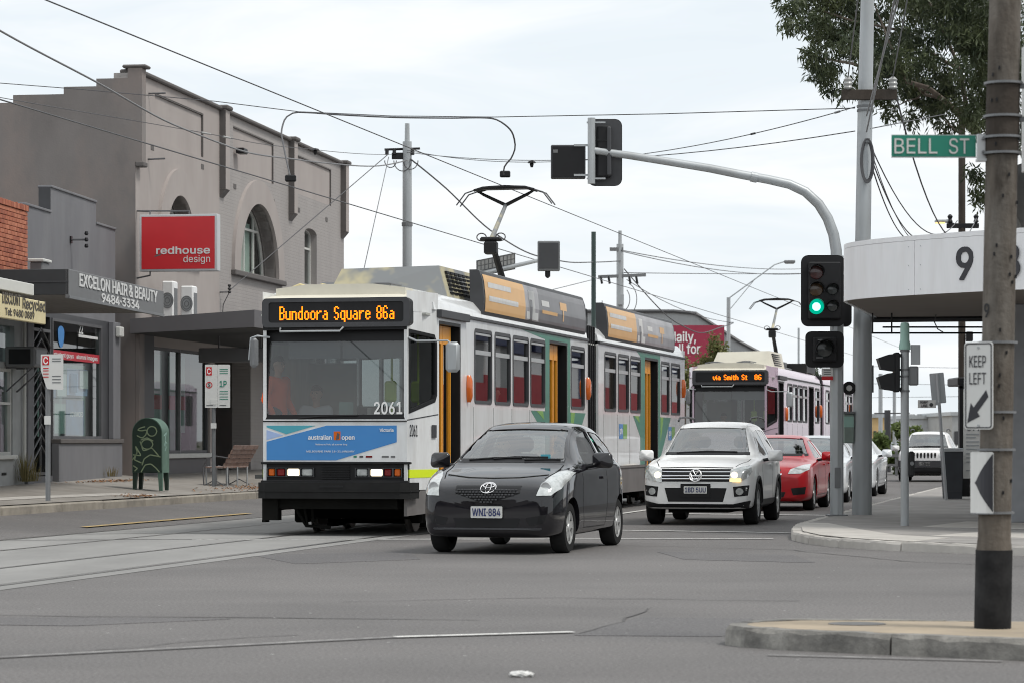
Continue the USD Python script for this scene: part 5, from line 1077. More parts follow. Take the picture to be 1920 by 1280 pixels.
def skin_patch(poly, axis, V, Fc, off=.004, thick=.012, step=.035, side=1, solid=True):
    """an outline laid onto the shell. axis y: outline (x, z) seen from the front; axis -y: from the rear; axis x: outline (y, z) seen from the side"""
    poly = Polygon(poly) if not hasattr(poly, 'geom_type') else poly
    ring = np.array(poly.exterior.segmentize(step).coords)[:-1]
    x0, y0, x1, y1 = poly.bounds; gx, gy = np.meshgrid(np.arange(x0 + step / 2, x1, step), np.arange(y0 + step / 2, y1, step))
    g = np.column_stack([gx.ravel(), gy.ravel()]); inn = poly.buffer(-step * .35); g = g[[inn.contains(Point(p)) for p in g]] if len(g) else g
    p2 = np.vstack([ring, g]) if len(g) else ring
    tri = Delaunay(p2).simplices; cen = p2[tri].mean(1); tri = tri[[poly.buffer(1e-6).contains(Point(c)) for c in cen]]
    o = np.zeros((len(p2), 3))
    if axis == 'y': o[:, 0], o[:, 2], o[:, 1] = p2[:, 0], p2[:, 1], -3; d = np.array([0, 1.0, 0])
    elif axis == '-y': o[:, 0], o[:, 2], o[:, 1] = p2[:, 0], p2[:, 1], 9; d = np.array([0, -1.0, 0])
    elif axis == 'z': o[:, 0], o[:, 1], o[:, 2] = p2[:, 0], p2[:, 1], 5; d = np.array([0, 0, -1.0])
    else: o[:, 1], o[:, 2], o[:, 0] = p2[:, 0], p2[:, 1], 4 * side; d = np.array([-1.0 * side, 0, 0])
    P, Nn = raycast(o, d, V, Fc); bad = np.isnan(P[:, 0])
    if bad.any():
        good = np.where(~bad)[0]
        for i in np.where(bad)[0]:
            j = good[np.argmin(((p2[good] - p2[i]) ** 2).sum(1))]; P[i], Nn[i] = P[j], Nn[j]
    top = P + Nn * off; n = len(p2); a, b, c = top[tri[:, 0]], top[tri[:, 1]], top[tri[:, 2]]
    fl = (np.cross(b - a, c - a) * Nn[tri[:, 0]]).sum(1) < 0; tri[fl] = tri[fl][:, ::-1]
    if not solid: return top, tri
    bot = P - Nn * thick; m = len(ring); walls = []
    for i in range(m):
        j = (i + 1) % m; walls += [[i, j, j + n], [i, j + n, i + n]]
    return np.vstack([top, bot]), np.vstack([tri, np.array(walls)])
def loft(C, grow=0.0):
    ys = np.array(C['stations']); I = {k: PchipInterpolator(*np.array(C[k]).T) for k in ('top', 'bot', 'belt', 'w', 'wt')}
    rows = []
    for y in ys:
        t, b, k, w, wt = (float(I[n](y)) for n in ('top', 'bot', 'belt', 'w', 'wt')); k = min(k, t - .03); rh = min(.085, (t - k) * .5); m = b + .45 * (k - b)
        pl = [(0, b), (w * .72, b), (w - .07, b + .015), (w - .012, b + .10), (w, m), (w - .008, k - .08), (w - .03, k - .012), (w - .055, k + .012), (wt + (w - .055 - wt) * .25, k + (t - rh - k) * .8), (wt, t - rh), (wt - .07, t - .028 - .0 * rh), (wt * .55, t - .006), (0, t)]
        q = pl
        for _ in range(2):
            n_ = [q[0]]
            for (x0, z0), (x1, z1) in zip(q[:-1], q[1:]): n_ += [(x0 * .75 + x1 * .25, z0 * .75 + z1 * .25), (x0 * .25 + x1 * .75, z0 * .25 + z1 * .75)]
            q = n_ + [q[-1]]
        rows.append(q)
    R = np.array(rows); n = R.shape[1]; V = []; 
    for y, r in zip(ys, R):
        V += [[x, y, z] for x, z in r] + [[-x, y, z] for x, z in r[-2:0:-1]]
    per = 2 * n - 2; V = np.array(V); Fc = []
    for i in range(len(ys) - 1):
        for k in range(per):
            a, b = i * per + k, i * per + (k + 1) % per; Fc += [[a, b, b + per], [a, b + per, a + per]]
    for i, o in ((0, False), (len(ys) - 1, True)):
        c = len(V); z = R[i][:, 1]; V = np.vstack([V, [[0, ys[i], (z[0] + z[-1]) / 2]]])
        for k in range(per):
            a, b = i * per + k, i * per + (k + 1) % per; Fc.append([c, a, b] if o else [c, b, a])
    Fc = np.array(Fc); t = trimesh.Trimesh(V, Fc, process=True)
    if t.volume < 0: t.invert()
    return t
def emblem_ovals(r):
    mb = MB()
    for rx, ry, cz in ((r, r * .66, 0), (r * .34, r * .58, 0), (r * .72, r * .25, r * .26)):
        mb.tube([[rx * math.cos(x), 0, cz + ry * math.sin(x)] for x in np.linspace(0, 2 * math.pi, 28)], r * .058, 6)
    return mb
def emblem_vw(r):
    mb = MB().tube([[r * math.cos(x), 0, r * math.sin(x)] for x in np.linspace(0, 2 * math.pi, 28)], r * .12, 6)
    mb.tube([[-r * .45, 0, r * .80], [0, 0, r * .08], [r * .45, 0, r * .80]], r * .10, 6)
    mb.tube([[-r * .85, 0, r * .35], [-r * .38, 0, -r * .80], [0, 0, r * .0], [r * .38, 0, -r * .80], [r * .85, 0, r * .35]], r * .10, 6)
    return mb
def emblem_bar(r): return MB().box(-r * 1.2, r * 1.2, -.01, .01, -r * .35, r * .35, .01).box(-r * .5, r * .5, -.01, .01, -r * .6, r * .6, .01)
def emblem_rings(r):
    mb = MB()
    for k in range(4): mb.tube([[r * (k - 1.5) * .95 + r * .62 * math.cos(x), 0, r * .62 * math.sin(x)] for x in np.linspace(0, 2 * math.pi, 20)], r * .09, 5)
    return mb
def wheel(t, x, y, r, w, s, rim, spokes, nm='wheel'):
    p = part(t, nm, lathe([(r * .66, -w / 2), (r * .93, -w / 2), (r, -w / 2 + .03), (r, w / 2 - .03), (r * .93, w / 2), (r * .66, w / 2), (r * .62, 0), (r * .66, -w / 2)], 32, 'x', (x, y, r), cap=False), M['rubber'], smooth=35)
    xo = x + s * (w / 2 - .022); mb = MB(); rr = r * .67
    v, f = lathe([(rr * .88, -.012), (rr * 1.03, -.012), (rr * 1.03, .016), (rr * .88, .008), (rr * .88, -.012)], 30, 'x', cap=False); mb.raw(v * [s, 1, 1] + [xo, y, r], f)
    v, f = lathe([(0, -.0), (rr * .26, .0), (rr * .22, .016), (0, .02)], 16, 'x'); mb.raw(v * [s, 1, 1] + [xo, y, r], f)
    for k in range(spokes):
        a = 2 * math.pi * k / spokes + .2; c, q = math.cos(a), math.sin(a); wd = rr * (.22 if spokes < 7 else .14)
        poly = [(rr * .2, -wd * .6), (rr * .95, -wd), (rr * .95, wd), (rr * .2, wd * .6)]
        v = np.array([[xo + s * e, y + (a_ * c - b_ * q), r + (a_ * q + b_ * c)] for e in (.004, -.02) for a_, b_ in poly]); mb.raw(v, [[0, 1, 2, 3], [7, 6, 5, 4], [0, 4, 5, 1], [1, 5, 6, 2], [2, 6, 7, 3], [3, 7, 4, 0]])
    part(p, 'rim', mb, rim); part(p, 'brake_disc', lathe([(0, -.01), (rr * .9, -.01), (rr * .9, .01), (0, .01)], 20, 'x', (xo - s * .05, y, r)), M['under'])
GLASSES = dict(front='windscreen')
def car(C, label, pos, rotz, paint, scale=1.04):
    t = thing(C['name'], label, C.get('cat', 'car'), (*pos, 0.0), rotz, None, scale)
    sh = loft(C); V, Fc = np.array(sh.vertices), np.array(sh.faces); solid = man(V, Fc)
    Ci = dict(C); cs = np.linspace(C['cab'][0], C['cab'][1], 26); Ci['stations'] = cs
    I = lambda k, d: [(y, z + d) for y, z in C[k]]
    Ci['top'] = I('top', -.05); Ci['w'] = I('w', -.07); Ci['wt'] = I('wt', -.05); Ci['bot'] = [(0, .38), (6, .38)]; Ci['belt'] = I('belt', 0)
    cab = loft(Ci); shell = solid - man(np.array(cab.vertices), np.array(cab.faces))
    ws = Polygon([(-C['ws'][0], C['ws'][1]), (C['ws'][0], C['ws'][1]), (C['ws'][2], C['ws'][3]), (0, C['ws'][3] + .012), (-C['ws'][2], C['ws'][3])]).buffer(-.03).buffer(.03)
    yc = (C['cab'][0] + C['cab'][1]) / 2
    shell -= mprism(ws.buffer(-.012), C['ws_y'], yc, 'y')
    if 'rw' in C:
        rw = Polygon([(-C['rw'][0], C['rw'][1]), (C['rw'][0], C['rw'][1]), (C['rw'][2], C['rw'][3]), (-C['rw'][2], C['rw'][3])]).buffer(-.04).buffer(.04); shell -= mprism(rw.buffer(-.012), yc, 7, 'y')
    sw = [Polygon(p).buffer(-.025).buffer(.025) for p in C['side']]
    for p in sw: shell -= mprism(p.buffer(-.012), -1.2, 1.2, 'x')
    r, wy = C['wr'], C['wheels']
    for y in wy:
        for s in (-1, 1): shell -= m3.Manifold.cylinder(.50, r * 1.13, r * 1.13, 40, False).rotate([0, 90, 0]).translate([s * C['track'] - .25 + s * .10, y, r + .02])
    part(t, 'body', shell, paint, smooth=42)
    for y in wy:
        for s in (-1, 1):
            n = 16; a = np.linspace(-.2, math.pi + .2, n); R_ = r * 1.125; x0, x1 = s * (C['track'] - .22), s * (C['track'] + C['ww'] / 2 - .02)
            v = np.array([[x, y + R_ * math.cos(q), r + .02 + R_ * math.sin(q)] for q in a for x in (x0, x1)]); part(t, 'arch_liner', (v, np.array([[2 * i, 2 * i + 1, 2 * i + 3, 2 * i + 2] for i in range(n - 1)])), M['under'])
            if C.get('flare'):
                mb = MB(); mb.tube([[s * (float(PchipInterpolator(*np.array(C['w']).T)(y + R_ * math.cos(q))) - .012), y + R_ * 1.04 * math.cos(q), r + .02 + R_ * 1.04 * math.sin(q)] for q in np.linspace(-.05, math.pi + .05, 24)], .032, 6); part(t, 'arch_flare', mb, C['flare'])
            wheel(t, s * (C['track']), y, r, C['ww'], s, C['rim'], C['spokes'])
    part(t, 'underbody', MB().box(-C['track'] + .3, C['track'] - .3, .3, C['L'] - .3, .20, .36), M['under'])
    # panes
    part(t, 'windscreen', skin_patch(ws, 'y', V, Fc, -.004, 0, .07, solid=False), M['windscreen'], smooth=True)
    bd = ws.difference(ws.buffer(-.03)); part(t, 'windscreen_seal', skin_patch(Polygon([(-C['ws'][0], C['ws'][1] - .015), (C['ws'][0], C['ws'][1] - .015), (C['ws'][0] - .01, C['ws'][1] + .03), (-C['ws'][0] + .01, C['ws'][1] + .03)]), 'y', V, Fc, .003, .004, .06), M['black'])
    if 'rw' in C: part(t, 'rear_window', skin_patch(rw, '-y', V, Fc, -.004, 0, .08, solid=False), M['pane_dark'], smooth=True)
    for s in (-1, 1):
        for p in sw:
            part(t, 'side_window', skin_patch(p, 'x', V, Fc, -.004, 0, .09, side=s, solid=False), M['car_side'], smooth=True)
        for p in C.get('seams', []):
            ln = shapely.LineString(p).buffer(.006, cap_style=2); part(t, 'door_gap', skin_patch(ln, 'x', V, Fc, .0015, .004, .05, side=s), M['black'])
        for a, z in C.get('handles', []):
            part(t, 'door_handle', skin_patch(rrect(a - .10, a + .10, z - .018, z + .018, .015), 'x', V, Fc, .028, .0, .05, side=s), C.get('handle_mat', paint))
        for nm, p, m_, off in C.get('sidepatch', []): part(t, nm, skin_patch(Polygon(p), 'x', V, Fc, off, .01, .08, side=s), m_)
        # mirrors
        mx, my, mz = C['mirror']; hb = {'a': ((s * mx, my, mz + .01), .062), 'b': ((s * (mx + .12), my - .01, mz + .01), .068), 'c': ((s * (mx + .06), my - .03, mz + .03), .07)}
        mm = hull_chain(hb, [('a', 'b')]); mm = m3.Manifold.batch_hull([m3.Manifold.sphere(.05, 14).translate([s * (mx + dx), my + dy, mz + dz]) for dx, dy, dz in ((.0, 0, -.03), (.0, 0, .05), (.15, .02, -.035), (.14, .02, .05), (.07, -.05, 0))])
        mp = part(t, 'door_mirror', mm, C.get('mirror_mat', paint), smooth=40); part(mp, 'mirror_arm', MB().tube([[s * (mx - .14), my + .04, mz - .07], [s * (mx + .02), my + .01, mz - .04]], .03, 6), M['black'])
    # front features
    for nm, pts, m_, off, th, mir in C['front']:
        for s in ((1, -1) if mir else (1,)):
            pp = Polygon([(x * s, z) for x, z in pts]).buffer(-.006).buffer(.006) if not hasattr(pts, 'geom_type') else affinity.scale(pts, s, 1, origin=(0, 0)); part(t, nm, skin_patch(pp, 'y', V, Fc, off, th, .04), m_, smooth=50 if off > .003 else False)
    for nm, pts, m_, off in C.get('hood', []):
        for s in (1, -1): part(t, nm, skin_patch(shapely.LineString([(x * s, y) for x, y in pts]).buffer(.006, cap_style=2), 'z', V, Fc, off, .004, .05), m_)
    def skin_at(x, z): return raycast(np.array([[x, -3, z]]), np.array([0, 1.0, 0]), V, Fc)[0][0]
    pz, pw, ph = C['plate']; p0 = skin_at(0, pz)[1] - .02
    pf = frame3([0, p0, 0], [1, 0, 0], [0, 0, 1], [0, -1, 0]); pl = part(t, 'number_plate', plate(rrect(-pw / 2, pw / 2, pz - ph / 2, pz + ph / 2, .012), .012, pf), M['sign_white'])
    part(pl, 'plate_back', plate(rrect(-pw / 2 - .012, pw / 2 + .012, pz - ph / 2 - .012, pz + ph / 2 + .012, .012), .03, frame3([0, p0 + .013, 0], [1, 0, 0], [0, 0, 1], [0, -1, 0])), M['black'])
    if C.get('plate_text'):
        v, f = text(C['plate_text'], ph * .62, True, pw * .90, .002); part(pl, 'plate_lettering', (frame3([0, p0 - .003, 0], [1, 0, 0], [0, 0, 1], [0, -1, 0])(v + [-pw * .45, pz - ph * .31, 0]), f), M['plate_navy'])
    if C.get('emblem'):
        fn, r_, ez, m_ = C['emblem']; ya_, yb_ = skin_at(0, ez - r_ * .6)[1], skin_at(0, ez + r_ * .6)[1]; sl_ = (yb_ - ya_) / (r_ * 1.2); mb = fn(r_); part(t, 'emblem', mb.xf(lambda v: v + np.stack([0 * v[:, 0], (ya_ + yb_) / 2 - .025 + v[:, 2] * sl_, 0 * v[:, 0] + ez], 1)), m_, smooth=50)
    for x, z, r_ in C.get('beams', []):
        for s in (1, -1):
            p = skin_at(x * s, z); v, f = lathe([(0, .0), (r_, 0), (r_ * .8, .02), (0, .025)], 18, 'y'); part(t, 'headlight_bulb', (v * [1, -1, 1] + [x * s, p[1] - .004, z], f[:, ::-1]), M['headlamp'])
    for x, z, w_, h_ in C.get('blink', []):
        p = skin_at(x, z); part(t, 'indicator_bulb', MB().box(x - w_, x + w_, p[1] - .03, p[1] + .01, z - h_, z + h_, .01), M['indicator_lit'])
    # cabin
    y0, y1 = C['cab']; ys = C['seats']; zs = C['ws'][1]
    part(t, 'dashboard', MB().box(-C['ws'][0] + .02, C['ws'][0] - .02, y0 + .12, y0 + .62, zs - .32, zs - .02, .05), M['black'])
    for k, y in enumerate(ys):
        for s in (-1, 1):
            st = part(t, 'seat', MB().box(s * .14, s * .60, y - .42, y + .08, .40, .56, .06).box(s * .15, s * .59, y + .02, y + .20, .50, C['ws'][1] + .08, .07), M['seat_fabric']); part(st, 'headrest', MB().box(s * .26, s * .48, y + .10, y + .20, C['ws'][1] + .10, C['ws'][1] + .29, .05), M['seat_fabric'])
    sw_ = MB().tube([[-.37 + .18 * math.cos(x), ys[0] - .50 + .06 * math.sin(x), zs - .02 + .17 * math.sin(x)] for x in np.linspace(0, 2 * math.pi, 22)], .015, 6); part(t, 'steering_wheel', sw_, M['black'])
    if 'wipers' in C:
        for p in C['wipers']:
            q = np.array([skin_at(x, z) for x, z in p]); q[:, 1] -= .025; part(t, 'wiper', MB().tube(q, .012, 5), M['black'])
    if 'rails' in C:
        a, b, x, z = C['rails']
        for s in (-1, 1): part(t, 'roof_rail', MB().tube([[s * x, a, z - .05], [s * x, a + .12, z], [s * x, (a + b) / 2, z + .02], [s * x, b - .12, z], [s * x, b, z - .05]], .018, 6), C['rail_mat'])
    if 'glyph' in C: C['glyph'](t, skin_at)
    return t, V, Fc
def st(L, *knots): return np.unique(np.concatenate([[0, .015, .04, .08, .13, .2, .28, .38], np.linspace(.5, L - .3, 34), [L - .2, L - .12, L - .06, L - .02, L], knots]))
gloss = lambda n, c, **k: mat(n, c, .22, coat=1.0, var=.02, **k)
P_BLACK = mat('car_black', (.007, .0065, .008), .03, coat=.35, spec=.5, var=.05); P_WHITE = mat('car_white', (.82, .82, .81), .3, coat=.4, var=.02, dirt=(.62, .61, .59), dirt_amt=.15, dirt_scale=2); P_WHITE2 = gloss('car_white_cool', (.66, .68, .70)); P_RED = mat('car_red', (.40, .004, .010), .25, coat=.35, var=.03); P_SILVER = mat('car_silver', (.55, .56, .58), .25, .6, coat=1.0, var=.03)
M['mesh_grille'] = usdkit.material(stage, L + 'mesh_grille', {'g': ('texture_coordinate', {}), 'v': ('voronoi_texture', {'scale': 26.0, 'randomness': 0.0}), 'r': ('rgb_ramp', {'ramp': [(.50, (.004, .004, .004)), (.62, (.10, .10, .10))]}), 'p': ('principled_bsdf', {'roughness': .5})}, [('g.object', 'v.vector'), ('v.distance', 'r.fac'), ('r.color', 'p.base_color')], surface='p.BSDF')
HUB = mat('hubcap', (.50, .50, .49), .4, .5, var=.08)

# --- black hatchback
def hatch_extra(t, skin_at):
    lamp_guts(t, skin_at, ((.665, .77, .065),))
    zs = np.arange(.60, .765, .028); mb = MB(); hx = lambda z: .385 if z > .70 else .385 - (.70 - z) / .10 * .30
    for k, z in enumerate(zs):
        x = -hx(z) + .02 + (.02 if k % 2 else 0)
        while x < hx(z) - .02:
            p = skin_at(x, z); mb.box(x - .014, x + .014, p[1] - .024, p[1] - .004, z - .009, z + .009, .004); x += .040
    part(t, 'grille_mesh', mb, M['darkgrey'], kind='stuff')
    p = skin_at(.42, 1.075); 
    part(t, 'windscreen_sticker', MB().box(.36, .48, p[1] + .03, p[1] + .032, 1.07, 1.14), M['adteal'])
def lamp_guts(t, skin_at, spots):
    for x, z, r in spots:
        for s in (-1, 1):
            p = skin_at(x * s, z); v, f = lathe([(r, 0), (r * .86, .006), (r * .3, -.004), (0, -.004)], 18, 'y'); part(t, 'headlight_reflector', (v * [1, -1, 1] + [x * s, p[1] - .016, z], f[:, ::-1]), M['alu'], smooth=40)
YA = dict(name='hatchback', L=3.75, stations=st(3.75, .95, 1.0, 1.8, 1.9), wr=.295, ww=.185, track=.715, wheels=(.70, 3.16),
    top=[(0, .66), (.03, .735), (.10, .79), (.30, .875), (.60, .955), (.85, 1.01), (1.0, 1.07), (1.35, 1.275), (1.72, 1.44), (2.0, 1.51), (2.4, 1.53), (3.0, 1.50), (3.35, 1.42), (3.55, 1.20), (3.68, .98), (3.75, .80)],
    bot=[(0, .27), (.08, .20), (.4, .185), (3.3, .20), (3.65, .26), (3.75, .36)], belt=[(0, .60), (.10, .73), (.3, .835), (.6, .915), (.95, .965), (1.8, .985), (3.2, 1.02), (3.5, .96), (3.75, .74)],
    w=[(0, .62), (.03, .69), (.08, .745), (.16, .785), (.35, .822), (.7, .843), (1.4, .8475), (3.0, .845), (3.45, .80), (3.65, .72), (3.75, .60)],
    wt=[(0, .46), (.1, .60), (.4, .70), (.95, .70), (1.4, .62), (1.8, .555), (2.5, .56), (3.2, .53), (3.55, .52), (3.75, .46)],
    cab=(1.02, 3.45), ws=(.655, 1.06, .515, 1.435), ws_y=.7, rw=(.55, 1.08, .48, 1.38),
    side=[[(1.36, 1.01), (1.52, 1.115), (1.90, 1.385), (2.28, 1.425), (2.36, 1.01)], [(2.46, 1.02), (2.40, 1.425), (2.95, 1.395), (3.20, 1.22), (3.05, 1.04)]],
    seams=[[(1.22, .96), (1.20, .55), (1.28, .28)], [(2.42, .98), (2.45, .60), (2.36, .28)], [(1.28, .28), (2.36, .28)]], handles=[(2.22, .86)], mirror=(.93, 1.50, 1.06), mirror_mat=P_BLACK,
    front=[('grille', [(-.39, .785), (.39, .785), (.385, .70), (.26, .655), (.0, .585), (-.26, .655), (-.385, .70)], M['black'], .003, .01, False),
           ('headlight', [(.575, .668), (.60, .765), (.645, .88), (.70, .935), (.77, .95), (.822, .93), (.825, .85), (.80, .75), (.73, .675)], M['lamp_clear'], .010, .01, True),
           ('bumper_intake', [(-.40, .415), (.40, .415), (.36, .31), (-.36, .31)], M['black'], .003, .01, False), ('bumper_intake', [(.46, .42), (.70, .46), (.66, .36), (.50, .335)], M['black'], .003, .01, True),
           ('bonnet_gap', shapely.LineString([(-.60, .905), (-.3, .875), (0, .868), (.3, .875), (.60, .905)]).buffer(.006), M['under'], .002, .005, False), ('bumper_lip', [(-.62, .285), (.62, .285), (.66, .305), (-.66, .305)], M['darkgrey'], .012, .01, False)],
    hood=[('bonnet_gap', [(.60, .34), (.66, .62), (.665, .95)], M['under'], .002)],
    plate=(.485, .372, .134), plate_text='WNI·884', emblem=(emblem_ovals, .09, .765, M['badge']), rim=HUB, spokes=6, seats=(2.15, 2.95), wipers=[[(-.50, 1.075), (-.2, 1.098), (.14, 1.10)], [(-.2, 1.085), (.05, 1.11), (.45, 1.105)], [(.18, 1.075), (.40, 1.083), (.60, 1.082)]],
    glyph=hatch_extra)
fr_ = np.array([-.113, 34.95]); hd = math.radians(15.2); YDIR = np.array([math.sin(hd), math.cos(hd)])
YP = fr_ - YDIR * .70 * 1.08
CAR1, _, _ = car(YA, 'black small hatchback with its lamps off crossing in front of the tram', YP, -math.degrees(hd), P_BLACK, 1.08)
def inside(P, d, x, y, z, sc=1.06): 
    n = np.array([d[1], -d[0]]); q = np.array(P) + (n * x + np.array(d) * y) * sc; return (*q, z * sc)
person('driver in a dark top behind the windscreen of the black hatchback', inside(YP, YDIR, -.37, 2.05, .50), -math.degrees(hd), 'car', M['shirt_dark'], M['shirt_dark'])
person('front passenger in a white top beside the driver of the black hatchback', inside(YP, YDIR, .37, 2.05, .48), -math.degrees(hd), 'carsit', M['shirt_white'], M['shirt_dark'])

# --- white suv
def suv_extra(t, skin_at):
    for z in (.745, .795, .86):
        xs = np.linspace(-.545, .545, 15); q = np.array([skin_at(x, z) for x in xs]); q[:, 1] -= .012
        part(t, 'grille_bar', MB().tube(q, .013 if z < .85 else .008, 6), M['chrome'])
TG = dict(name='suv', L=4.43, stations=st(4.43, 1.05, 1.1, 1.9), wr=.345, ww=.225, track=.785, wheels=(.90, 3.50), flare=M['black'],
    top=[(0, .74), (.03, .83), (.08, .905), (.2, .965), (.6, 1.035), (1.05, 1.09), (1.2, 1.14), (1.6, 1.40), (1.95, 1.60), (2.2, 1.655), (2.8, 1.675), (3.6, 1.64), (4.0, 1.58), (4.2, 1.36), (4.35, 1.05), (4.43, .86)],
    bot=[(0, .34), (.08, .27), (.4, .25), (3.9, .27), (4.3, .33), (4.43, .42)], belt=[(0, .68), (.08, .84), (.3, .93), (.7, .985), (1.1, 1.03), (2, 1.06), (3.6, 1.10), (4.2, 1.02), (4.43, .80)],
    w=[(0, .66), (.03, .74), (.08, .80), (.2, .855), (.45, .89), (.9, .904), (3.6, .904), (4.1, .86), (4.33, .78), (4.43, .66)], wt=[(0, .55), (.15, .66), (.5, .72), (1.1, .70), (1.6, .64), (2.0, .595), (3.4, .60), (4.0, .57), (4.43, .52)],
    cab=(1.15, 4.1), ws=(.70, 1.135, .555, 1.565), ws_y=.8, rw=(.58, 1.15, .50, 1.5),
    side=[[(1.62, 1.09), (1.78, 1.20), (2.10, 1.505), (2.62, 1.55), (2.66, 1.10)], [(2.76, 1.10), (2.72, 1.55), (3.40, 1.53), (3.52, 1.12)], [(3.62, 1.13), (3.52, 1.52), (3.88, 1.47), (3.98, 1.22)]],
    seams=[[(1.42, 1.0), (1.42, .36)], [(2.70, 1.03), (2.72, .36)], [(3.50, 1.06), (3.40, .75), (3.15, .5)], [(1.42, .36), (3.1, .36)]], handles=[(2.48, .96), (3.30, .98)], mirror=(1.0, 1.66, 1.10), handle_mat=P_WHITE,
    front=[('grille', [(-.56, .90), (.56, .90), (.545, .70), (-.545, .70)], M['black'], .003, .01, False),
           ('headlight', [(.54, .695), (.55, .875), (.70, .93), (.84, .955), (.86, .86), (.82, .755), (.68, .70)], M['lamp_clear'], .008, .01, True),
           ('lower_grille', [(-.50, .60), (.50, .60), (.44, .38), (-.44, .38)], M['black'], .004, .01, False), ('fog_recess', [(.60, .62), (.84, .645), (.82, .48), (.62, .46)], M['black'], .005, .01, True),
           ('fog_lamp', Point(.70, .545).buffer(.055), M['lamp_clear'], .012, .01, True), ('plate_frame', [(-.24, .665), (.24, .665), (.24, .455), (-.24, .455)], M['black'], .014, .01, False),
           ('bumper_cladding', [(-.85, .40), (-.60, .345), (.60, .345), (.85, .40), (.80, .24), (-.80, .24)], M['black'], .010, .01, False),
           ('bonnet_gap', shapely.LineString([(-.58, .918), (0, .93), (.58, .918)]).buffer(.006), M['under'], .002, .005, False)],
    hood=[('bonnet_gap', [(.62, .2), (.74, .7), (.75, 1.05)], M['under'], .002)], sidepatch=[('sill_cladding', [(1.35, .40), (3.05, .40), (3.05, .27), (1.35, .27)], M['black'], .012)],
    plate=(.57, .372, .12), plate_text='1BD 5UU', emblem=(emblem_vw, .095, .80, M['badge']), beams=[(.615, .80, .06)], blink=[(.64, .725, .09, .028)], rim=M['alu'], spokes=5, seats=(2.45, 3.35), rails=(2.1, 3.9, .60, 1.73), rail_mat=M['darkgrey'],
    wipers=[[(-.5, 1.155), (0, 1.18), (.5, 1.17)]], glyph=suv_extra)
def at_su(s, u): return su(s, u)[:2]
TGP = at_su(-6.87, 45.55)
car(TG, 'white sport utility car with black lower trim and lit headlights waiting beside the tram', TGP, STREET, P_WHITE)
person('driver in a dark top behind the windscreen of the white sport utility car', inside(TGP, D, -.38, 2.40, .58), STREET, 'car', M['shirt_dark'], M['shirt_dark'])

# --- red hatch behind it
CZ = dict(name='sedan', L=4.6, stations=st(4.6, 1.2, 1.3, 2.1), wr=.325, ww=.205, track=.77, wheels=(.95, 3.64),
    top=[(0, .68), (.04, .77), (.12, .84), (.4, .91), (.8, .97), (1.2, 1.02), (1.4, 1.10), (1.8, 1.30), (2.15, 1.43), (2.5, 1.475), (3.0, 1.47), (3.6, 1.36), (4.0, 1.16), (4.2, 1.09), (4.5, 1.03), (4.6, .85)],
    bot=[(0, .26), (.1, .19), (.5, .18), (4.0, .2), (4.5, .28), (4.6, .38)], belt=[(0, .62), (.1, .76), (.4, .84), (1.2, .93), (2.2, .97), (3.6, 1.0), (4.2, .99), (4.6, .78)],
    w=[(0, .66), (.04, .75), (.12, .815), (.3, .86), (.7, .89), (1.5, .897), (3.8, .89), (4.3, .83), (4.6, .66)], wt=[(0, .5), (.15, .62), (.5, .68), (1.2, .68), (1.8, .60), (2.2, .555), (3.4, .55), (4.0, .62), (4.6, .55)],
    cab=(1.3, 4.0), ws=(.69, 1.07, .52, 1.405), ws_y=1.0, rw=(.6, 1.12, .48, 1.36),
    side=[[(1.72, 1.0), (1.9, 1.12), (2.26, 1.34), (2.72, 1.385), (2.76, 1.01)], [(2.86, 1.01), (2.82, 1.385), (3.35, 1.33), (3.70, 1.12), (3.60, 1.03)]],
    seams=[[(1.48, .92), (1.46, .30)], [(2.80, .97), (2.82, .30)], [(3.72, .98), (3.6, .8), (3.3, .5)], [(1.46, .30), (3.3, .30)]], handles=[(2.6, .88), (3.5, .9)], mirror=(.98, 1.72, 1.04),
    front=[('upper_grille', [(-.33, .80), (.33, .80), (.29, .72), (-.29, .72)], M['black'], .004, .01, False), ('grille', [(-.34, .69), (.34, .69), (.26, .50), (-.26, .50)], M['black'], .004, .01, False), ('grille_bar', [(-.35, .722), (.35, .722), (.34, .692), (-.34, .692)], M['chrome'], .012, .01, False),
           ('headlight', [(.46, .715), (.50, .80), (.72, .885), (.83, .90), (.84, .80), (.70, .72)], M['lamp_clear'], .008, .01, True), ('lower_grille', [(-.42, .37), (.42, .37), (.38, .27), (-.38, .27)], M['black'], .004, .01, False), ('fog_recess', [(.52, .44), (.80, .47), (.78, .33), (.56, .31)], M['black'], .004, .01, True)],
    plate=(.44, .372, .12), plate_text='', emblem=(emblem_bar, .06, .705, M['sign_cream']), rim=M['alu'], spokes=7, seats=(2.55, 3.3))
CZP = at_su(-6.95, 55.2); car(CZ, 'red sedan with a chrome barred grille waiting behind the white sport utility car', CZP, STREET, P_RED)
AU = dict(CZ); AU['emblem'] = (emblem_rings, .07, .70, M['chrome'])
AU['front'] = [('grille', [(-.34, .80), (.34, .80), (.36, .62), (.28, .40), (-.28, .40), (-.36, .62)], M['black'], .004, .01, False), ('headlight', [(.42, .70), (.44, .79), (.70, .85), (.84, .87), (.84, .77), (.66, .70)], M['lamp_clear'], .008, .01, True), ('fog_recess', [(.44, .44), (.80, .50), (.78, .34), (.46, .31)], M['black'], .004, .01, True), ('daytime_lamp', [(.46, .715), (.80, .765), (.80, .785), (.46, .735)], M['headlamp'], .014, .01, True)]
car(AU, 'silver white sedan glimpsed between the signal pole and the tall steel pole', at_su(-6.95, 62.6), STREET, P_WHITE2)
car(AU, 'white sedan with slim lit headlights just right of the tall steel pole', at_su(-6.95, 70.0), STREET, P_WHITE2)
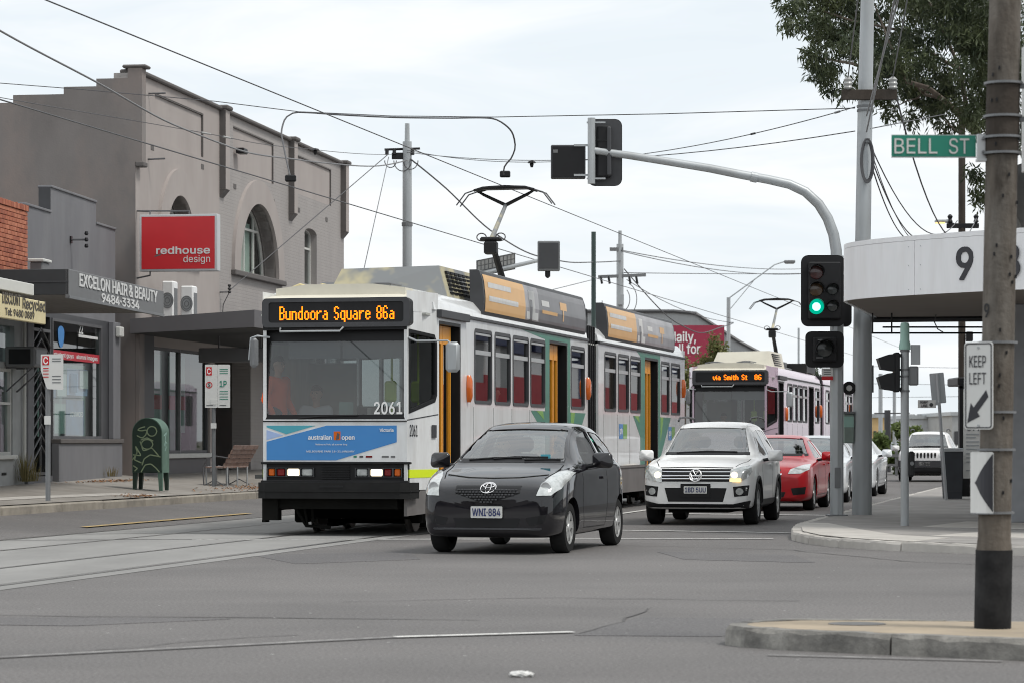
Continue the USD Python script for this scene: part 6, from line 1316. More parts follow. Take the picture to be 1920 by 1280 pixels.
# --- far white four wheel drive
def jeep_extra(t, skin_at):
    for k in range(7):
        x = (k - 3) * .115; p = skin_at(x, .88); part(t, 'grille_slot', MB().box(x - .034, x + .034, p[1] - .02, p[1] + .01, .77, .96, .015), M['black'])
JP = dict(TG); JP.update(name='four_wheel_drive', top=[(0, .78), (.03, .93), (.08, 1.0), (.2, 1.04), (.6, 1.075), (1.15, 1.11), (1.3, 1.18), (1.65, 1.45), (1.9, 1.62), (2.2, 1.66), (2.8, 1.67), (3.8, 1.65), (4.15, 1.60), (4.3, 1.3), (4.38, 1.05), (4.43, .86)],
    front=[('headlight', Point(.56, .90).buffer(.095), M['lamp_clear'], .012, .01, True), ('bumper', [(-.86, .70), (.86, .70), (.84, .48), (-.84, .48)], M['darkgrey'], .02, .01, False), ('lower_bumper', [(-.84, .475), (.84, .475), (.80, .28), (-.80, .28)], M['black'], .015, .01, False), ('fog_lamp', Point(.62, .56).buffer(.05), M['lamp_clear'], .03, .01, True), ('marker_lamp', Point(.70, .79).buffer(.035), M['amber'], .014, .01, True)],
    plate=(.60, .372, .12), plate_text='', emblem=None, beams=[], blink=[], glyph=jeep_extra, rim=M['alu'])
car(JP, 'white four wheel drive with a seven slot grille facing us far down the street', at_su(-6.55, 96.0), STREET, P_WHITE)
# ------------------------------------------------------------------ street furniture on the right
# --- timber pole on the island with its signs
PY = 18.75; pb = W(1861, 1178, PY); pb[2] = .137
def pole_at(py): f = (1178 - py) / 1178; z = Zat(py, PY); return np.array([W(1861 + 23.5 * f, 0, PY)[0], PY, z])
TP = thing('timber_pole', 'thick weathered timber pole with a black painted base on the traffic island', 'pole', (0, 0, 0))
zz = np.linspace(.137, 6.8, 40); cx = lambda z: pb[0] + (z - .137) / 4.25 * (23.5 / F * PY)
def pole_skin(z0, z1, grow=0, n=28, m=30):
    V = []; zs = np.linspace(z0, z1, m)
    for z in zs:
        r = .1225 + grow - (.011 if z > .7 else 0) - .0012 * z
        for k in range(n):
            a = 2 * math.pi * k / n; rr = r * (1 + .035 * (float(meshkit.noise(np.array([2.2 * math.cos(a), 2.2 * math.sin(a), z * .7]))) - .5) * (grow == 0)); V.append([cx(z) + rr * math.cos(a), PY + rr * math.sin(a), z])
    Fc = []
    for i in range(m - 1):
        for k in range(n):
            p, q = i * n + k, i * n + (k + 1) % n; Fc += [[p, q, q + n], [p, q + n, p + n]]
    V += [[cx(z1), PY, z1]]
    for k in range(n): Fc.append([len(V) - 1, (m - 1) * n + k, (m - 1) * n + (k + 1) % n])
    return np.array(V), np.array(Fc)
zb = Zat(1030, PY)
part(TP, 'shaft', pole_skin(zb - .02, 6.9, 0, 30, 60), M['timber'], smooth=40)
part(TP, 'black_base', pole_skin(.13, zb, .002, 30, 10), M['tar'], smooth=40)
part(TP, 'dark_collar', pole_skin(Zat(292, PY), Zat(158, PY), .006, 30, 10), M['timber_dark'], smooth=40)
for py in (157, 219, 258, 288, 642, 772, 842, 960):
    z = Zat(py, PY); r = .1225 + .0035; part(TP, 'steel_strap', lathe([(r, -.008), (r + .004, -.008), (r + .004, .008), (r, .008)], 28, 'z', (cx(z), PY, z + .0)), M['steel_dark'])
v, f = text('9', .09, True, None, .003); th = -.30
part(TP, 'pole_number', (frame3([cx(2.3) - .108 , PY - .055, Zat(596, PY)], [.55, -.83, 0], [0, 0, 1], [-.83, -.55, 0])(v * [.8, 1, 1]), f), M['black'])
for k in range(26):
    z = rnd.uniform(.9, 4.2); a = rnd.uniform(-2.6, -.5); part(TP, 'nail_hole', MB().box(-.006, .006, -.004, .004, -.012, .012).xf(lambda v, a=a, z=z: v + [cx(z) + .1165 * math.cos(a), PY + .1165 * math.sin(a), z]), M['black'])
BL = thing('street_name_sign', 'green street name sign reading BELL ST bracketed to the timber pole', 'street sign')
fb = frame3([0, PY - .02, 0], [1, .02, 0], [0, 0, 1], [0, -1, 0]); X_ = lambda px: (px - 960) / F * PY
z0, z1 = Zat(293, PY), Zat(253, PY)
part(BL, 'blade', plate(rrect(X_(1673), X_(1832), z0, z1, .006), .012, fb), M['street_green']); part(BL, 'blade_frame', plate(sbox(X_(1673), z0 - .006, X_(1845), z0).union(sbox(X_(1673), z1, X_(1845), z1 + .004)), .02, frame3([0, PY - .016, 0], [1, .02, 0], [0, 0, 1], [0, -1, 0])), M['alu'])
zt_ = Zat(287.5, PY); hcap = Zat(259, PY) - zt_
for s, a, b in (('BELL', 1678, 1759), ('ST', 1781, 1819)):
    v, f = text(s, hcap, False, X_(b) - X_(a), .002); part(BL, 'lettering', (frame3([X_(a), PY - .023 + .0, zt_], [1, .02, 0], [0, 0, 1], [0, -1, 0])(v) + [0, .02 * X_(a), 0], f), M['sign_white'])
part(BL, 'bracket', MB().box(X_(1832), X_(1853), PY - .0, PY + .025, z0 - .02, z1 + .005, .004).box(X_(1832), X_(1850), PY - .02, PY + .06, z0 - .035, z0 - .018), M['alu']); part(BL, 'bolt', MB().box(X_(1841), X_(1845), PY - .03, PY - .0, z1 - .035, z1 - .02).box(X_(1841), X_(1845), PY - .03, PY - .0, z0 + .02, z0 + .035), M['steel_dark'])
KL = thing('keep_left_sign', 'white KEEP LEFT sign with a black arrow on the timber pole', 'traffic sign')
ang = math.radians(38); kx = np.array([math.cos(ang), -math.sin(ang), 0]); kn = np.array([-math.sin(ang), -math.cos(ang), 0])
zc = (Zat(805, PY) + Zat(641, PY)) / 2; hh = .293; ww = .108
kc = np.array([X_(1830) , PY - .10, zc]); kf = lambda e: frame3(kc + kn * e, kx, [0, .0, 1], kn)
part(KL, 'panel', plate(rrect(-ww, ww, -hh, hh, .025), .006, kf(0)), M['sign_white']); part(KL, 'border', plate(rrect(-ww + .008, ww - .008, -hh + .008, hh - .008, .02).difference(rrect(-ww + .016, ww - .016, -hh + .016, hh - .016, .014)), .002, kf(.002)), M['black_paint'])
for s, z in (('KEEP', .125), ('LEFT', .010)): v, f = text(s, .078, False, .125, .002); part(KL, 'lettering', (kf(.002)(v + [-.068, z, 0]), f), M['black_paint'])
arrow = Polygon([(-.085, -.25), (-.058, -.115), (-.036, -.145), (.058, -.028), (.075, -.075), (-.008, -.178), (.012, -.205)]); part(KL, 'arrow', plate(arrow, .002, kf(.002)), M['black_paint'])
for z in (.255, -.268): part(KL, 'bolt', plate(Point(0, z).buffer(.008), .008, kf(.006)), M['steel'])
HM = thing('hazard_marker', 'bent black and white hazard plate strapped low on the timber pole', 'traffic sign')
zc = (Zat(847, PY) + Zat(961, PY)) / 2; hz = .208
def bent(poly, e):   # plate curved round the pole
    ring = np.array(poly.segmentize(.02).exterior.coords)[:-1]; x0, y0, x1, y1 = poly.bounds; g = np.array([[x, y] for x in np.arange(x0, x1, .03) for y in np.arange(y0, y1, .04)]); g = g[[poly.buffer(-.006).contains(Point(p)) for p in g]] if len(g) else g
    p = np.vstack([ring, g]); tr = Delaunay(p).simplices; tr = tr[[poly.buffer(1e-6).contains(Point(c)) for c in p[tr].mean(1)]]
    a = -2.56 + p[:, 0] / .137; r = .137 + e + np.maximum(-p[:, 0] - .04, 0) * .5
    return np.column_stack([cx(zc) + r * np.cos(a), PY + r * np.sin(a), zc + p[:, 1]]), tr
part(HM, 'panel', bent(rrect(-.10, .10, -hz, hz, .012), 0), M['sign_white']); part(HM, 'chevron', bent(Polygon([(.096, hz - .01), (-.055, 0), (.096, -hz + .01)]), .003), M['black_paint'])
part(HM, 'panel_edge', bent(rrect(-.10, .10, -hz - .004, -hz + .004, .001), .002), M['steel_dark'])
SB2 = thing('pole_side_sign', 'tall grey sign seen edge on, bracketed to the right of the timber pole', 'traffic sign')
part(SB2, 'panel', MB().box(cx(4) + .165, cx(4) + .18, PY - .10, PY + .25, Zat(318, PY), Zat(80, PY), .004), M['sign_white'])
for py in (162, 224): part(SB2, 'bracket', MB().box(cx(4) + .10, cx(4) + .17, PY - .03, PY + .03, Zat(py, PY) - .015, Zat(py, PY) + .015), M['steel_dark'])

# --- traffic signals
def lantern(parent, c, r, m_, visor=True, rim=None):
    """lens with hood, facing -y in the parent's frame"""
    x, y, z = c; v, f = lathe([(0, 0), (r, 0), (r * .9, .02), (0, .035)], 20, 'y'); p = part(parent, 'lens', (v * [1, -1, 1] + [x, y, z], f[:, ::-1]), m_, smooth=40)
    if visor:
        a = np.linspace(-.35, math.pi + .35, 18); V = []
        for q in a:
            for rr in (r * 1.08, r * 1.16):
                V += [[x + rr * math.cos(q), y, z + rr * math.sin(q)], [x + rr * math.cos(q), y - (.20 * (.35 + .65 * max(0, math.sin(q)))) * r / .1, z + rr * math.sin(q)]]
        Fc = []
        for i in range(len(a) - 1):
            o = i * 4; n = o + 4; Fc += [[o, n, n + 1, o + 1], [o + 2, o + 3, n + 3, n + 2], [o + 1, n + 1, n + 3, o + 3], [o, o + 2, n + 2, n]]
        part(p, 'visor', (np.array(V), np.array(Fc)), M['black'])
SY = 47.3; sx = lambda px, Y=SY: (px - 960) / F * Y
LENS_R = mat('lens_red_dark', (.05, .012, .012), .2, coat=.5); LENS_A = mat('lens_amber_dark', (.07, .035, .012), .2, coat=.5); LENS_D = mat('lens_dark', (.02, .025, .025), .2, coat=.5)
MS = thing('signal_mast', 'grey traffic signal mast whose arm curves out over the road', 'signal mast')
base = W(1569, 980, SY); base[2] = .13; bx = base[0]
part(MS, 'post', MB().add(lathe([(.115, 0), (.115, Zat(480, SY) - .13)], 8, 'z', (bx, SY, .13))), M['steel'])
apx = [(1569, 500), (1568, 470), (1563, 440), (1552, 410), (1535, 383), (1510, 360), (1480, 346), (1440, 337), (1390, 328), (1330, 316), (1250, 303), (1180, 292), (1114, 283)]
part(MS, 'arm', tube([W(x, y, SY) for x, y in apx], np.linspace(.10, .062, len(apx)), 14), M['steel'], smooth=50)
part(MS, 'arm_sleeve', tube([W(1420, 334, SY), W(1408, 331.5, SY)], .088, 14), M['steel'])
part(MS, 'base_plate', MB().box(bx - .17, bx + .17, SY - .17, SY + .17, .125, .15, .005), M['steel_dark']); part(MS, 'top_mount', lathe([(.065, 0), (.065, Zat(222, SY) - Zat(345, SY))], 12, 'z', (sx(1109), SY - .02, Zat(345, SY))), M['steel'])
part(MS, 'access_cover', MB().box(bx - .05, bx + .05, SY - .125, SY - .112, .6, .95, .006), M['steel_dark'])
# lit signal
zt, zb_ = Zat(480, SY), Zat(613, SY)
TL = thing('traffic_signal', 'five light traffic signal showing green on the curved mast', 'traffic light')
part(TL, 'target_board', plate(rrect(sx(1500), sx(1582), zb_, zt, .12), .03, frame3([0, SY - .18, 0], [1, 0, 0], [0, 0, 1], [0, -1, 0])), M['black'])
part(TL, 'housing', MB().box(sx(1513), sx(1573), SY - .28, SY - .15, zb_ + .12, zt - .12, .02), M['black'])
for px, py, m_ in ((1527, 513, LENS_R), (1527, 545, LENS_A), (1527, 577, M['green_lit']), (1557, 545, LENS_D), (1557, 576, LENS_D)):
    r = .118 if px < 1540 else .095
    lantern(TL, (sx(px), SY - .285, Zat(py, SY)), r, m_)
part(TL, 'green_halo_ring', lathe([(.121, 0), (.128, 0), (.128, .02), (.121, .02)], 22, 'y', (sx(1527), SY - .31, Zat(577, SY))), M['green_rim']); part(TL, 'bracket', MB().box(sx(1560), sx(1572), SY - .16, SY - .1, zb_ + .2, zb_ + .26).box(sx(1560), sx(1572), SY - .16, SY - .1, zt - .3, zt - .24), M['steel_dark'])
# square signal below
z1_, z0_ = Zat(622, SY), Zat(689, SY)
TS2 = thing('tram_signal', 'square black unlit signal box mounted under the green light', 'traffic light')
part(TS2, 'target_board', plate(rrect(sx(1508), sx(1580), z0_, z1_, .10), .03, frame3([0, SY - .18, 0], [1, 0, 0], [0, 0, 1], [0, -1, 0])), M['black']); part(TS2, 'housing', MB().box(sx(1522), sx(1566), SY - .27, SY - .15, z0_ + .10, z1_ - .10, .02), M['black'])
lantern(TS2, (sx(1543), SY - .275, Zat(655, SY)), .14, LENS_D); part(TS2, 'bar_mark', MB().box(sx(1527), sx(1539), SY - .29, SY - .275, Zat(672, SY), Zat(670, SY)).box(sx(1530), sx(1539), SY - .29, SY - .275, Zat(639, SY), Zat(637, SY)), M['fascia_grey'])
part(TS2, 'bracket', MB().box(sx(1562), sx(1568), SY - .17, SY - .1, z1_ - .0, z1_ + .08), M['steel'])
SP = thing('signal_plate', 'small white and red notice plate below the square signal', 'sign'); part(SP, 'plate', MB().box(sx(1539), sx(1560), SY - .14, SY - .13, Zat(706, SY), Zat(690, SY)), M['sign_white']); part(SP, 'red_strip', MB().box(sx(1539), sx(1560), SY - .143, SY - .1405, Zat(712, SY), Zat(705, SY)), M['sign_red'])
for i in range(3): part(SP, 'text_line', MB().box(sx(1543), sx(1556), SY - .142, SY - .1405, Zat(694 + 4 * i, SY), Zat(692.6 + 4 * i, SY)), M['fascia_grey'])
# signal facing away behind the mast
TB2 = thing('traffic_signal', 'black signal head seen from behind at the right of the mast', 'traffic light')
part(TB2, 'target_board', plate(rrect(sx(1562), sx(1600), Zat(612, SY), Zat(545, SY), .10), .03, frame3([0, SY + .22, 0], [1, 0, 0], [0, 0, 1], [0, -1, 0])), M['black']); part(TB2, 'housing', MB().box(sx(1575), sx(1597), SY + .23, SY + .36, Zat(605, SY), Zat(552, SY), .02), M['black']); part(TB2, 'visor', MB().box(sx(1576), sx(1596), SY + .36, SY + .6, Zat(604, SY), Zat(580, SY), .03), M['black'])
# heads on the arm, seen from behind
TH = thing('traffic_signal', 'tall signal head seen from behind at the end of the curved arm', 'traffic light')
part(TH, 'target_board', plate(rrect(sx(1103), sx(1167), Zat(348, SY), Zat(222, SY), .12), .025, frame3([0, SY + .12, 0], [1, 0, 0], [0, 0, 1], [0, -1, 0])), M['darkgrey']); part(TH, 'housing', MB().box(sx(1119), sx(1147), SY - .02, SY + .12, Zat(333, SY), Zat(235, SY), .03).box(sx(1120), sx(1146), SY - .035, SY, Zat(265, SY), Zat(262, SY)), M['black']); part(TH, 'wiring_box', MB().box(sx(1138), sx(1146), SY - .06, SY, Zat(330, SY), Zat(238, SY), .02), M['darkgrey'])
for k in range(3): part(TH, 'visor', MB().add(lathe([(.115, 0), (.125, .22), (.125, .2), (.11, 0)], 18, 'y', (sx(1134), SY + .13, Zat(252 + 33 * k, SY)), cap=False)), M['black'])
part(TH, 'clamp', MB().box(sx(1100), sx(1135), SY - .05, SY - .02, Zat(232, SY), Zat(229, SY)).box(sx(1100), sx(1135), SY - .05, SY - .02, Zat(337, SY), Zat(334, SY)), M['steel'])
TX = thing('lane_signal_box', 'flat black sign box seen from behind beside the arm end', 'sign')
part(TX, 'case', MB().box(sx(1033), sx(1098), SY + .0, SY + .16, Zat(335, SY), Zat(272, SY), .015), M['darkgrey']); part(TX, 'back_panel', MB().box(sx(1036), sx(1095), SY - .01, SY + .0, Zat(332, SY), Zat(275, SY)), M['black']); part(TX, 'label', MB().box(sx(1037), sx(1046), SY - .014, SY - .011, Zat(287, SY), Zat(281, SY)), M['fascia_grey'])
part(TX, 'clamp', MB().box(sx(1076), sx(1104), SY - .03, SY - .011, Zat(275, SY), Zat(271, SY)).box(sx(1076), sx(1104), SY - .03, SY - .011, Zat(331, SY), Zat(327, SY)), M['steel'])
# --- tall steel pole with crossarm
SPY = 47.9; qx_ = lambda px: (px - 960) / F * SPY
ST = thing('steel_pole', 'tall pale steel power pole with a short crossarm beside the signal mast', 'pole')
pts = [(1616, 978), (1617, 660), (1618, 450), (1622, 200), (1626.5, 0), (1629, -110)]
part(ST, 'shaft', tube([[qx_(x), SPY, max(.1, Zat(y, SPY))] for x, y in pts], [.172, .165, .135, .128, .115, .105], 18), M['steel'], smooth=50)
zc_ = Zat(180, SPY); part(ST, 'crossarm', MB().box(qx_(1576), qx_(1679), SPY - .20, SPY - .12, zc_ - .09, zc_ + .085, .01), M['timber_dark'])
for px in (1588, 1672):
    v, f = lathe([(.03, 0), (.085, .03), (.06, .07), (.085, .10), (.06, .14), (.08, .17), (.03, .22)], 14); part(ST, 'insulator', (v + [qx_(px), SPY - .16, zc_ + .085], f), M['ceramic'], smooth=40)
for py in (176, 200, 208): z = Zat(py, SPY); part(ST, 'clamp_band', lathe([(.134, -.02), (.142, -.02), (.142, .02), (.134, .02)], 18, 'z', (qx_(1622), SPY, z)), M['steel_dark'])
lp = MB()
for k in range(5): lp.tube([[qx_(1623.5) + (.083 + .008 * k) * math.cos(a), SPY - .16 - .01 * k, Zat(304, SPY) + (.33 + .012 * k) * math.sin(a)] for a in np.linspace(0, 2 * math.pi, 30)], .014, 5)
part(ST, 'cable_coil', lp, M['wire']); part(ST, 'coil_hook', MB().box(qx_(1620), qx_(1628), SPY - .2, SPY - .12, Zat(270, SPY), Zat(262, SPY)), M['steel_dark'])
part(ST, 'junction_box', MB().box(qx_(1581), qx_(1600), SPY - .12, SPY + .08, Zat(830, SPY), Zat(775, SPY), .015), mat('box_sage', (.22, .27, .24), .5)); part(ST, 'junction_lid', MB().box(qx_(1580), qx_(1601), SPY - .14, SPY + .09, Zat(775, SPY), Zat(771, SPY)), M['steel_dark']); part(ST, 'notice', MB().box(qx_(1581), qx_(1599), SPY - .125, SPY - .121, Zat(800, SPY), Zat(780, SPY)), M['mint'])
part(ST, 'side_plate', MB().box(qx_(1634), qx_(1638), SPY - .02, SPY + .2, Zat(735, SPY), Zat(684, SPY)), M['steel_dark'])
PB = thing('push_button', 'round black pedestrian button plate at the left of the steel pole', 'push button'); part(PB, 'ring', (lathe([(.055, 0), (.115, 0), (.115, .04), (.055, .05)], 22, 'y', (qx_(1591), SPY - .1, Zat(727, SPY)))[0], lathe([(.055, 0), (.115, 0), (.115, .04), (.055, .05)], 22, 'y')[1]), M['black']); part(PB, 'button', Polygon and plate(Point(0, 0).buffer(.05), .01, frame3([qx_(1591), SPY - .105, Zat(727, SPY)], [1, 0, 0], [0, 0, 1], [0, -1, 0])), M['sign_white']); part(PB, 'mount', MB().box(qx_(1591) - .03, qx_(1600), SPY - .09, SPY - .05, Zat(735, SPY), Zat(720, SPY)), M['black'])
# --- pedestrian signal post
PPY = 41.6; rx = lambda px: (px - 960) / F * PPY
PP = thing('signal_post', 'slim grey pedestrian signal post with a mint green cap on the corner pavement', 'signal post', (rx(1696.5), PPY, .13))
h_ = Zat(655, PPY) - .13; part(PP, 'post', lathe([(.062, 0), (.062, h_)], 16), M['steel'], smooth=50); part(PP, 'cap', lathe([(.088, h_), (.088, h_ + .06), (.07, h_ + .14), (.068, h_ + .36), (.055, h_ + .40), (0, h_ + .405)], 18), M['mint'], smooth=50)
for z in (h_ - .02, h_ - .30, h_ - .40, h_ - .62): part(PP, 'clamp', lathe([(.064, -.015), (.075, -.015), (.075, .015), (.064, .015)], 16, 'z', (0, 0, z)), M['steel_dark'])
PS = thing('pedestrian_signal', 'black two lamp pedestrian signal with deep hoods seen from the side', 'traffic light', (rx(1678), PPY, 0))
zA, zB, zC = Zat(663, PPY), Zat(698, PPY), Zat(732, PPY)
part(PS, 'housing', MB().box(-.02, .06, -.13, .13, zC - .02, zA + .02, .02).box(.06, .10, -.04, .04, zA - .05, zA).box(.06, .10, -.04, .04, zC, zC + .05), M['black'])
for za, zb2 in ((zA, zB + .02), (zB, zC)):
    v, f = prism(Polygon([(-.02, zb2), (-.02, za), (-.10, za - .01), (-.27, za - .07), (-.22, zb2 + .03)]), -.125, .125); part(PS, 'hood', (v[:, [0, 2, 1]], f), M['black'])
PC = thing('signal_controller', 'two small grey signal boxes on the right of the slim post', 'control box', (rx(1714), PPY, 0))
part(PC, 'lower_box', MB().box(-.08, .06, -.06, .06, Zat(722, PPY), Zat(686, PPY), .02), M['steel_dark']); part(PC, 'upper_plate', MB().box(-.05, .09, -.02, .0, Zat(683, PPY), Zat(646, PPY), .004), M['steel']); part(PC, 'box_bracket', MB().box(-.10, -.06, -.02, .02, Zat(710, PPY), Zat(700, PPY)), M['steel_dark'])
PBX = thing('push_button', 'small black button box low on the slim grey post', 'push button', (rx(1708), PPY, 0)); part(PBX, 'case', MB().box(-.04, .05, -.08, .06, Zat(893, PPY), Zat(845, PPY), .03), M['black']); part(PBX, 'button', plate(Point(0, Zat(868, PPY)).buffer(.03), .01, frame3([0.005, -.085, 0], [1, 0, 0], [0, 0, 1], [0, -1, 0])), M['steel_dark'])

# --- corner shop with the curved white awning
CS = thing('corner_shop', 'corner shop with a curved white awning fascia carrying large black digits', 'building')
zt, zb_ = 4.40, 3.53
dn = np.array([.7071, -.7071]); hd2 = D
plan = [np.array(p) for p in [(6.32, 48.3), (5.72, 45.5), (5.28, 43.5), (5.10, 42.75), (5.06, 42.35), (5.12, 42.0), (5.26, 41.6), (5.45, 41.22), (5.78, 40.72), (6.2, 40.22), (6.71, 39.62), (7.3, 39.02), (9.0, 37.3), (13.0, 33.3), (17, 29.3)]]
ln = shapely.LineString(plan); P_ = np.array([ln.interpolate(t).coords[0] for t in np.linspace(0, ln.length, 90)])
P_[1:-1] = (P_[:-2] + P_[1:-1] + P_[2:]) / 3
def ribbon(P2, z0, z1, thick):
    n = len(P2); T = np.gradient(P2, axis=0); T /= np.linalg.norm(T, axis=1, keepdims=True); o = np.stack([-T[:, 1], T[:, 0]], 1)    # inwards
    V = [[*p, z] for p in P2 for z in (z0, z1)] + [[*(p + q * thick), z] for p, q in zip(P2, o) for z in (z0, z1)]; Fc = []; m = 2 * n
    for i in range(n - 1):
        a = 2 * i; Fc += [[a, a + 1, a + 3, a + 2], [m + a, m + a + 2, m + a + 3, m + a + 1], [a + 1, m + a + 1, m + a + 3, a + 3], [a, a + 2, m + a + 2, m + a]]
    Fc += [[0, m, m + 1, 1], [m - 2, m - 1, 2 * m - 1, 2 * m - 2]]
    return np.array(V), np.array(Fc)
# fascia in separate panels with open joints
d_ = np.concatenate([[0], np.cumsum(np.linalg.norm(np.diff(P_, axis=0), axis=1))]); at_px = lambda px: d_[np.argmin(np.abs(960 + F * P_[:, 0] / P_[:, 1] - px) + 1000 * (P_[:, 1] > 42.9))]
cuts = [0, 2.9, at_px(1584) - .1, at_px(1708)]
while cuts[-1] + 2.44 < d_[-1]: cuts.append(cuts[-1] + 2.44)
cuts.append(d_[-1]); fsn = lambda t: np.array([np.interp(t, d_, P_[:, 0]), np.interp(t, d_, P_[:, 1])])
for a, b in zip(cuts[:-1], cuts[1:]):
    t_ = np.linspace(a + .004, b - .004, max(3, int((b - a) / .12))); q = np.array([fsn(x) for x in t_])
    part(CS, 'fascia_panel', ribbon(q, zb_, zt - .075, .05), M['fascia_white'], smooth=30)
part(CS, 'fascia_cap', ribbon(np.array([fsn(x) for x in np.linspace(0, d_[-1], 120)]) , zt - .07, zt, .10), M['fascia_white'], smooth=30)
inner = [tuple(p) for p in P_] + [(20, 32), (20, 60), (7.4, 53)]
ip2 = Polygon(inner).buffer(-.06); vv, ff = prism(ip2.intersection(Polygon([(0, 30), (0, 48.2), (6.3, 48.2), (30, 43), (30, 20)])), zb_ + .005, zb_ + .12); part(CS, 'awning_soffit', (vv, ff), mat('soffit_brown', (.21, .18, .155), .75, var=.1, scale=1.0))
vv, ff = prism(ip2.intersection(Polygon([(0, 30), (0, 48.2), (6.3, 48.2), (30, 43), (30, 20)])), zt - .25, zt - .2); part(CS, 'awning_roof', (vv, ff), M['steel'])
part(CS, 'soffit_beam', MB().tube([[6.2, 48.15, 3.5], [12, 46.9, 3.5]], .06, 6), M['darkgrey'])
t0_ = at_px(1797); Q = fsn(t0_); q2 = fsn(t0_ + .8); ax = (q2 - Q) / np.linalg.norm(q2 - Q); nn = np.array([ax[1], -ax[0]]); nn *= -1 if nn[1] > 0 else 1
zdig = Zat(524.5, Q[1]); hdig = Zat(466, Q[1]) - zdig
def digit(s, px, wpx):
    q = fsn(at_px(px)); v, f = text(s, hdig, True, None, .01); v[:, 0] *= 1.0; fn_ = frame3([*(q + nn * .006), zdig], [*ax, 0], [0, 0, 1], [*nn, 0]); part(CS, 'lettering', (fn_(v), f), M['black_paint'])
digit('9', 1791, 0); digit('·', 1836, 0); digit('4', 1855, 0); digit('8', 1880, 0); digit('4', 1925, 0)
# walls of the shop, outside or at the edge of the frame
CW_ = lambda pts, z0, z1, m_, nm, th=.2: part(CS, nm, ribbon(np.array(pts, float), z0, z1, th), m_)
CW_([(10.9, 60.0), (9.2, 52.5), (8.05, 47.0)], .1, 6.2, M['pale_wall'], 'side_wall'); CW_([(8.35, 43.9), (9.1, 43.1), (19, 33.2)], 2.9, 6.2, M['pale_wall'], 'front_header'); CW_([(9.2, 43.05), (19, 33.2)], .1, .75, M['pale_wall'], 'stall_riser')
part(CS, 'shop_pane', (np.array([[9.2, 43.15, .75], [19, 33.3, .75], [19, 33.3, 2.9], [9.2, 43.15, 2.9]]), np.array([[0, 1, 2, 3]])), M['pane_dark'])
cpx = W(1906, 985, 43.6); part(CS, 'corner_column', MB().box(7.79, 8.1, 43.35, 43.75, .12, 3.54, .02), mat('column_grey', (.36, .37, .39), .7)); part(CS, 'roof', (np.array([[8.1, 46.9, 5.9], [8.4, 43.9, 5.9], [19, 33.2, 5.9], [19, 60, 5.9], [10.9, 60, 5.9]]), np.array([[0, 1, 2], [0, 2, 3], [0, 3, 4]])), M['steel_dark'])
# blank metal frame hanging under the awning
for a, b in zip(cuts[1:-1], cuts[2:]):
    rv = MB()
    for e_ in (.12, b - a - .12):
        for z_ in (zb_ + .08, (zb_ + zt) / 2, zt - .16):
            q = fsn(a + e_); rv.box(q[0] - .006, q[0] + .006, q[1] - .006, q[1] + .006, z_ - .006, z_ + .006)
    part(CS, 'rivet', rv, M['steel'], kind='stuff')
HF = thing('empty_sign_frame', 'empty dark metal sign frame hanging under the curved white awning', 'sign frame'); hy = 46.5; hx = lambda px: (px - 960) / F * hy
fr = MB()
for x in (1636, 1672): part(HF, 'hanger', MB().tube([[hx(x), hy, Zat(592, hy) + .06], [hx(x), hy, Zat(624, hy)]], .014, 6), M['black'])
part(HF, 'rail', MB().tube([[hx(1634), hy, Zat(624.5, hy)], [hx(1870), hy, Zat(624.5, hy)]], .016, 6), M['black']); part(HF, 'rail', MB().tube([[hx(1655), hy, Zat(613.5, hy)], [hx(1870), hy, Zat(613.5, hy)]], .016, 6), M['black']); part(HF, 'loose_cable', MB().tube([[hx(1755), hy, Zat(590, hy)], [hx(1752), hy, Zat(604, hy)], [hx(1758), hy, Zat(617, hy)], [hx(1768), hy, Zat(623, hy)]], .01, 5), M['wire'])
# --- bus shelter, bin, sign behind
BY = 61.0; byx = lambda px: (px - 960) / F * BY
SH = thing('bus_shelter', 'dark framed bus shelter with a lit white advertising panel behind the timber pole', 'bus shelter')
def bxy(px0, px1, y0, y1, py1, py0, nm, m_, r=.01, lab=None): return part(SH, nm, MB().box(byx(px0), byx(px1), y0, y1, Zat(py1, BY), Zat(py0, BY), r), m_)
bxy(1799, 1806, BY, BY + .2, 930, 722, 'post', M['black']); bxy(1844, 1850, BY, BY + .2, 930, 722, 'post', M['black']); bxy(1799, 1850, BY, BY + .2, 728, 718, 'panel_head', M['black']); bxy(1799, 1850, BY, BY + .2, 930, 896, 'panel_foot', M['black'])
bxy(1806, 1844, BY + .02, BY + .05, 896, 728, 'advert', M['sign_white'], 0)
for z_ in (812, 818, 826, 833, 840, 848, 856, 864, 880): bxy(1812, 1836 - (z_ % 7), BY + .012, BY + .018, z_ + 2.2, z_, 'advert_line', M['steel'], 0)
v, f = text('SHE', .30, True, .42, .004); part(SH, 'advert_lettering', (frame3([byx(1812), BY + .016, Zat(806, BY)], [1, 0, 0], [0, 0, 1], [0, -1, 0])(v), f), M['steel_dark'])
bxy(1850, 1990, BY + 1.2, BY + 1.26, 930, 905, 'back_rail', M['black']); part(SH, 'back_pane', (np.array([[byx(1850), BY + 1.23, .4], [byx(1990), BY + 1.23, .4], [byx(1990), BY + 1.23, 2.5], [byx(1850), BY + 1.23, 2.5]]), np.array([[0, 1, 2, 3]])), M['pane']); bxy(1796, 1992, BY, BY + 1.5, 722, 706, 'roof', M['black'], .03)
bxy(1886, 1920, BY + .9, BY + .95, 905, 735, 'poster', M['sign_white'], 0); bxy(1890, 1917, BY + .88, BY + .895, 850, 822, 'poster_picture', M['adpale'], 0); bxy(1890, 1917, BY + .88, BY + .895, 820, 795, 'poster_picture', M['red_band'], 0)
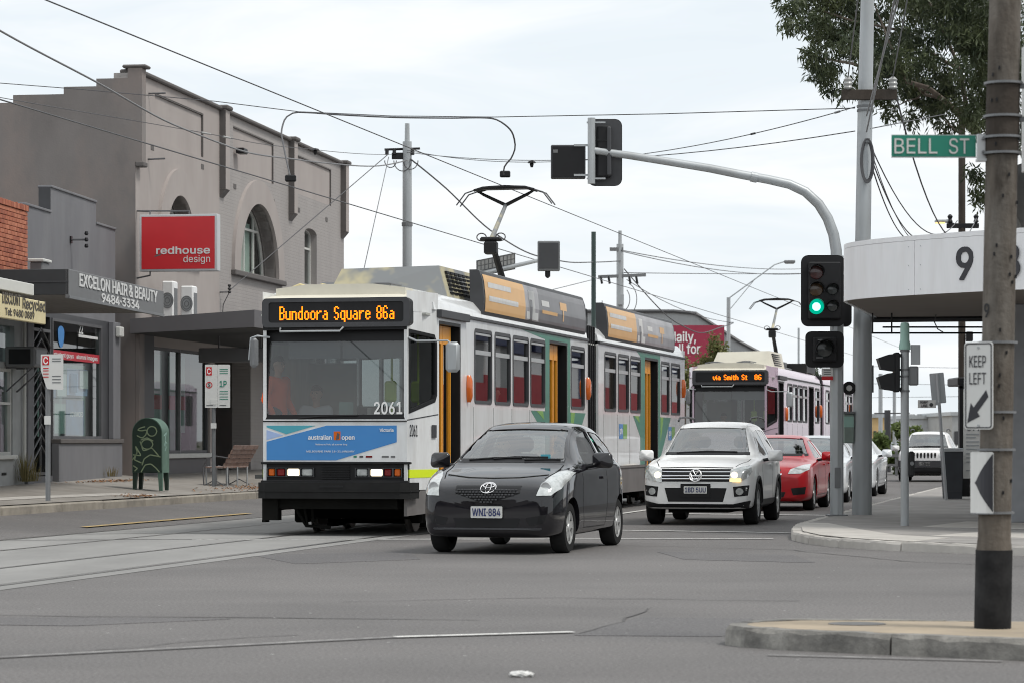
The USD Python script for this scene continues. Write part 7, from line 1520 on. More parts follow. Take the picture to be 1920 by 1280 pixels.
v, f = text('JULIE', .26, True, .9, .004); part(SH, 'poster_lettering', (frame3([byx(1902), BY + .885, Zat(790, BY)], [0, 0, 1], [-1, 0, 0], [0, -1, 0])(v), f), M['steel_dark'])
RB = thing('litter_bin', 'dark rectangular litter bin with a pale rim beside the bus shelter', 'litter bin')
v, f = prism(Polygon([(byx(1767), .14), (byx(1797), .14), (byx(1799), Zat(846, BY)), (byx(1762), Zat(846, BY))]), BY - .5, BY - .05); part(RB, 'body', (v[:, [0, 2, 1]], f), mat('bin_dark', (.028, .032, .038), .5, var=.2, scale=4)); part(RB, 'rim', MB().box(byx(1761), byx(1800), BY - .52, BY - .03, Zat(846, BY), Zat(839, BY), .01), M['steel']); part(RB, 'door_seam', MB().box(byx(1770), byx(1796), BY - .506, BY - .501, .3, .32), M['darkgrey'])
LS = thing('parking_sign', 'leaning parking sign seen from behind on a thin post beside the dark bin', 'traffic sign', (0, 0, 0)); ly = 59.8; lx = lambda px: (px - 960) / F * ly
part(LS, 'post', MB().tube([[lx(1774), ly, .12], [lx(1757), ly, Zat(700, ly)]], .035, 8), M['steel']); v = plate(rrect(-.155, .155, -.33, .33, .02), .008, frame3([lx(1759), ly + .04, Zat(727, ly)], [.995, 0, .09], [-.09, 0, .995], [0, -1, 0])); part(LS, 'plate', v, M['steel']); part(LS, 'back_channel', plate(sbox(-.03, -.33, .03, .33), .03, frame3([lx(1759), ly + .02, Zat(727, ly)], [.995, 0, .09], [-.09, 0, .995], [0, -1, 0])), M['alu'])
# --- left pavement furniture
def parking_sign(px, py, ptop, label, wide, cut):
    k = (px - 960) / F
    Y = 40.0
    for _ in range(60):
        s = Y * (.9768 * k - .2141); Y = (CAMH - gz(s)) * F / (py - HY)
    base = np.array([k * Y, Y, gz(s)]); t = thing('parking_sign', label, 'traffic sign', base, 0)
    H_ = Zat(ptop, Y) - base[2]; part(t, 'post', lathe([(.032, -.02), (.032, H_)], 10), M['steel_dark'], smooth=50)
    f_ = frame3([0, -.04, 0], [1, 0, 0], [0, 0, 1], [0, -1, 0]); sc = Y / F; return t, f_, sc, H_
t, f_, sc, H_ = parking_sign(90, 935, 664, 'small white clearway sign with a cut corner on the left post', 0, True)
pl = Polygon([(-.085, .0), (-.085, -.20), (-.02, -.40), (.0, -.44), (.20, -.45), (.20, 0)]); part(t, 'plate', plate(affinity.translate(pl.buffer(-.01).buffer(.01), 0, H_), .006, f_), M['sign_white'])
ff_ = frame3([0, -.043, 0], [1, 0, 0], [0, 0, 1], [0, -1, 0])
def sgn(t, s, h, x, z, m_, w=None, b=True): v, f = text(s, h, b, w, .002); part(t, 'sign_lettering', (ff_(v + [x, z, 0]), f), m_)
def sbx(t, x0, x1, z0, z1, m_): part(t, 'sign_mark', plate(sbox(x0, z0, x1, z1), .002, ff_), m_)
sbx(t, -.065, .02, H_ - .135, H_ - .02, M['sign_red']); v, f = text('C', .085, True, .06, .002); part(t, 'sign_lettering', (frame3([0, -.0455, 0], [1, 0, 0], [0, 0, 1], [0, -1, 0])(v + [-.053, H_ - .12, 0]), f), M['white_paint'])
for z in (.17, .20, .24, .28): sbx(t, -.055, .015, H_ - z - .012, H_ - z, M['sign_red'])
for z in (.05, .08, .27, .31, .35): sbx(t, .06, .17, H_ - z - .012, H_ - z, M['steel_dark'])
part(t, 'sticker', MB().box(-.04, .04, -.045, -.03, .95, 1.06), M['sign_white'])
t, f_, sc, H_ = parking_sign(401, 909, 683, 'white two panel parking sign reading 1P on the post by the bench', 0, False)
for x0, x1, nm in ((-.145, .065, 'plate'), (.068, .275, 'plate')): part(t, nm, plate(rrect(x0, x1, H_ - .72, H_, .015), .006, f_), M['sign_white'])
sbx(t, -.125, -.03, H_ - .18, H_ - .04, M['sign_red']); v, f = text('C', .09, True, .06, .002); part(t, 'sign_lettering', (frame3([0, -.0455, 0], [1, 0, 0], [0, 0, 1], [0, -1, 0])(v + [-.108, H_ - .155, 0]), f), M['white_paint'])
part(t, 'sign_mark', plate(Point(-.075, H_ - .34).buffer(.055).difference(Point(-.075, H_ - .34).buffer(.04)), .002, ff_), M['sign_red']); sgn(t, 'S', .06, -.098, H_ - .37, M['black_paint'], .045); sgn(t, '1P', .10, .10, H_ - .37, M['street_green'], .12)
for z in (.07, .10, .14, .44, .48, .53, .57): sbx(t, .10, .24, H_ - z - .012, H_ - z, M['street_green'])
for x in (-.12, .10): sbx(t, x, x + .11, H_ - .685, H_ - .67, M['steel_dark'])
for h in (.95, 1.35): part(t, 'sticker', MB().box(-.045, .045, -.047, -.03, h, h + .09), M['sign_white'])
# relay box
mp = W(276, 920, 55.5); mp[2] = gz(mp[:2] @ N)
MBX = thing('mail_relay_box', 'green street mail box on four legs with its dark face covered in graffiti', 'mail box', mp, STREET + 4)
w2, dp = .31, .52; hL, hT = .36, 1.46
prof = Polygon([(-w2, hL), (w2, hL), (w2, hT - .30)] + [(w2 * math.cos(a), hT - .30 + .30 * math.sin(a)) for a in np.linspace(.1, math.pi - .1, 16)] + [(-w2, hT - .30)])
v, f = prism(prof, 0, dp); part(MBX, 'body', (v[:, [0, 2, 1]], f), M['mailgreen'], smooth=35)
v, f = prism(prof.buffer(-.015), -.012, 0.0); part(MBX, 'front_door', (v[:, [0, 2, 1]], f), M['maildark'])
for x in (-w2 + .01, w2 - .10):
    for y in (.0, dp - .09):
        o = .05 if x > 0 else -.05
        part(MBX, 'leg', trimesh.convex.convex_hull(np.array([[x + a, y + b, hL + .06] for a in (0, .10) for b in (0, .09)] + [[x + a + (o if False else 0) + (.035 if x > 0 else .0), y + b, 0] for a in (0, .06) for b in (0, .08)])), M['mailgreen'] if y == 0 and x > 0 else M['maildark'])
part(MBX, 'apron', plate(Polygon([(-w2 + .1, hL), (w2 - .1, hL), (w2 - .1, hL + .02), (.05, hL + .10), (-.05, hL + .10), (-w2 + .1, hL + .02)]), .02, FR(-.0)), M['maildark'])
gr = [ [(-.05, 1.28), (-.16, 1.25), (-.20, 1.21), (-.1, 1.20), (0, 1.22), (-.02, 1.12), (-.1, 1.05), (-.2, 1.10)], ell(.10, 1.19, .10, .10, 16) + [(.20, 1.19)], ell(0, .93, .12, .10, 16) + [(.12, .93)], [(-.30, .62), (-.2, .76), (-.24, .90), (-.12, .70), (-.28, .72)], [(-.10, .52), (-.06, .64), (.06, .72), (.18, .70), (.27, .68)], [(-.12, .30 + .08), (-.04, .52), (.08, .54), (.18, .46), (.25, .38)], [(-.14, .98), (-.08, .80), (.0, .82), (.1, .86), (.17, .78), (.24, .70)], [(-.28, .5), (-.2, .45), (-.25, .4)], [(-.12, 1.02), (.0, 1.06), (.12, 1.00)], [(-.20, .80), (-.26, .62), (-.12, .56)] ]
for g in gr:
    c = shapely.LineString(g); q = [np.array(c.interpolate(t).coords[0]) for t in np.linspace(0, c.length, 24)]; q = np.array(q); q[1:-1] = (q[:-2] + q[1:-1] * 2 + q[2:]) / 4
    part(MBX, 'graffiti_line', plate(shapely.LineString(q).buffer(.011), .002, FR(-.014)), M['graffiti'])
for g in ([(.12, 1.1), (.3, 1.16), (.2, 1.0), (.34, .95)], [(.15, .9), (.22, .98), (.28, .86), (.2, .8)]): part(MBX, 'graffiti_line', plate(shapely.LineString(g).buffer(.010), .002, frame3([w2 + .003, 0, 0], [0, 1, 0], [0, 0, 1], [1, 0, 0])), mat('graffiti_pale', (.3, .45, .4), .6))
# bench
bp = W(432, 909, 61.0); bz = gz(bp[:2] @ N)
BN = thing('bench', 'slatted park bench with brown back slats and thin steel legs facing the shops', 'bench', (*bp[:2], bz), STREET)
for i in range(5):      # back leans towards the road; slats run along the street
    h = .43 + i * .095; x = .12 + i * .055
    part(BN, 'back_slat', trimesh.convex.convex_hull(np.array([[x + a, y, h + b] for a, b in ((-.02, 0), (.012, -.008), (.045, .075), (.012, .082)) for y in (-.85, .85)])), M['slat'])
for i in range(4): part(BN, 'seat_slat', MB().box(.05 - i * .115, .145 - i * .115, -.85, .85, .40, .435, .01), M['slat'])
for y in (-.7, 0, .7):
    part(BN, 'back_support', MB().tube([[.08, y, .40], [.36, y, .88]], .018, 6), M['iron'])
    part(BN, 'leg', MB().tube([[.16, y, .0], [.16, y, .42]], .018, 6).tube([[-.32, y, .0], [-.32, y, .40], [-.28, y, .43], [.05, y, .40]], .018, 6), M['steel'])
for y in (-.86, .86):
    part(BN, 'armrest', MB().tube([[.22, y, .62], [-.05, y, .66], [-.25, y, .60], [-.34, y, .42], [-.32, y, 0]], .016, 6), M['iron']); part(BN, 'foot_arch', MB().tube([[.16, y, .02], [-.08, y, .14], [-.32, y, .02]], .013, 6), M['iron'])
LT = thing('paper_litter', 'crumpled pale paper scrap lying on the road in the foreground', 'litter'); lp = gp(978, 1268); g_ = trimesh.creation.icosphere(2, 1.0); g_.vertices *= [.075, .05, .018]; g_.vertices += [0, 0, .016]; g_.vertices += (rng.random(g_.vertices.shape) - .5) * .012; g_.vertices += [lp[0], lp[1], 0]; part(LT, 'scrap', g_, M['sign_white'])
# ------------------------------------------------------------------ poles along the left pavement and beyond
def pole(px, ptop, s, dia, label, m_, Y=None, rod=None, name='power_pole', cat='pole', pbase=None):
    Y = Y or Ys(px, s); x = (px - 960) / F * Y; z0 = gz(s) if pbase is None else pbase; t = thing(name, label, cat, (x, Y, 0)); zt = Zat(ptop, Y)
    part(t, 'shaft', lathe([(dia / 2 * 1.08, z0 - .05), (dia / 2, zt)], 14), m_, smooth=50)
    if rod: part(t, 'top_rod', lathe([(dia * .28, zt), (dia * .25, Zat(rod, Y))], 10), m_, smooth=50)
    return t, x, Y
p763, x763, Y763 = pole(763.5, 266, -19.0, .25, 'grey steel power pole with a thin top rod standing behind the tram roof', M['steel'], rod=232)
z = Zat(292, Y763); part(p763, 'crossarm', MB().box(-.42, -.1, -.06, .06, Zat(299, Y763), Zat(287, Y763), .01).tube([[-.62, 0, Zat(281, Y763)], [.35, 0, Zat(279, Y763)]], .035, 6), M['black'])
for dx in (-.55, -.35, .15): part(p763, 'insulator', MB().tube([[dx, -.05, Zat(281, Y763)], [dx, -.08, Zat(291, Y763)]], .05, 8), M['black'])
lp = MB()
for dx, r in ((-.45, .16), (-.12, .24), (.1, .2)): lp.tube([[dx + r * math.cos(a), -.12, z - .15 + r * 1.2 * math.sin(a)] for a in np.linspace(math.pi, 2 * math.pi, 12)], .014, 5)
part(p763, 'hanging_lead', lp, M['wire'], kind='stuff'); part(p763, 'pole_band', lathe([(.13, -.05), (.15, -.05), (.15, .05), (.13, .05)], 14, 'z', (0, 0, Zat(421, Y763))), M['steel_dark'])
p1160, x1160, Y1160 = pole(1162.5, 458, -18.9, .27, 'distant grey power pole with two crossarms above the trams', M['steel'], rod=433)
zc = Zat(518, Y1160); part(p1160, 'crossarm', MB().box(-.85, 1.0, -.12, -.04, zc - .06, zc + .06).xf(lambda v: v + np.stack([0 * v[:, 0], 0 * v[:, 0], .04 * v[:, 0]], 1)), M['steel_dark']); zc2 = Zat(468, Y1160); part(p1160, 'crossarm', MB().box(-.40, .12, -.12, -.04, zc2 - .07, zc2 + .07), M['steel_dark'])
for dx in (-.75, -.45, .35, .62): part(p1160, 'insulator', MB().tube([[dx, -.08, zc - .02], [dx + .05, -.12, zc - .30]], .05, 6), M['black'])
lp = MB()
for cx_, r, a0 in ((-.35, .75, 3.4), (.45, .7, 5.6), (.15, .5, 5.2), (-.2, 1.0, 3.2)): lp.tube([[cx_ * .5 + r * .6 * math.cos(a), -.1, zc - .3 - .6 + r * .9 * math.sin(a)] for a in np.linspace(a0, a0 + 2.0, 12)], .016, 5)
part(p1160, 'hanging_lead', lp, M['wire'], kind='stuff'); part(p1160, 'cabinet', MB().box(-.12, .14, -.26, -.12, Zat(572, Y1160), Zat(553, Y1160)), M['steel'])
p1115, x1115, Y1115 = pole(1113, 435, -18.9, .17, 'slim dark green pole leaning slightly beside the distant power pole', M['greenpole']); 
sl, xsl, Ysl = pole(1366, 558, -18.9, .19, 'distant street light with a long diagonal arm over the farther tram', M['steel'], name='street_light', cat='street light')
zt = Zat(560, Ysl); za = Zat(491, Ysl); dx = (1470 - 1366) / F * Ysl
part(sl, 'arm', MB().tube([[0, 0, zt], [dx * .83, 0, za - .15], [dx, 0, za]], .035, 6).tube([[.1, 0, zt - .5], [dx * .45, 0, zt + (za - zt) * .48]], .02, 5), M['steel']); part(sl, 'lamp_head', MB().box(dx, dx + .55, -.12, .12, za - .07, za + .07, .03), M['steel_dark']); part(sl, 'lens', MB().box(dx + .05, dx + .5, -.1, .1, za - .11, za - .07, .02), M['ceramic'])
for px, pt, s, d, lab in ((1497.5, 615, -18.9, .13, 'thin distant steel pole just left of the green light'), (1651, 700, -3.6, .2, 'thin far pole showing just right of the steel pole, above the hedge'), (1677, 715, -2.9, .16, 'thin far pole with a street lamp arm left of the slim signal post')):
    p_, x_, y_ = pole(px, pt, s, d, lab, M['steel'], Y=None if s < -10 else 135.0, pbase=None)
    if px == 1677: part(p_, 'lamp_arm', MB().tube([[0, 0, Zat(722, y_)], [.45, 0, Zat(703, y_)], [.9, 0, Zat(700, y_)]], .03, 5), M['steel'])
FG = thing('road_sign_gantry', 'far dark post with a thin crossbar above the hedge', 'sign frame', ((1664 - 960) / F * 125, 125, 0)); part(FG, 'post', lathe([(.16, 0), (.14, Zat(768, 125))], 10), M['darkgrey']); part(FG, 'crossbar', MB().tube([[-.6, 0, Zat(774, 125)], [1.0, 0, Zat(774, 125)]], .03, 5), M['darkgrey'])
# right hand dark pole with crossarm and lamp
p1803, x1803, Y1803 = pole(1803.5, 200, -4.3, .20, 'dark slender power pole behind the street name sign and the white awning', M['timber_dark'], Y=80.0)
zc = Zat(424, Y1803); part(p1803, 'crossarm', MB().box(-.45, .48, -.1, -.02, zc - .07, zc + .07, .01), M['black'])
for dx in (-.35, .40): part(p1803, 'insulator', (lathe([(.03, 0), (.08, .05), (.05, .12), (.08, .2), (.03, .26)], 10)[0] + [dx, -.06, zc + .07], lathe([(.03, 0), (.08, .05), (.05, .12), (.08, .2), (.03, .26)], 10)[1]), M['black'], smooth=40)
part(p1803, 'lamp_arm', MB().tube([[0, 0, Zat(430, Y1803)], [-.3, 0, Zat(418, Y1803)], [-.5, 0, Zat(416, Y1803)]], .03, 5), M['black']); part(p1803, 'lamp_head', MB().box(-.78, -.35, -.1, .1, Zat(418, Y1803), Zat(412, Y1803), .03), M['steel']); part(p1803, 'lamp_glow', MB().box(-.76, -.5, -.09, .09, Zat(420, Y1803), Zat(418.2, Y1803)), M['indicator_lit'])
part(p1803, 'signal_box', MB().box(.12, .30, -.15, .1, Zat(640, Y1803), Zat(622, Y1803), .02), M['black'])
# flashing sign on an outreach arm with its solar panel
VY = 62.5; vx = lambda px: (px - 960) / F * VY
VS = thing('school_sign', 'blank grey sign box seen from behind on an outreach arm above the tram', 'sign'); 
part(VS, 'case', MB().box(vx(1008), vx(1050), VY, VY + .22, Zat(508, VY), Zat(452, VY), .02), M['steel_dark']); part(VS, 'back', MB().box(vx(1011), vx(1047), VY - .012, VY, Zat(504, VY), Zat(456, VY)), M['darkgrey']); part(VS, 'sensor', lathe([(.02, -.16), (.06, -.12), (.06, 0)], 10, 'z', (vx(1027), VY + .1, Zat(508, VY))), M['black'])
part(VS, 'arm', tube([W(1008, 489, VY), W(960, 500, VY), W(900, 514, VY), W(760, 548, VY), W(660, 572, VY), W(628, 590, VY), W(618, 625, VY), [W(618, 0, VY)[0], VY, .4]], [.045, .05, .055, .065, .08, .09, .1, .1], 10), M['steel'], smooth=50)
sp = part(VS, 'solar_panel', MB().box(vx(893), vx(966), -.02, .02, -.18, .18).xf(lambda v: np.stack([v[:, 0], VY + v[:, 1] - v[:, 2] * .5, Zat(497, VY) + v[:, 2] + (v[:, 0] - vx(930)) * .20], 1)), M['fascia_grey']); sc_ = MB()
for i in range(10):
    for j in range(3): sc_.box(vx(896 + i * 7), vx(901 + i * 7), -.026, -.021, -.16 + j * .11, -.07 + j * .11)
part(sp, 'solar_cell', sc_.xf(lambda v: np.stack([v[:, 0], VY + v[:, 1] - v[:, 2] * .5, Zat(497, VY) + v[:, 2] + (v[:, 0] - vx(930)) * .20], 1)), M['ceramic'], kind='stuff')
# small blade sign
WL = thing('lane_sign', 'small white street plate left of the leaning sign post', 'street sign'); wy = 59.6; wx = lambda px: (px - 960) / F * wy
part(WL, 'plate', plate(rrect(wx(1721), wx(1755), Zat(764, wy), Zat(749, wy), .01), .006, frame3([0, wy, 0], [1, 0, 0], [0, 0, 1], [0, -1, 0])), M['sign_white']); part(WL, 'bracket', MB().box(wx(1754), wx(1763), wy, wy + .02, Zat(759, wy), Zat(754, wy)), M['steel'])
for s, px, py, w in (('WOMBAT', 1725, 755.5, 15), ('LANE', 1727, 762, 12)): v, f = text(s, .055, True, w / F * wy, .002); part(WL, 'lettering', (frame3([wx(px), wy - .008, Zat(py, wy)], [1, 0, 0], [0, 0, 1], [0, -1, 0])(v), f), M['black_paint'])
part(WL, 'emblem', plate(Point(wx(1746), Zat(758, wy)).buffer(.04), .002, frame3([0, wy - .008, 0], [1, 0, 0], [0, 0, 1], [0, -1, 0])), M['darkgrey'])

# ------------------------------------------------------------------ far buildings
BB = thing('billboard', 'dark red billboard with white serif lettering above the farther tram', 'billboard'); by = 128.0; bx_ = lambda px: (px - 960) / F * by
part(BB, 'panel', MB().box(bx_(1180), bx_(1358), by, by + .15, Zat(690, by), Zat(610, by)), mat('billboard_red', (.30, .022, .055), .5, var=.05)); fbb = frame3([0, by - .01, 0], [1, 0, 0], [0, 0, 1], [0, -1, 0])
for s, x0, x1, py, h in (('Your daily,', 1206, 1305, 640, 17.5), ('all for', 1262, 1313, 662, 17.5)): v, f = text(s, h / F * by, True, (x1 - x0) / F * by, .01); part(BB, 'lettering', (fbb(v + [bx_(x0), Zat(py, by), 0]), f), M['white_paint'])
for px in (1200, 1275, 1345): part(BB, 'leg', MB().box(bx_(px) - .06, bx_(px) + .06, by + .16, by + .3, .4, Zat(612, by)), M['steel_dark'])
WH = thing('warehouse', 'grey gabled metal warehouse behind the dark red billboard', 'building'); wy2 = 150.0; w2x = lambda px: (px - 960) / F * wy2
v, f = prism(Polygon([(w2x(1060), .3), (w2x(1430), .3), (w2x(1430), Zat(664, wy2)), (w2x(1385), Zat(640, wy2)), (w2x(1304), Zat(588, wy2)), (w2x(1264), Zat(584, wy2)), (w2x(1060), Zat(584, wy2))]), 0, 20); part(WH, 'walls', (v[:, [0, 2, 1]] + [0, wy2, 0], f), mat('metal_wall', (.33, .34, .345), .5, .2, var=.08, stretch=(6, 6, .2)))
part(WH, 'roof_trim', MB().tube([[w2x(1060), wy2 - .1, Zat(584, wy2)], [w2x(1264), wy2 - .1, Zat(584, wy2)], [w2x(1304), wy2 - .1, Zat(588, wy2)], [w2x(1385), wy2 - .1, Zat(640, wy2)], [w2x(1430), wy2 - .1, Zat(664, wy2)]], .10, 5), M['darkgrey'])
for i, (px0, px1, pt, y_, m_, lab) in enumerate(((1636, 1662, 782, 165, mat('ochre_wall', (.55, .38, .18), .8), 'ochre walled building far down the street'), (1700, 1784, 784, 180, mat('pale_shed', (.46, .48, .50), .6), 'long pale shed with rooftop units far behind the four wheel drive'), (1785, 1850, 778, 170, M['pale_wall'], 'plain pale far building behind the bus shelter'), (1440, 1600, 770, 260, M['render_grey'], 'low grey far building behind the pink tram'))):
    t = thing('far_building', lab, 'building'); q = lambda px: (px - 960) / F * y_
    part(t, 'walls', MB().box(q(px0), q(px1), y_, y_ + 14, 0, Zat(pt, y_)), m_); part(t, 'roof_edge', MB().box(q(px0) - .1, q(px1) + .1, y_ - .12, y_ + 14.1, Zat(pt, y_) - .01, Zat(pt, y_) + .22), M['steel'])
    for k in range(3): x0 = q(px0) + (q(px1) - q(px0)) * (k + .2) / 3; part(t, 'window', MB().box(x0, x0 + (q(px1) - q(px0)) * .2, y_ - .04, y_ - .01, 1.2, 2.0), M['darkgrey'])
    if i == 1:
        for px in (1718, 1738): part(t, 'roof_unit', MB().box(q(px) - .3, q(px) + .3, y_ + 2, y_ + 3, Zat(pt, y_), Zat(pt - 9, y_), .1), M['steel_dark'])
# colourful shop beyond the right edge, mirrored in the tram windows
RSH = thing('side_shop', 'red white and navy shopfront beyond the right edge, mirrored in the tram windows', 'building')
def ssl(u0, u1, z0, z1, m_, nm, d=.0): part(RSH, nm, MB().box(-d, .25, 0, u1 - u0, z0, z1).xf(frame3(su(-1.45, u0, 0), [*N, 0], [*D, 0], [0, 0, 1])), m_)
NAVY = mat('navy_paint', (.02, .03, .09), .6); SHR = mat('shop_red', (.42, .03, .04), .6)
ssl(76, 128, .1, .9, M['pale_wall'], 'dado')
for i, u in enumerate(np.arange(76, 127, 4.4)):
    ssl(u, u + 4.38, .9, 2.35, M['shop_dark'], 'shop_window'); ssl(u, u + 4.38, 2.35, 3.0 + .25 * (i % 3), SHR, 'red_fascia', .05); ssl(u + .1, u + 2.6 + .5 * (i % 2), 3.0 + .25 * (i % 3), 4.2, M['white_paint'], 'white_panel', .02); ssl(u + 2.6 + .5 * (i % 2), u + 4.3, 3.0 + .25 * (i % 3), 4.3, NAVY if i % 2 else M['pale_wall'], 'blue_panel', .02); ssl(u, u + 4.38, 4.2 + .2 * (i % 2), 5.0, NAVY, 'navy_parapet', .25); ssl(u, u + 4.38, 5.0, 6.0, M['render_grey'], 'upper_wall')

# ------------------------------------------------------------------ trees and hedge
def leaf_mass(centres, n, lsize, lwid, droop, sd, spread=.3, sub=10):
    r = np.random.default_rng(sd); V = []; Fc = []
    for c, rad, k in centres:
        dirs = r.normal(size=(sub, 3)); dirs /= np.linalg.norm(dirs, axis=1, keepdims=True); subs = c + dirs * rad * r.uniform(.25, 1, (sub, 1)) ** .6
        m = int(n * k)
        base = subs[r.integers(0, sub, m)] + r.normal(size=(m, 3)) * rad * spread
        d = r.normal(size=(m, 3)); d[:, 2] -= droop; d /= np.linalg.norm(d, axis=1, keepdims=True); s = np.cross(d, r.normal(size=(m, 3))); s /= np.linalg.norm(s, axis=1, keepdims=True)
        l = lsize * r.uniform(.6, 1.2, (m, 1)); w = lwid * r.uniform(.7, 1.2, (m, 1))
        o = len(V) * 0
        q = np.stack([base, base + d * l * .45 + s * w, base + d * l, base + d * l * .45 - s * w], 1).reshape(-1, 3); i0 = sum(len(x) for x in V); V.append(q)
        Fc.append(i0 + np.arange(m)[:, None] * 4 + np.array([[0, 1, 2, 3]]))
    return np.vstack(V), np.vstack(Fc)
GY = 63.0
TREE = thing('gum_tree', 'tall eucalyptus with dark hanging foliage behind the poles at the upper right', 'tree')
cl = [(1505, 35, 40, -1), (1535, 10, 60, 0), (1575, 55, 55, 1), (1545, 95, 40, -1), (1535, 140, 30, 0), (1565, 150, 40, 1), (1600, 115, 60, -1.5), (1640, 60, 70, 1), (1700, 30, 80, 0), (1770, 20, 85, 1.5), (1660, 140, 55, 0), (1700, 110, 60, -1), (1745, 130, 70, 1), (1800, 110, 65, -1), (1815, 175, 55, 0), (1765, 190, 50, 1), (1712, 185, 45, .5), (1670, 205, 22, 0), (1830, 60, 70, 1), (1845, 225, 40, -1), (1850, 345, 36, 0), (1838, 375, 18, 0), (1785, 240, 18, .5), (1480, 5, 30, 0), (1550, -60, 90, 0), (1650, -90, 110, 1), (1780, -90, 130, -1), (1900, -40, 130, 1), (1910, 100, 90, -1), (1920, 220, 70, 0), (1960, 150, 100, 0), (1990, 30, 120, 1)]
rr_ = np.random.default_rng(5)
cen = [(W(px, py, GY + dy * 1.6), r / F * GY, (r / 60) ** 2) for px, py, r, dy in cl]
v, f = leaf_mass(cen, 1350, .20, .022, 1.2, 3, .18, 10); part(TREE, 'crown', (v, f), M['leaf'])
tb = np.array([11.35, GY, .1]); fork = W(1862, 300, GY); trunk = [tb, tb + [-.05, 0, 2.5], W(1872, 520, GY), fork]
part(TREE, 'trunk', tube(trunk, [.30, .26, .21, .17], 12), M['bark'], smooth=50)
for pts, r0 in (([(1862, 300), (1835, 255), (1790, 205), (1740, 165), (1690, 150), (1600, 120), (1545, 110)], .09), ([(1835, 255), (1812, 200), (1800, 130), (1770, 60), (1740, 0)], .07), ([(1862, 300), (1880, 200), (1890, 100), (1900, -20)], .12), ([(1790, 205), (1765, 185), (1735, 178), (1690, 140), (1660, 60), (1640, 10)], .05), ([(1800, 130), (1760, 110), (1700, 60), (1600, 40), (1540, 20)], .05), ([(1862, 300), (1856, 330), (1850, 350)], .04), ([(1848, 272), (1820, 262), (1795, 248), (1770, 225)], .04), ([(1740, 165), (1720, 185), (1700, 190), (1672, 205)], .03), ([(1880, 200), (1930, 120), (1980, 60)], .08)):
    q = np.array([W(x, y, GY + .5 * math.sin(i * 1.3)) for i, (x, y) in enumerate(pts)]); part(TREE, 'limb', tube(q, np.linspace(r0, r0 * .3, len(q)), 7), M['bark'], smooth=50)
def bush_tree(name, label, px0, px1, ptop, pbase, Y, m_, n, sd, cat='tree', trunk=True, deep=1.2):
    t = thing(name, label, cat); r = np.random.default_rng(sd); cs = []; x0, x1 = (px0 - 960) / F * Y, (px1 - 960) / F * Y; z0, z1 = max(Zat(pbase, Y), .1), Zat(ptop, Y)
    k = max(7, int((x1 - x0) * (z1 - z0) * 2.6))
    for i in range(k):
        fx_ = r.random(); fz_ = r.random() * (1 - .5 * abs(fx_ - .5) * (1 if trunk else .3)); rad = .28 * min(x1 - x0, z1 - z0) * r.uniform(.6, 1.1)
        cs.append((np.array([x0 + (x1 - x0) * fx_, Y + r.normal() * deep * .5, z0 + (z1 - z0 - rad * .7) * fz_ + rad * .3]), rad, (rad / .5) ** 2))
    part(t, 'crown', leaf_mass(cs, int(n * (6.0 if not trunk else 3.0)), .13 if trunk else .2, .05 if trunk else .08, .2, sd, .34, 9), m_)
    xm = (x0 + x1) / 2
    part(t, 'trunk' if trunk else 'stems', MB().tube([[xm, Y, 0], [xm + .05, Y, (z0 + z1) / 2]], .10 if trunk else .05, 7), M['bark'])
    for s in (-1, 1): part(t, 'limb', MB().tube([[xm, Y, z0 + .1], [xm + s * (x1 - x0) * .28, Y + .1, z0 + (z1 - z0) * .6]], .04, 6), M['bark'])
    return t
bush_tree('street_tree', 'yellow green young tree in front of the dark red billboard', 1290, 1372, 640, 740, 118, M['leaf3'], 330, 21)
bush_tree('street_tree', 'small dull green tree low at the left foot of the billboard', 1262, 1300, 668, 740, 119, M['leaf2'], 300, 22)
bush_tree('street_tree', 'dark green tree peeping over the pink tram roof near the green light', 1475, 1540, 683, 760, 150, M['leaf'], 260, 23)
for i, (a, b, tp, lab) in enumerate(((1622, 1668, 806, 'bushy hedge plant just right of the tall steel pole'), (1655, 1704, 800, 'bushy hedge plant behind the slim signal post'), (1690, 1724, 806, 'bushy hedge plant beside the four wheel drive'))):
    bush_tree('hedge_plant', lab, a, b, tp, 886, 116 + .8 * i, M['leaf2'], 420, 30 + i, 'hedge', False, .9)
bush_tree('street_tree', 'far rounded green tree behind the hedge', 1655, 1720, 796, 830, 150, M['leaf3'], 300, 41)
FN = thing('roadside_fence', 'low pale post and rail fence in front of the hedge', 'fence'); fy = 112.0
for px in (1640, 1660, 1681, 1700): x = (px - 960) / F * fy; part(FN, 'post', MB().box(x - .05, x + .05, fy, fy + .1, 0, 1.0, .01), M['fascia_grey'])
part(FN, 'rail', MB().box((1636 - 960) / F * fy, (1704 - 960) / F * fy, fy - .03, fy, .75, .87), M['fascia_grey']); part(FN, 'rail', MB().box((1636 - 960) / F * fy, (1704 - 960) / F * fy, fy - .03, fy, .38, .48), M['fascia_grey'])

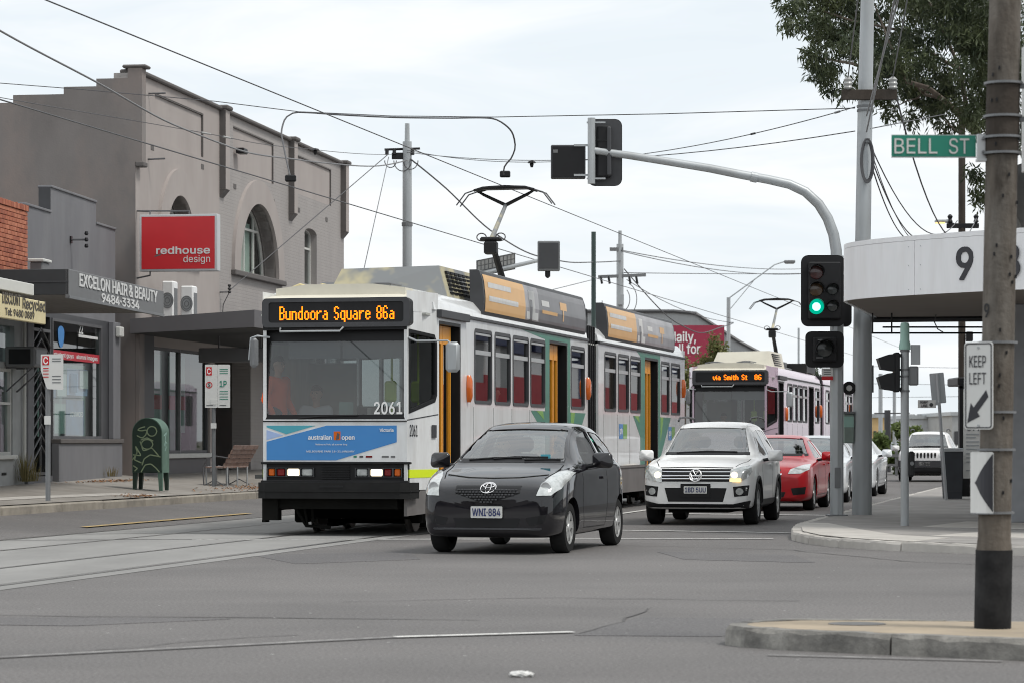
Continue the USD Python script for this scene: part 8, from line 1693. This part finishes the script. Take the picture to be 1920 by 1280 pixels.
# ------------------------------------------------------------------ overhead wires
def wire(label, pts, r=.012, m_='wire', name='overhead_wire', smooth_n=0):
    P = np.array(pts, float)
    if smooth_n:
        d = np.concatenate([[0], np.cumsum(np.linalg.norm(np.diff(P, axis=0), axis=1))]); t = np.linspace(0, d[-1], smooth_n); P = np.stack([PchipInterpolator(d, P[:, k])(t) for k in range(3)], 1)
    return solo(name, tube(P, r, 6), M[m_], label, 'wire')
def on_wire(P, px):
    P = np.asarray(P, float); q = 960 + F * P[:, 0] / P[:, 1]; o = np.argsort(q); return np.array([np.interp(px, q[o], P[o, k]) for k in range(3)])
def sag(a, b, drop, n=18):
    a, b = np.array(a, float), np.array(b, float); t = np.linspace(0, 1, n)[:, None]; p = a + (b - a) * t; p[:, 2] -= drop * 4 * (t * (1 - t))[:, 0]; return p
wire('contact wire running over the near track above the pantograph', [su(-11.3, u, 6.17 + .0012 * (u - 51)) for u in (6, 30, 51, 80, 110, 160)], .0085)
wire('contact wire over the left track crossing in front of the tall building', [su(-14.65, u, 5.97 + .002 * (u - 38)) for u in (6, 38, 60, 80, 120, 160)], .0105)
ST_ = lambda py: np.array([W(1612, py, SPY)[0] - .1, SPY - .14, Zat(py, SPY)]); P7 = lambda py, dx=0: np.array([x763 + dx, Y763 - .15, Zat(py, Y763)])
Cpt = lambda px, s, py: W(px, py, Ys(px, s))
span = np.array([ST_(205), W(1240, 214, 49.0), W(925, 220, 50.6), W(735, 218, 51.3), W(560, 210, 51.8), W(400, 190, 52.5), W(150, 168, 53.5), W(-120, 147, 54.5)])
wire('long span wire crossing the whole sky at the height of the looped cable', span, .009)
fd = [Cpt(545, -14.65, 335) + [0, 0, .0], W(541, 318, 50.3), W(531, 270, 50.8), W(528, 245, 51.2), W(534, 224, 51.5), W(556, 211, 51.6), W(640, 216, 51.4), W(735, 220.5, 51.2), W(840, 222, 50.9), W(922, 222.5, 50.6), W(945, 233, 50.8), W(962, 253, 51.2), W(966, 275, 51.4), W(958, 298, 51.6), W(946, 312, 51.7), Cpt(944, -11.3, 327)]
wire('black feeder cable looping along the span wire between the two contact wires', fd, .016, name='feeder_cable', smooth_n=70)
for px, s, py, lab in ((545, -14.65, 336, 'small feeder clamp on the left contact wire'), (947, -11.3, 328, 'small feeder clamp on the near contact wire')): q = Cpt(px, s, py); solo('wire_clamp', MB().box(q[0] - .10, q[0] + .10, q[1] - .06, q[1] + .06, q[2] - .05, q[2] + .07, .02), M['black'], lab, 'clamp')
UP = sag(ST_(203), P7(283), .6, 40); wire('upper span wire from the steel pole to the power pole left of the pantograph', UP, .009)
wire('lower span wire from the steel pole to the power pole left of the pantograph', sag(ST_(248), P7(287), .35), .010)
for px, lab in ((1412, 'dark insulator on the span wire right of the signal arm'), (1570, 'turnbuckle on the span wire beside the steel pole')):
    q, q2 = on_wire(UP, px), on_wire(UP, px + 4); d = (q2 - q) / np.linalg.norm(q2 - q); solo('span_insulator', MB().tube([q - d * .10, q + d * .10], .020, 6), M['black'] if px < 1500 else M['steel_dark'], lab, 'insulator')
q = on_wire(UP, 997); t = thing('hanging_insulator', 'hanging insulator on the upper span wire left of the signal box', 'insulator', q); part(t, 'cap', lathe([(.0, -.02), (.10, -.02), (.08, .02), (.0, .04)], 10), M['black']); part(t, 'body', lathe([(.03, -.12), (.05, -.04), (.03, -.02)], 8), M['black'])
hw = [P7(291, -.4), W(590, 281, 66), W(440, 261, 62.0 - 1.5), W(265, 229, 58), W(60, 194, 54), W(-100, 165, 51)]
hd_ = np.array(hw, float); dd = np.concatenate([[0], np.cumsum(np.linalg.norm(np.diff(hd_, axis=0), axis=1))]); tt_ = np.linspace(0, dd[-1], 60); HWP = np.stack([PchipInterpolator(dd, hd_[:, k])(tt_) for k in range(3)], 1)
wire('thin stay wire with insulators crossing the face of the tall building', HWP, .008)
for px, lab in ((425, 'long insulator on the thin stay wire by the second pilaster'), (386, 'small link on the thin stay wire')):
    q, q2 = on_wire(HWP, px), on_wire(HWP, px + 4); d = (q2 - q) / np.linalg.norm(q2 - q); solo('span_insulator', MB().tube([q - d * .14, q + d * .14], .022, 6), M['ceramic'], lab, 'insulator')
q = on_wire(HWP, 591); t = thing('hanging_insulator', 'hanging insulator on the thin stay wire before the end of the tall building', 'insulator', q); part(t, 'cap', lathe([(.0, -.02), (.10, -.02), (.08, .02), (.0, .04)], 10), M['black']); part(t, 'body', lathe([(.03, -.12), (.05, -.04), (.03, -.02)], 8), M['black'])
wire('thick sagging cable from the power pole past the tall building to the upper left', [P7(302), Cpt(700, -19.0, 312), Cpt(620, -19.0, 307), Cpt(560, -18.9, 300), Cpt(440, -18.8, 279), Cpt(330, -18.7, 236), Cpt(180, -18.6, 154), Cpt(0, -18.5, 58), Cpt(-150, -18.5, -40)], .018, 'wire_pale', smooth_n=50)
wire('service wire slanting from the power pole down to the wall bracket', [P7(290, -.5), A.P(A.t(412), .25, A.z(412, 545))], .012)
wire('rope running from the power pole down behind the tram roof box', [P7(296, -.5), [W(683, 502, 60)[0], 60, Zat(502, 60)], W(679, 540, 58)], .010)
wire('heavy cable sagging from the power pole to the distant power pole', [P7(300, .1), *[Cpt(px, -18.9, py) for px, py in ((830, 348), (925, 436), (1000, 478), (1060, 491), (1110, 492))], [x1160, Y1160 - .15, Zat(490, Y1160)]], .022, smooth_n=40)
q60 = lambda px, py: np.array([x1160 + (px - 1162.5) / F * Y1160, Y1160 - .15, Zat(py, Y1160)])
for a, b, d, lab in (((1165, 470), (1560, 500), .4, 'first far power line running right from the distant power pole'), ((1166, 472), (1560, 508), .5, 'second far power line running right from the distant power pole'), ((1170, 512), (1560, 512), .05, 'level far power line running right from the lower crossarm')):
    wire(lab, sag(q60(*a), W(b[0], b[1], 170), d), .018)
wire('far cable falling from the distant power pole towards the billboard', [q60(1170, 505), W(1270, 606, 112), W(1310, 624, 116), W(1345, 616, 120), W(1368, 605, Ysl)], .022, smooth_n=30)
wire('far thin wire from the distant power pole towards the street light', sag(q60(1175, 525), W(1366, 604, Ysl), .3), .014)
wire('far wire from the green pole over the tram roof', [W(1110, 525, Y1115), W(985, 556, 80)], .012)
for a, b, lab in (((-60, 178), (70, 196), None),): pass
for i, (y0, pb, lab) in enumerate(((262, (1795, 414), 'upper cable dropping right from the steel pole to the dark pole'), (266, (1765, 440), 'second cable dropping right from the steel pole behind the awning'), (280, (1742, 445), 'third cable dropping right from the steel pole behind the awning'), (290, (1722, 445), 'lowest cable dropping right from the steel pole behind the awning'))):
    a = np.array([qx_(1628), SPY - .1, Zat(y0 + 6, SPY)]); b = W(pb[0], pb[1], Y1803 if i == 0 else 70)
    wire(lab, sag(a, b, .9 if i < 2 else .55), .013 if i != 1 else .009)
wire('curved cable from the crossarm to the dark pole passing the street name sign', sag([qx_(1672), SPY - .16, zc_ + .2], [x1803 + .4, Y1803 - .1, Zat(410, Y1803)], 1.5), .016)
for i, (px, tx, ty_, lab) in enumerate(((1588, 1616, -60, 'dark wire rising from the left insulator of the crossarm'), (1672, 1712, -60, 'dark wire rising from the right insulator of the crossarm'), (1640, 1690, -60, 'bundled pale cable rising past the crossarm towards the upper right'), (1632, 1700, -60, 'second pale cable rising past the crossarm'))):
    a = np.array([qx_(px), SPY - .16, zc_ + .3]) if i < 2 else np.array([qx_(1622), SPY - .2, Zat(250 - 30 * (i - 2), SPY)])
    wire(lab, [a, W(tx, ty_, 34 if i < 2 else 30)], .010 if i < 2 else .014, 'wire' if i < 2 else 'wire_pale')
wire('span wire running right from the steel pole towards the tree', [[qx_(1630), SPY - .1, Zat(243, SPY)], W(1770, 215, 58)], .010)
for py0, py1, lab in ((686, 690, 'far thin wire under the awning, upper'), (718, 722, 'far thin wire under the awning, middle'), (745, 742, 'far thin wire under the awning, lower')): wire(lab, [W(1600, py0, 140), W(1860, py1, 140)], .012)

# ------------------------------------------------------------------ the other side of the crossing, behind the photographer: it shows only in glass and paint
for i, (x0, x1, h, m_, lab) in enumerate(((-70, -38, 7.5, 'render_grey', 'grey shop row behind the photographer, left end'), (-37.5, -14, 9.0, 'brick_painted', 'taller painted brick shop behind the photographer'), (-13.5, 9, 6.5, 'trim_dark', 'low dark shop behind the photographer'), (9.5, 34, 8.5, 'render_grey', 'two storey shop behind the photographer, right of centre'), (34.5, 70, 7.0, 'trim_dark', 'dark shop row behind the photographer, right end'))):
    t = thing('opposite_shop', lab, 'building'); y_ = -26.0
    part(t, 'walls', MB().box(x0, x1, y_ - 12, y_, 0, h), M[m_]); part(t, 'parapet_cap', MB().box(x0 - .1, x1 + .1, y_ - .3, y_ + .1, h + .002, h + .2), M['trim_dark']); part(t, 'awning', MB().box(x0 + .2, x1 - .2, y_ + .002, y_ + 2.6, 3.2, 3.6), M['awning_dark'])
    n_ = int((x1 - x0) / 4)
    for k in range(n_): xx = x0 + (x1 - x0) * (k + .2) / n_; part(t, 'shop_window', MB().box(xx, xx + 2.4, y_ + .003, y_ + .05, .6, 2.8), M['shop_dark']); part(t, 'upper_window', MB().box(xx + .4, xx + 1.6, y_ + .003, y_ + .05, 4.4, min(5.9, h - .6)), M['shop_dark'])
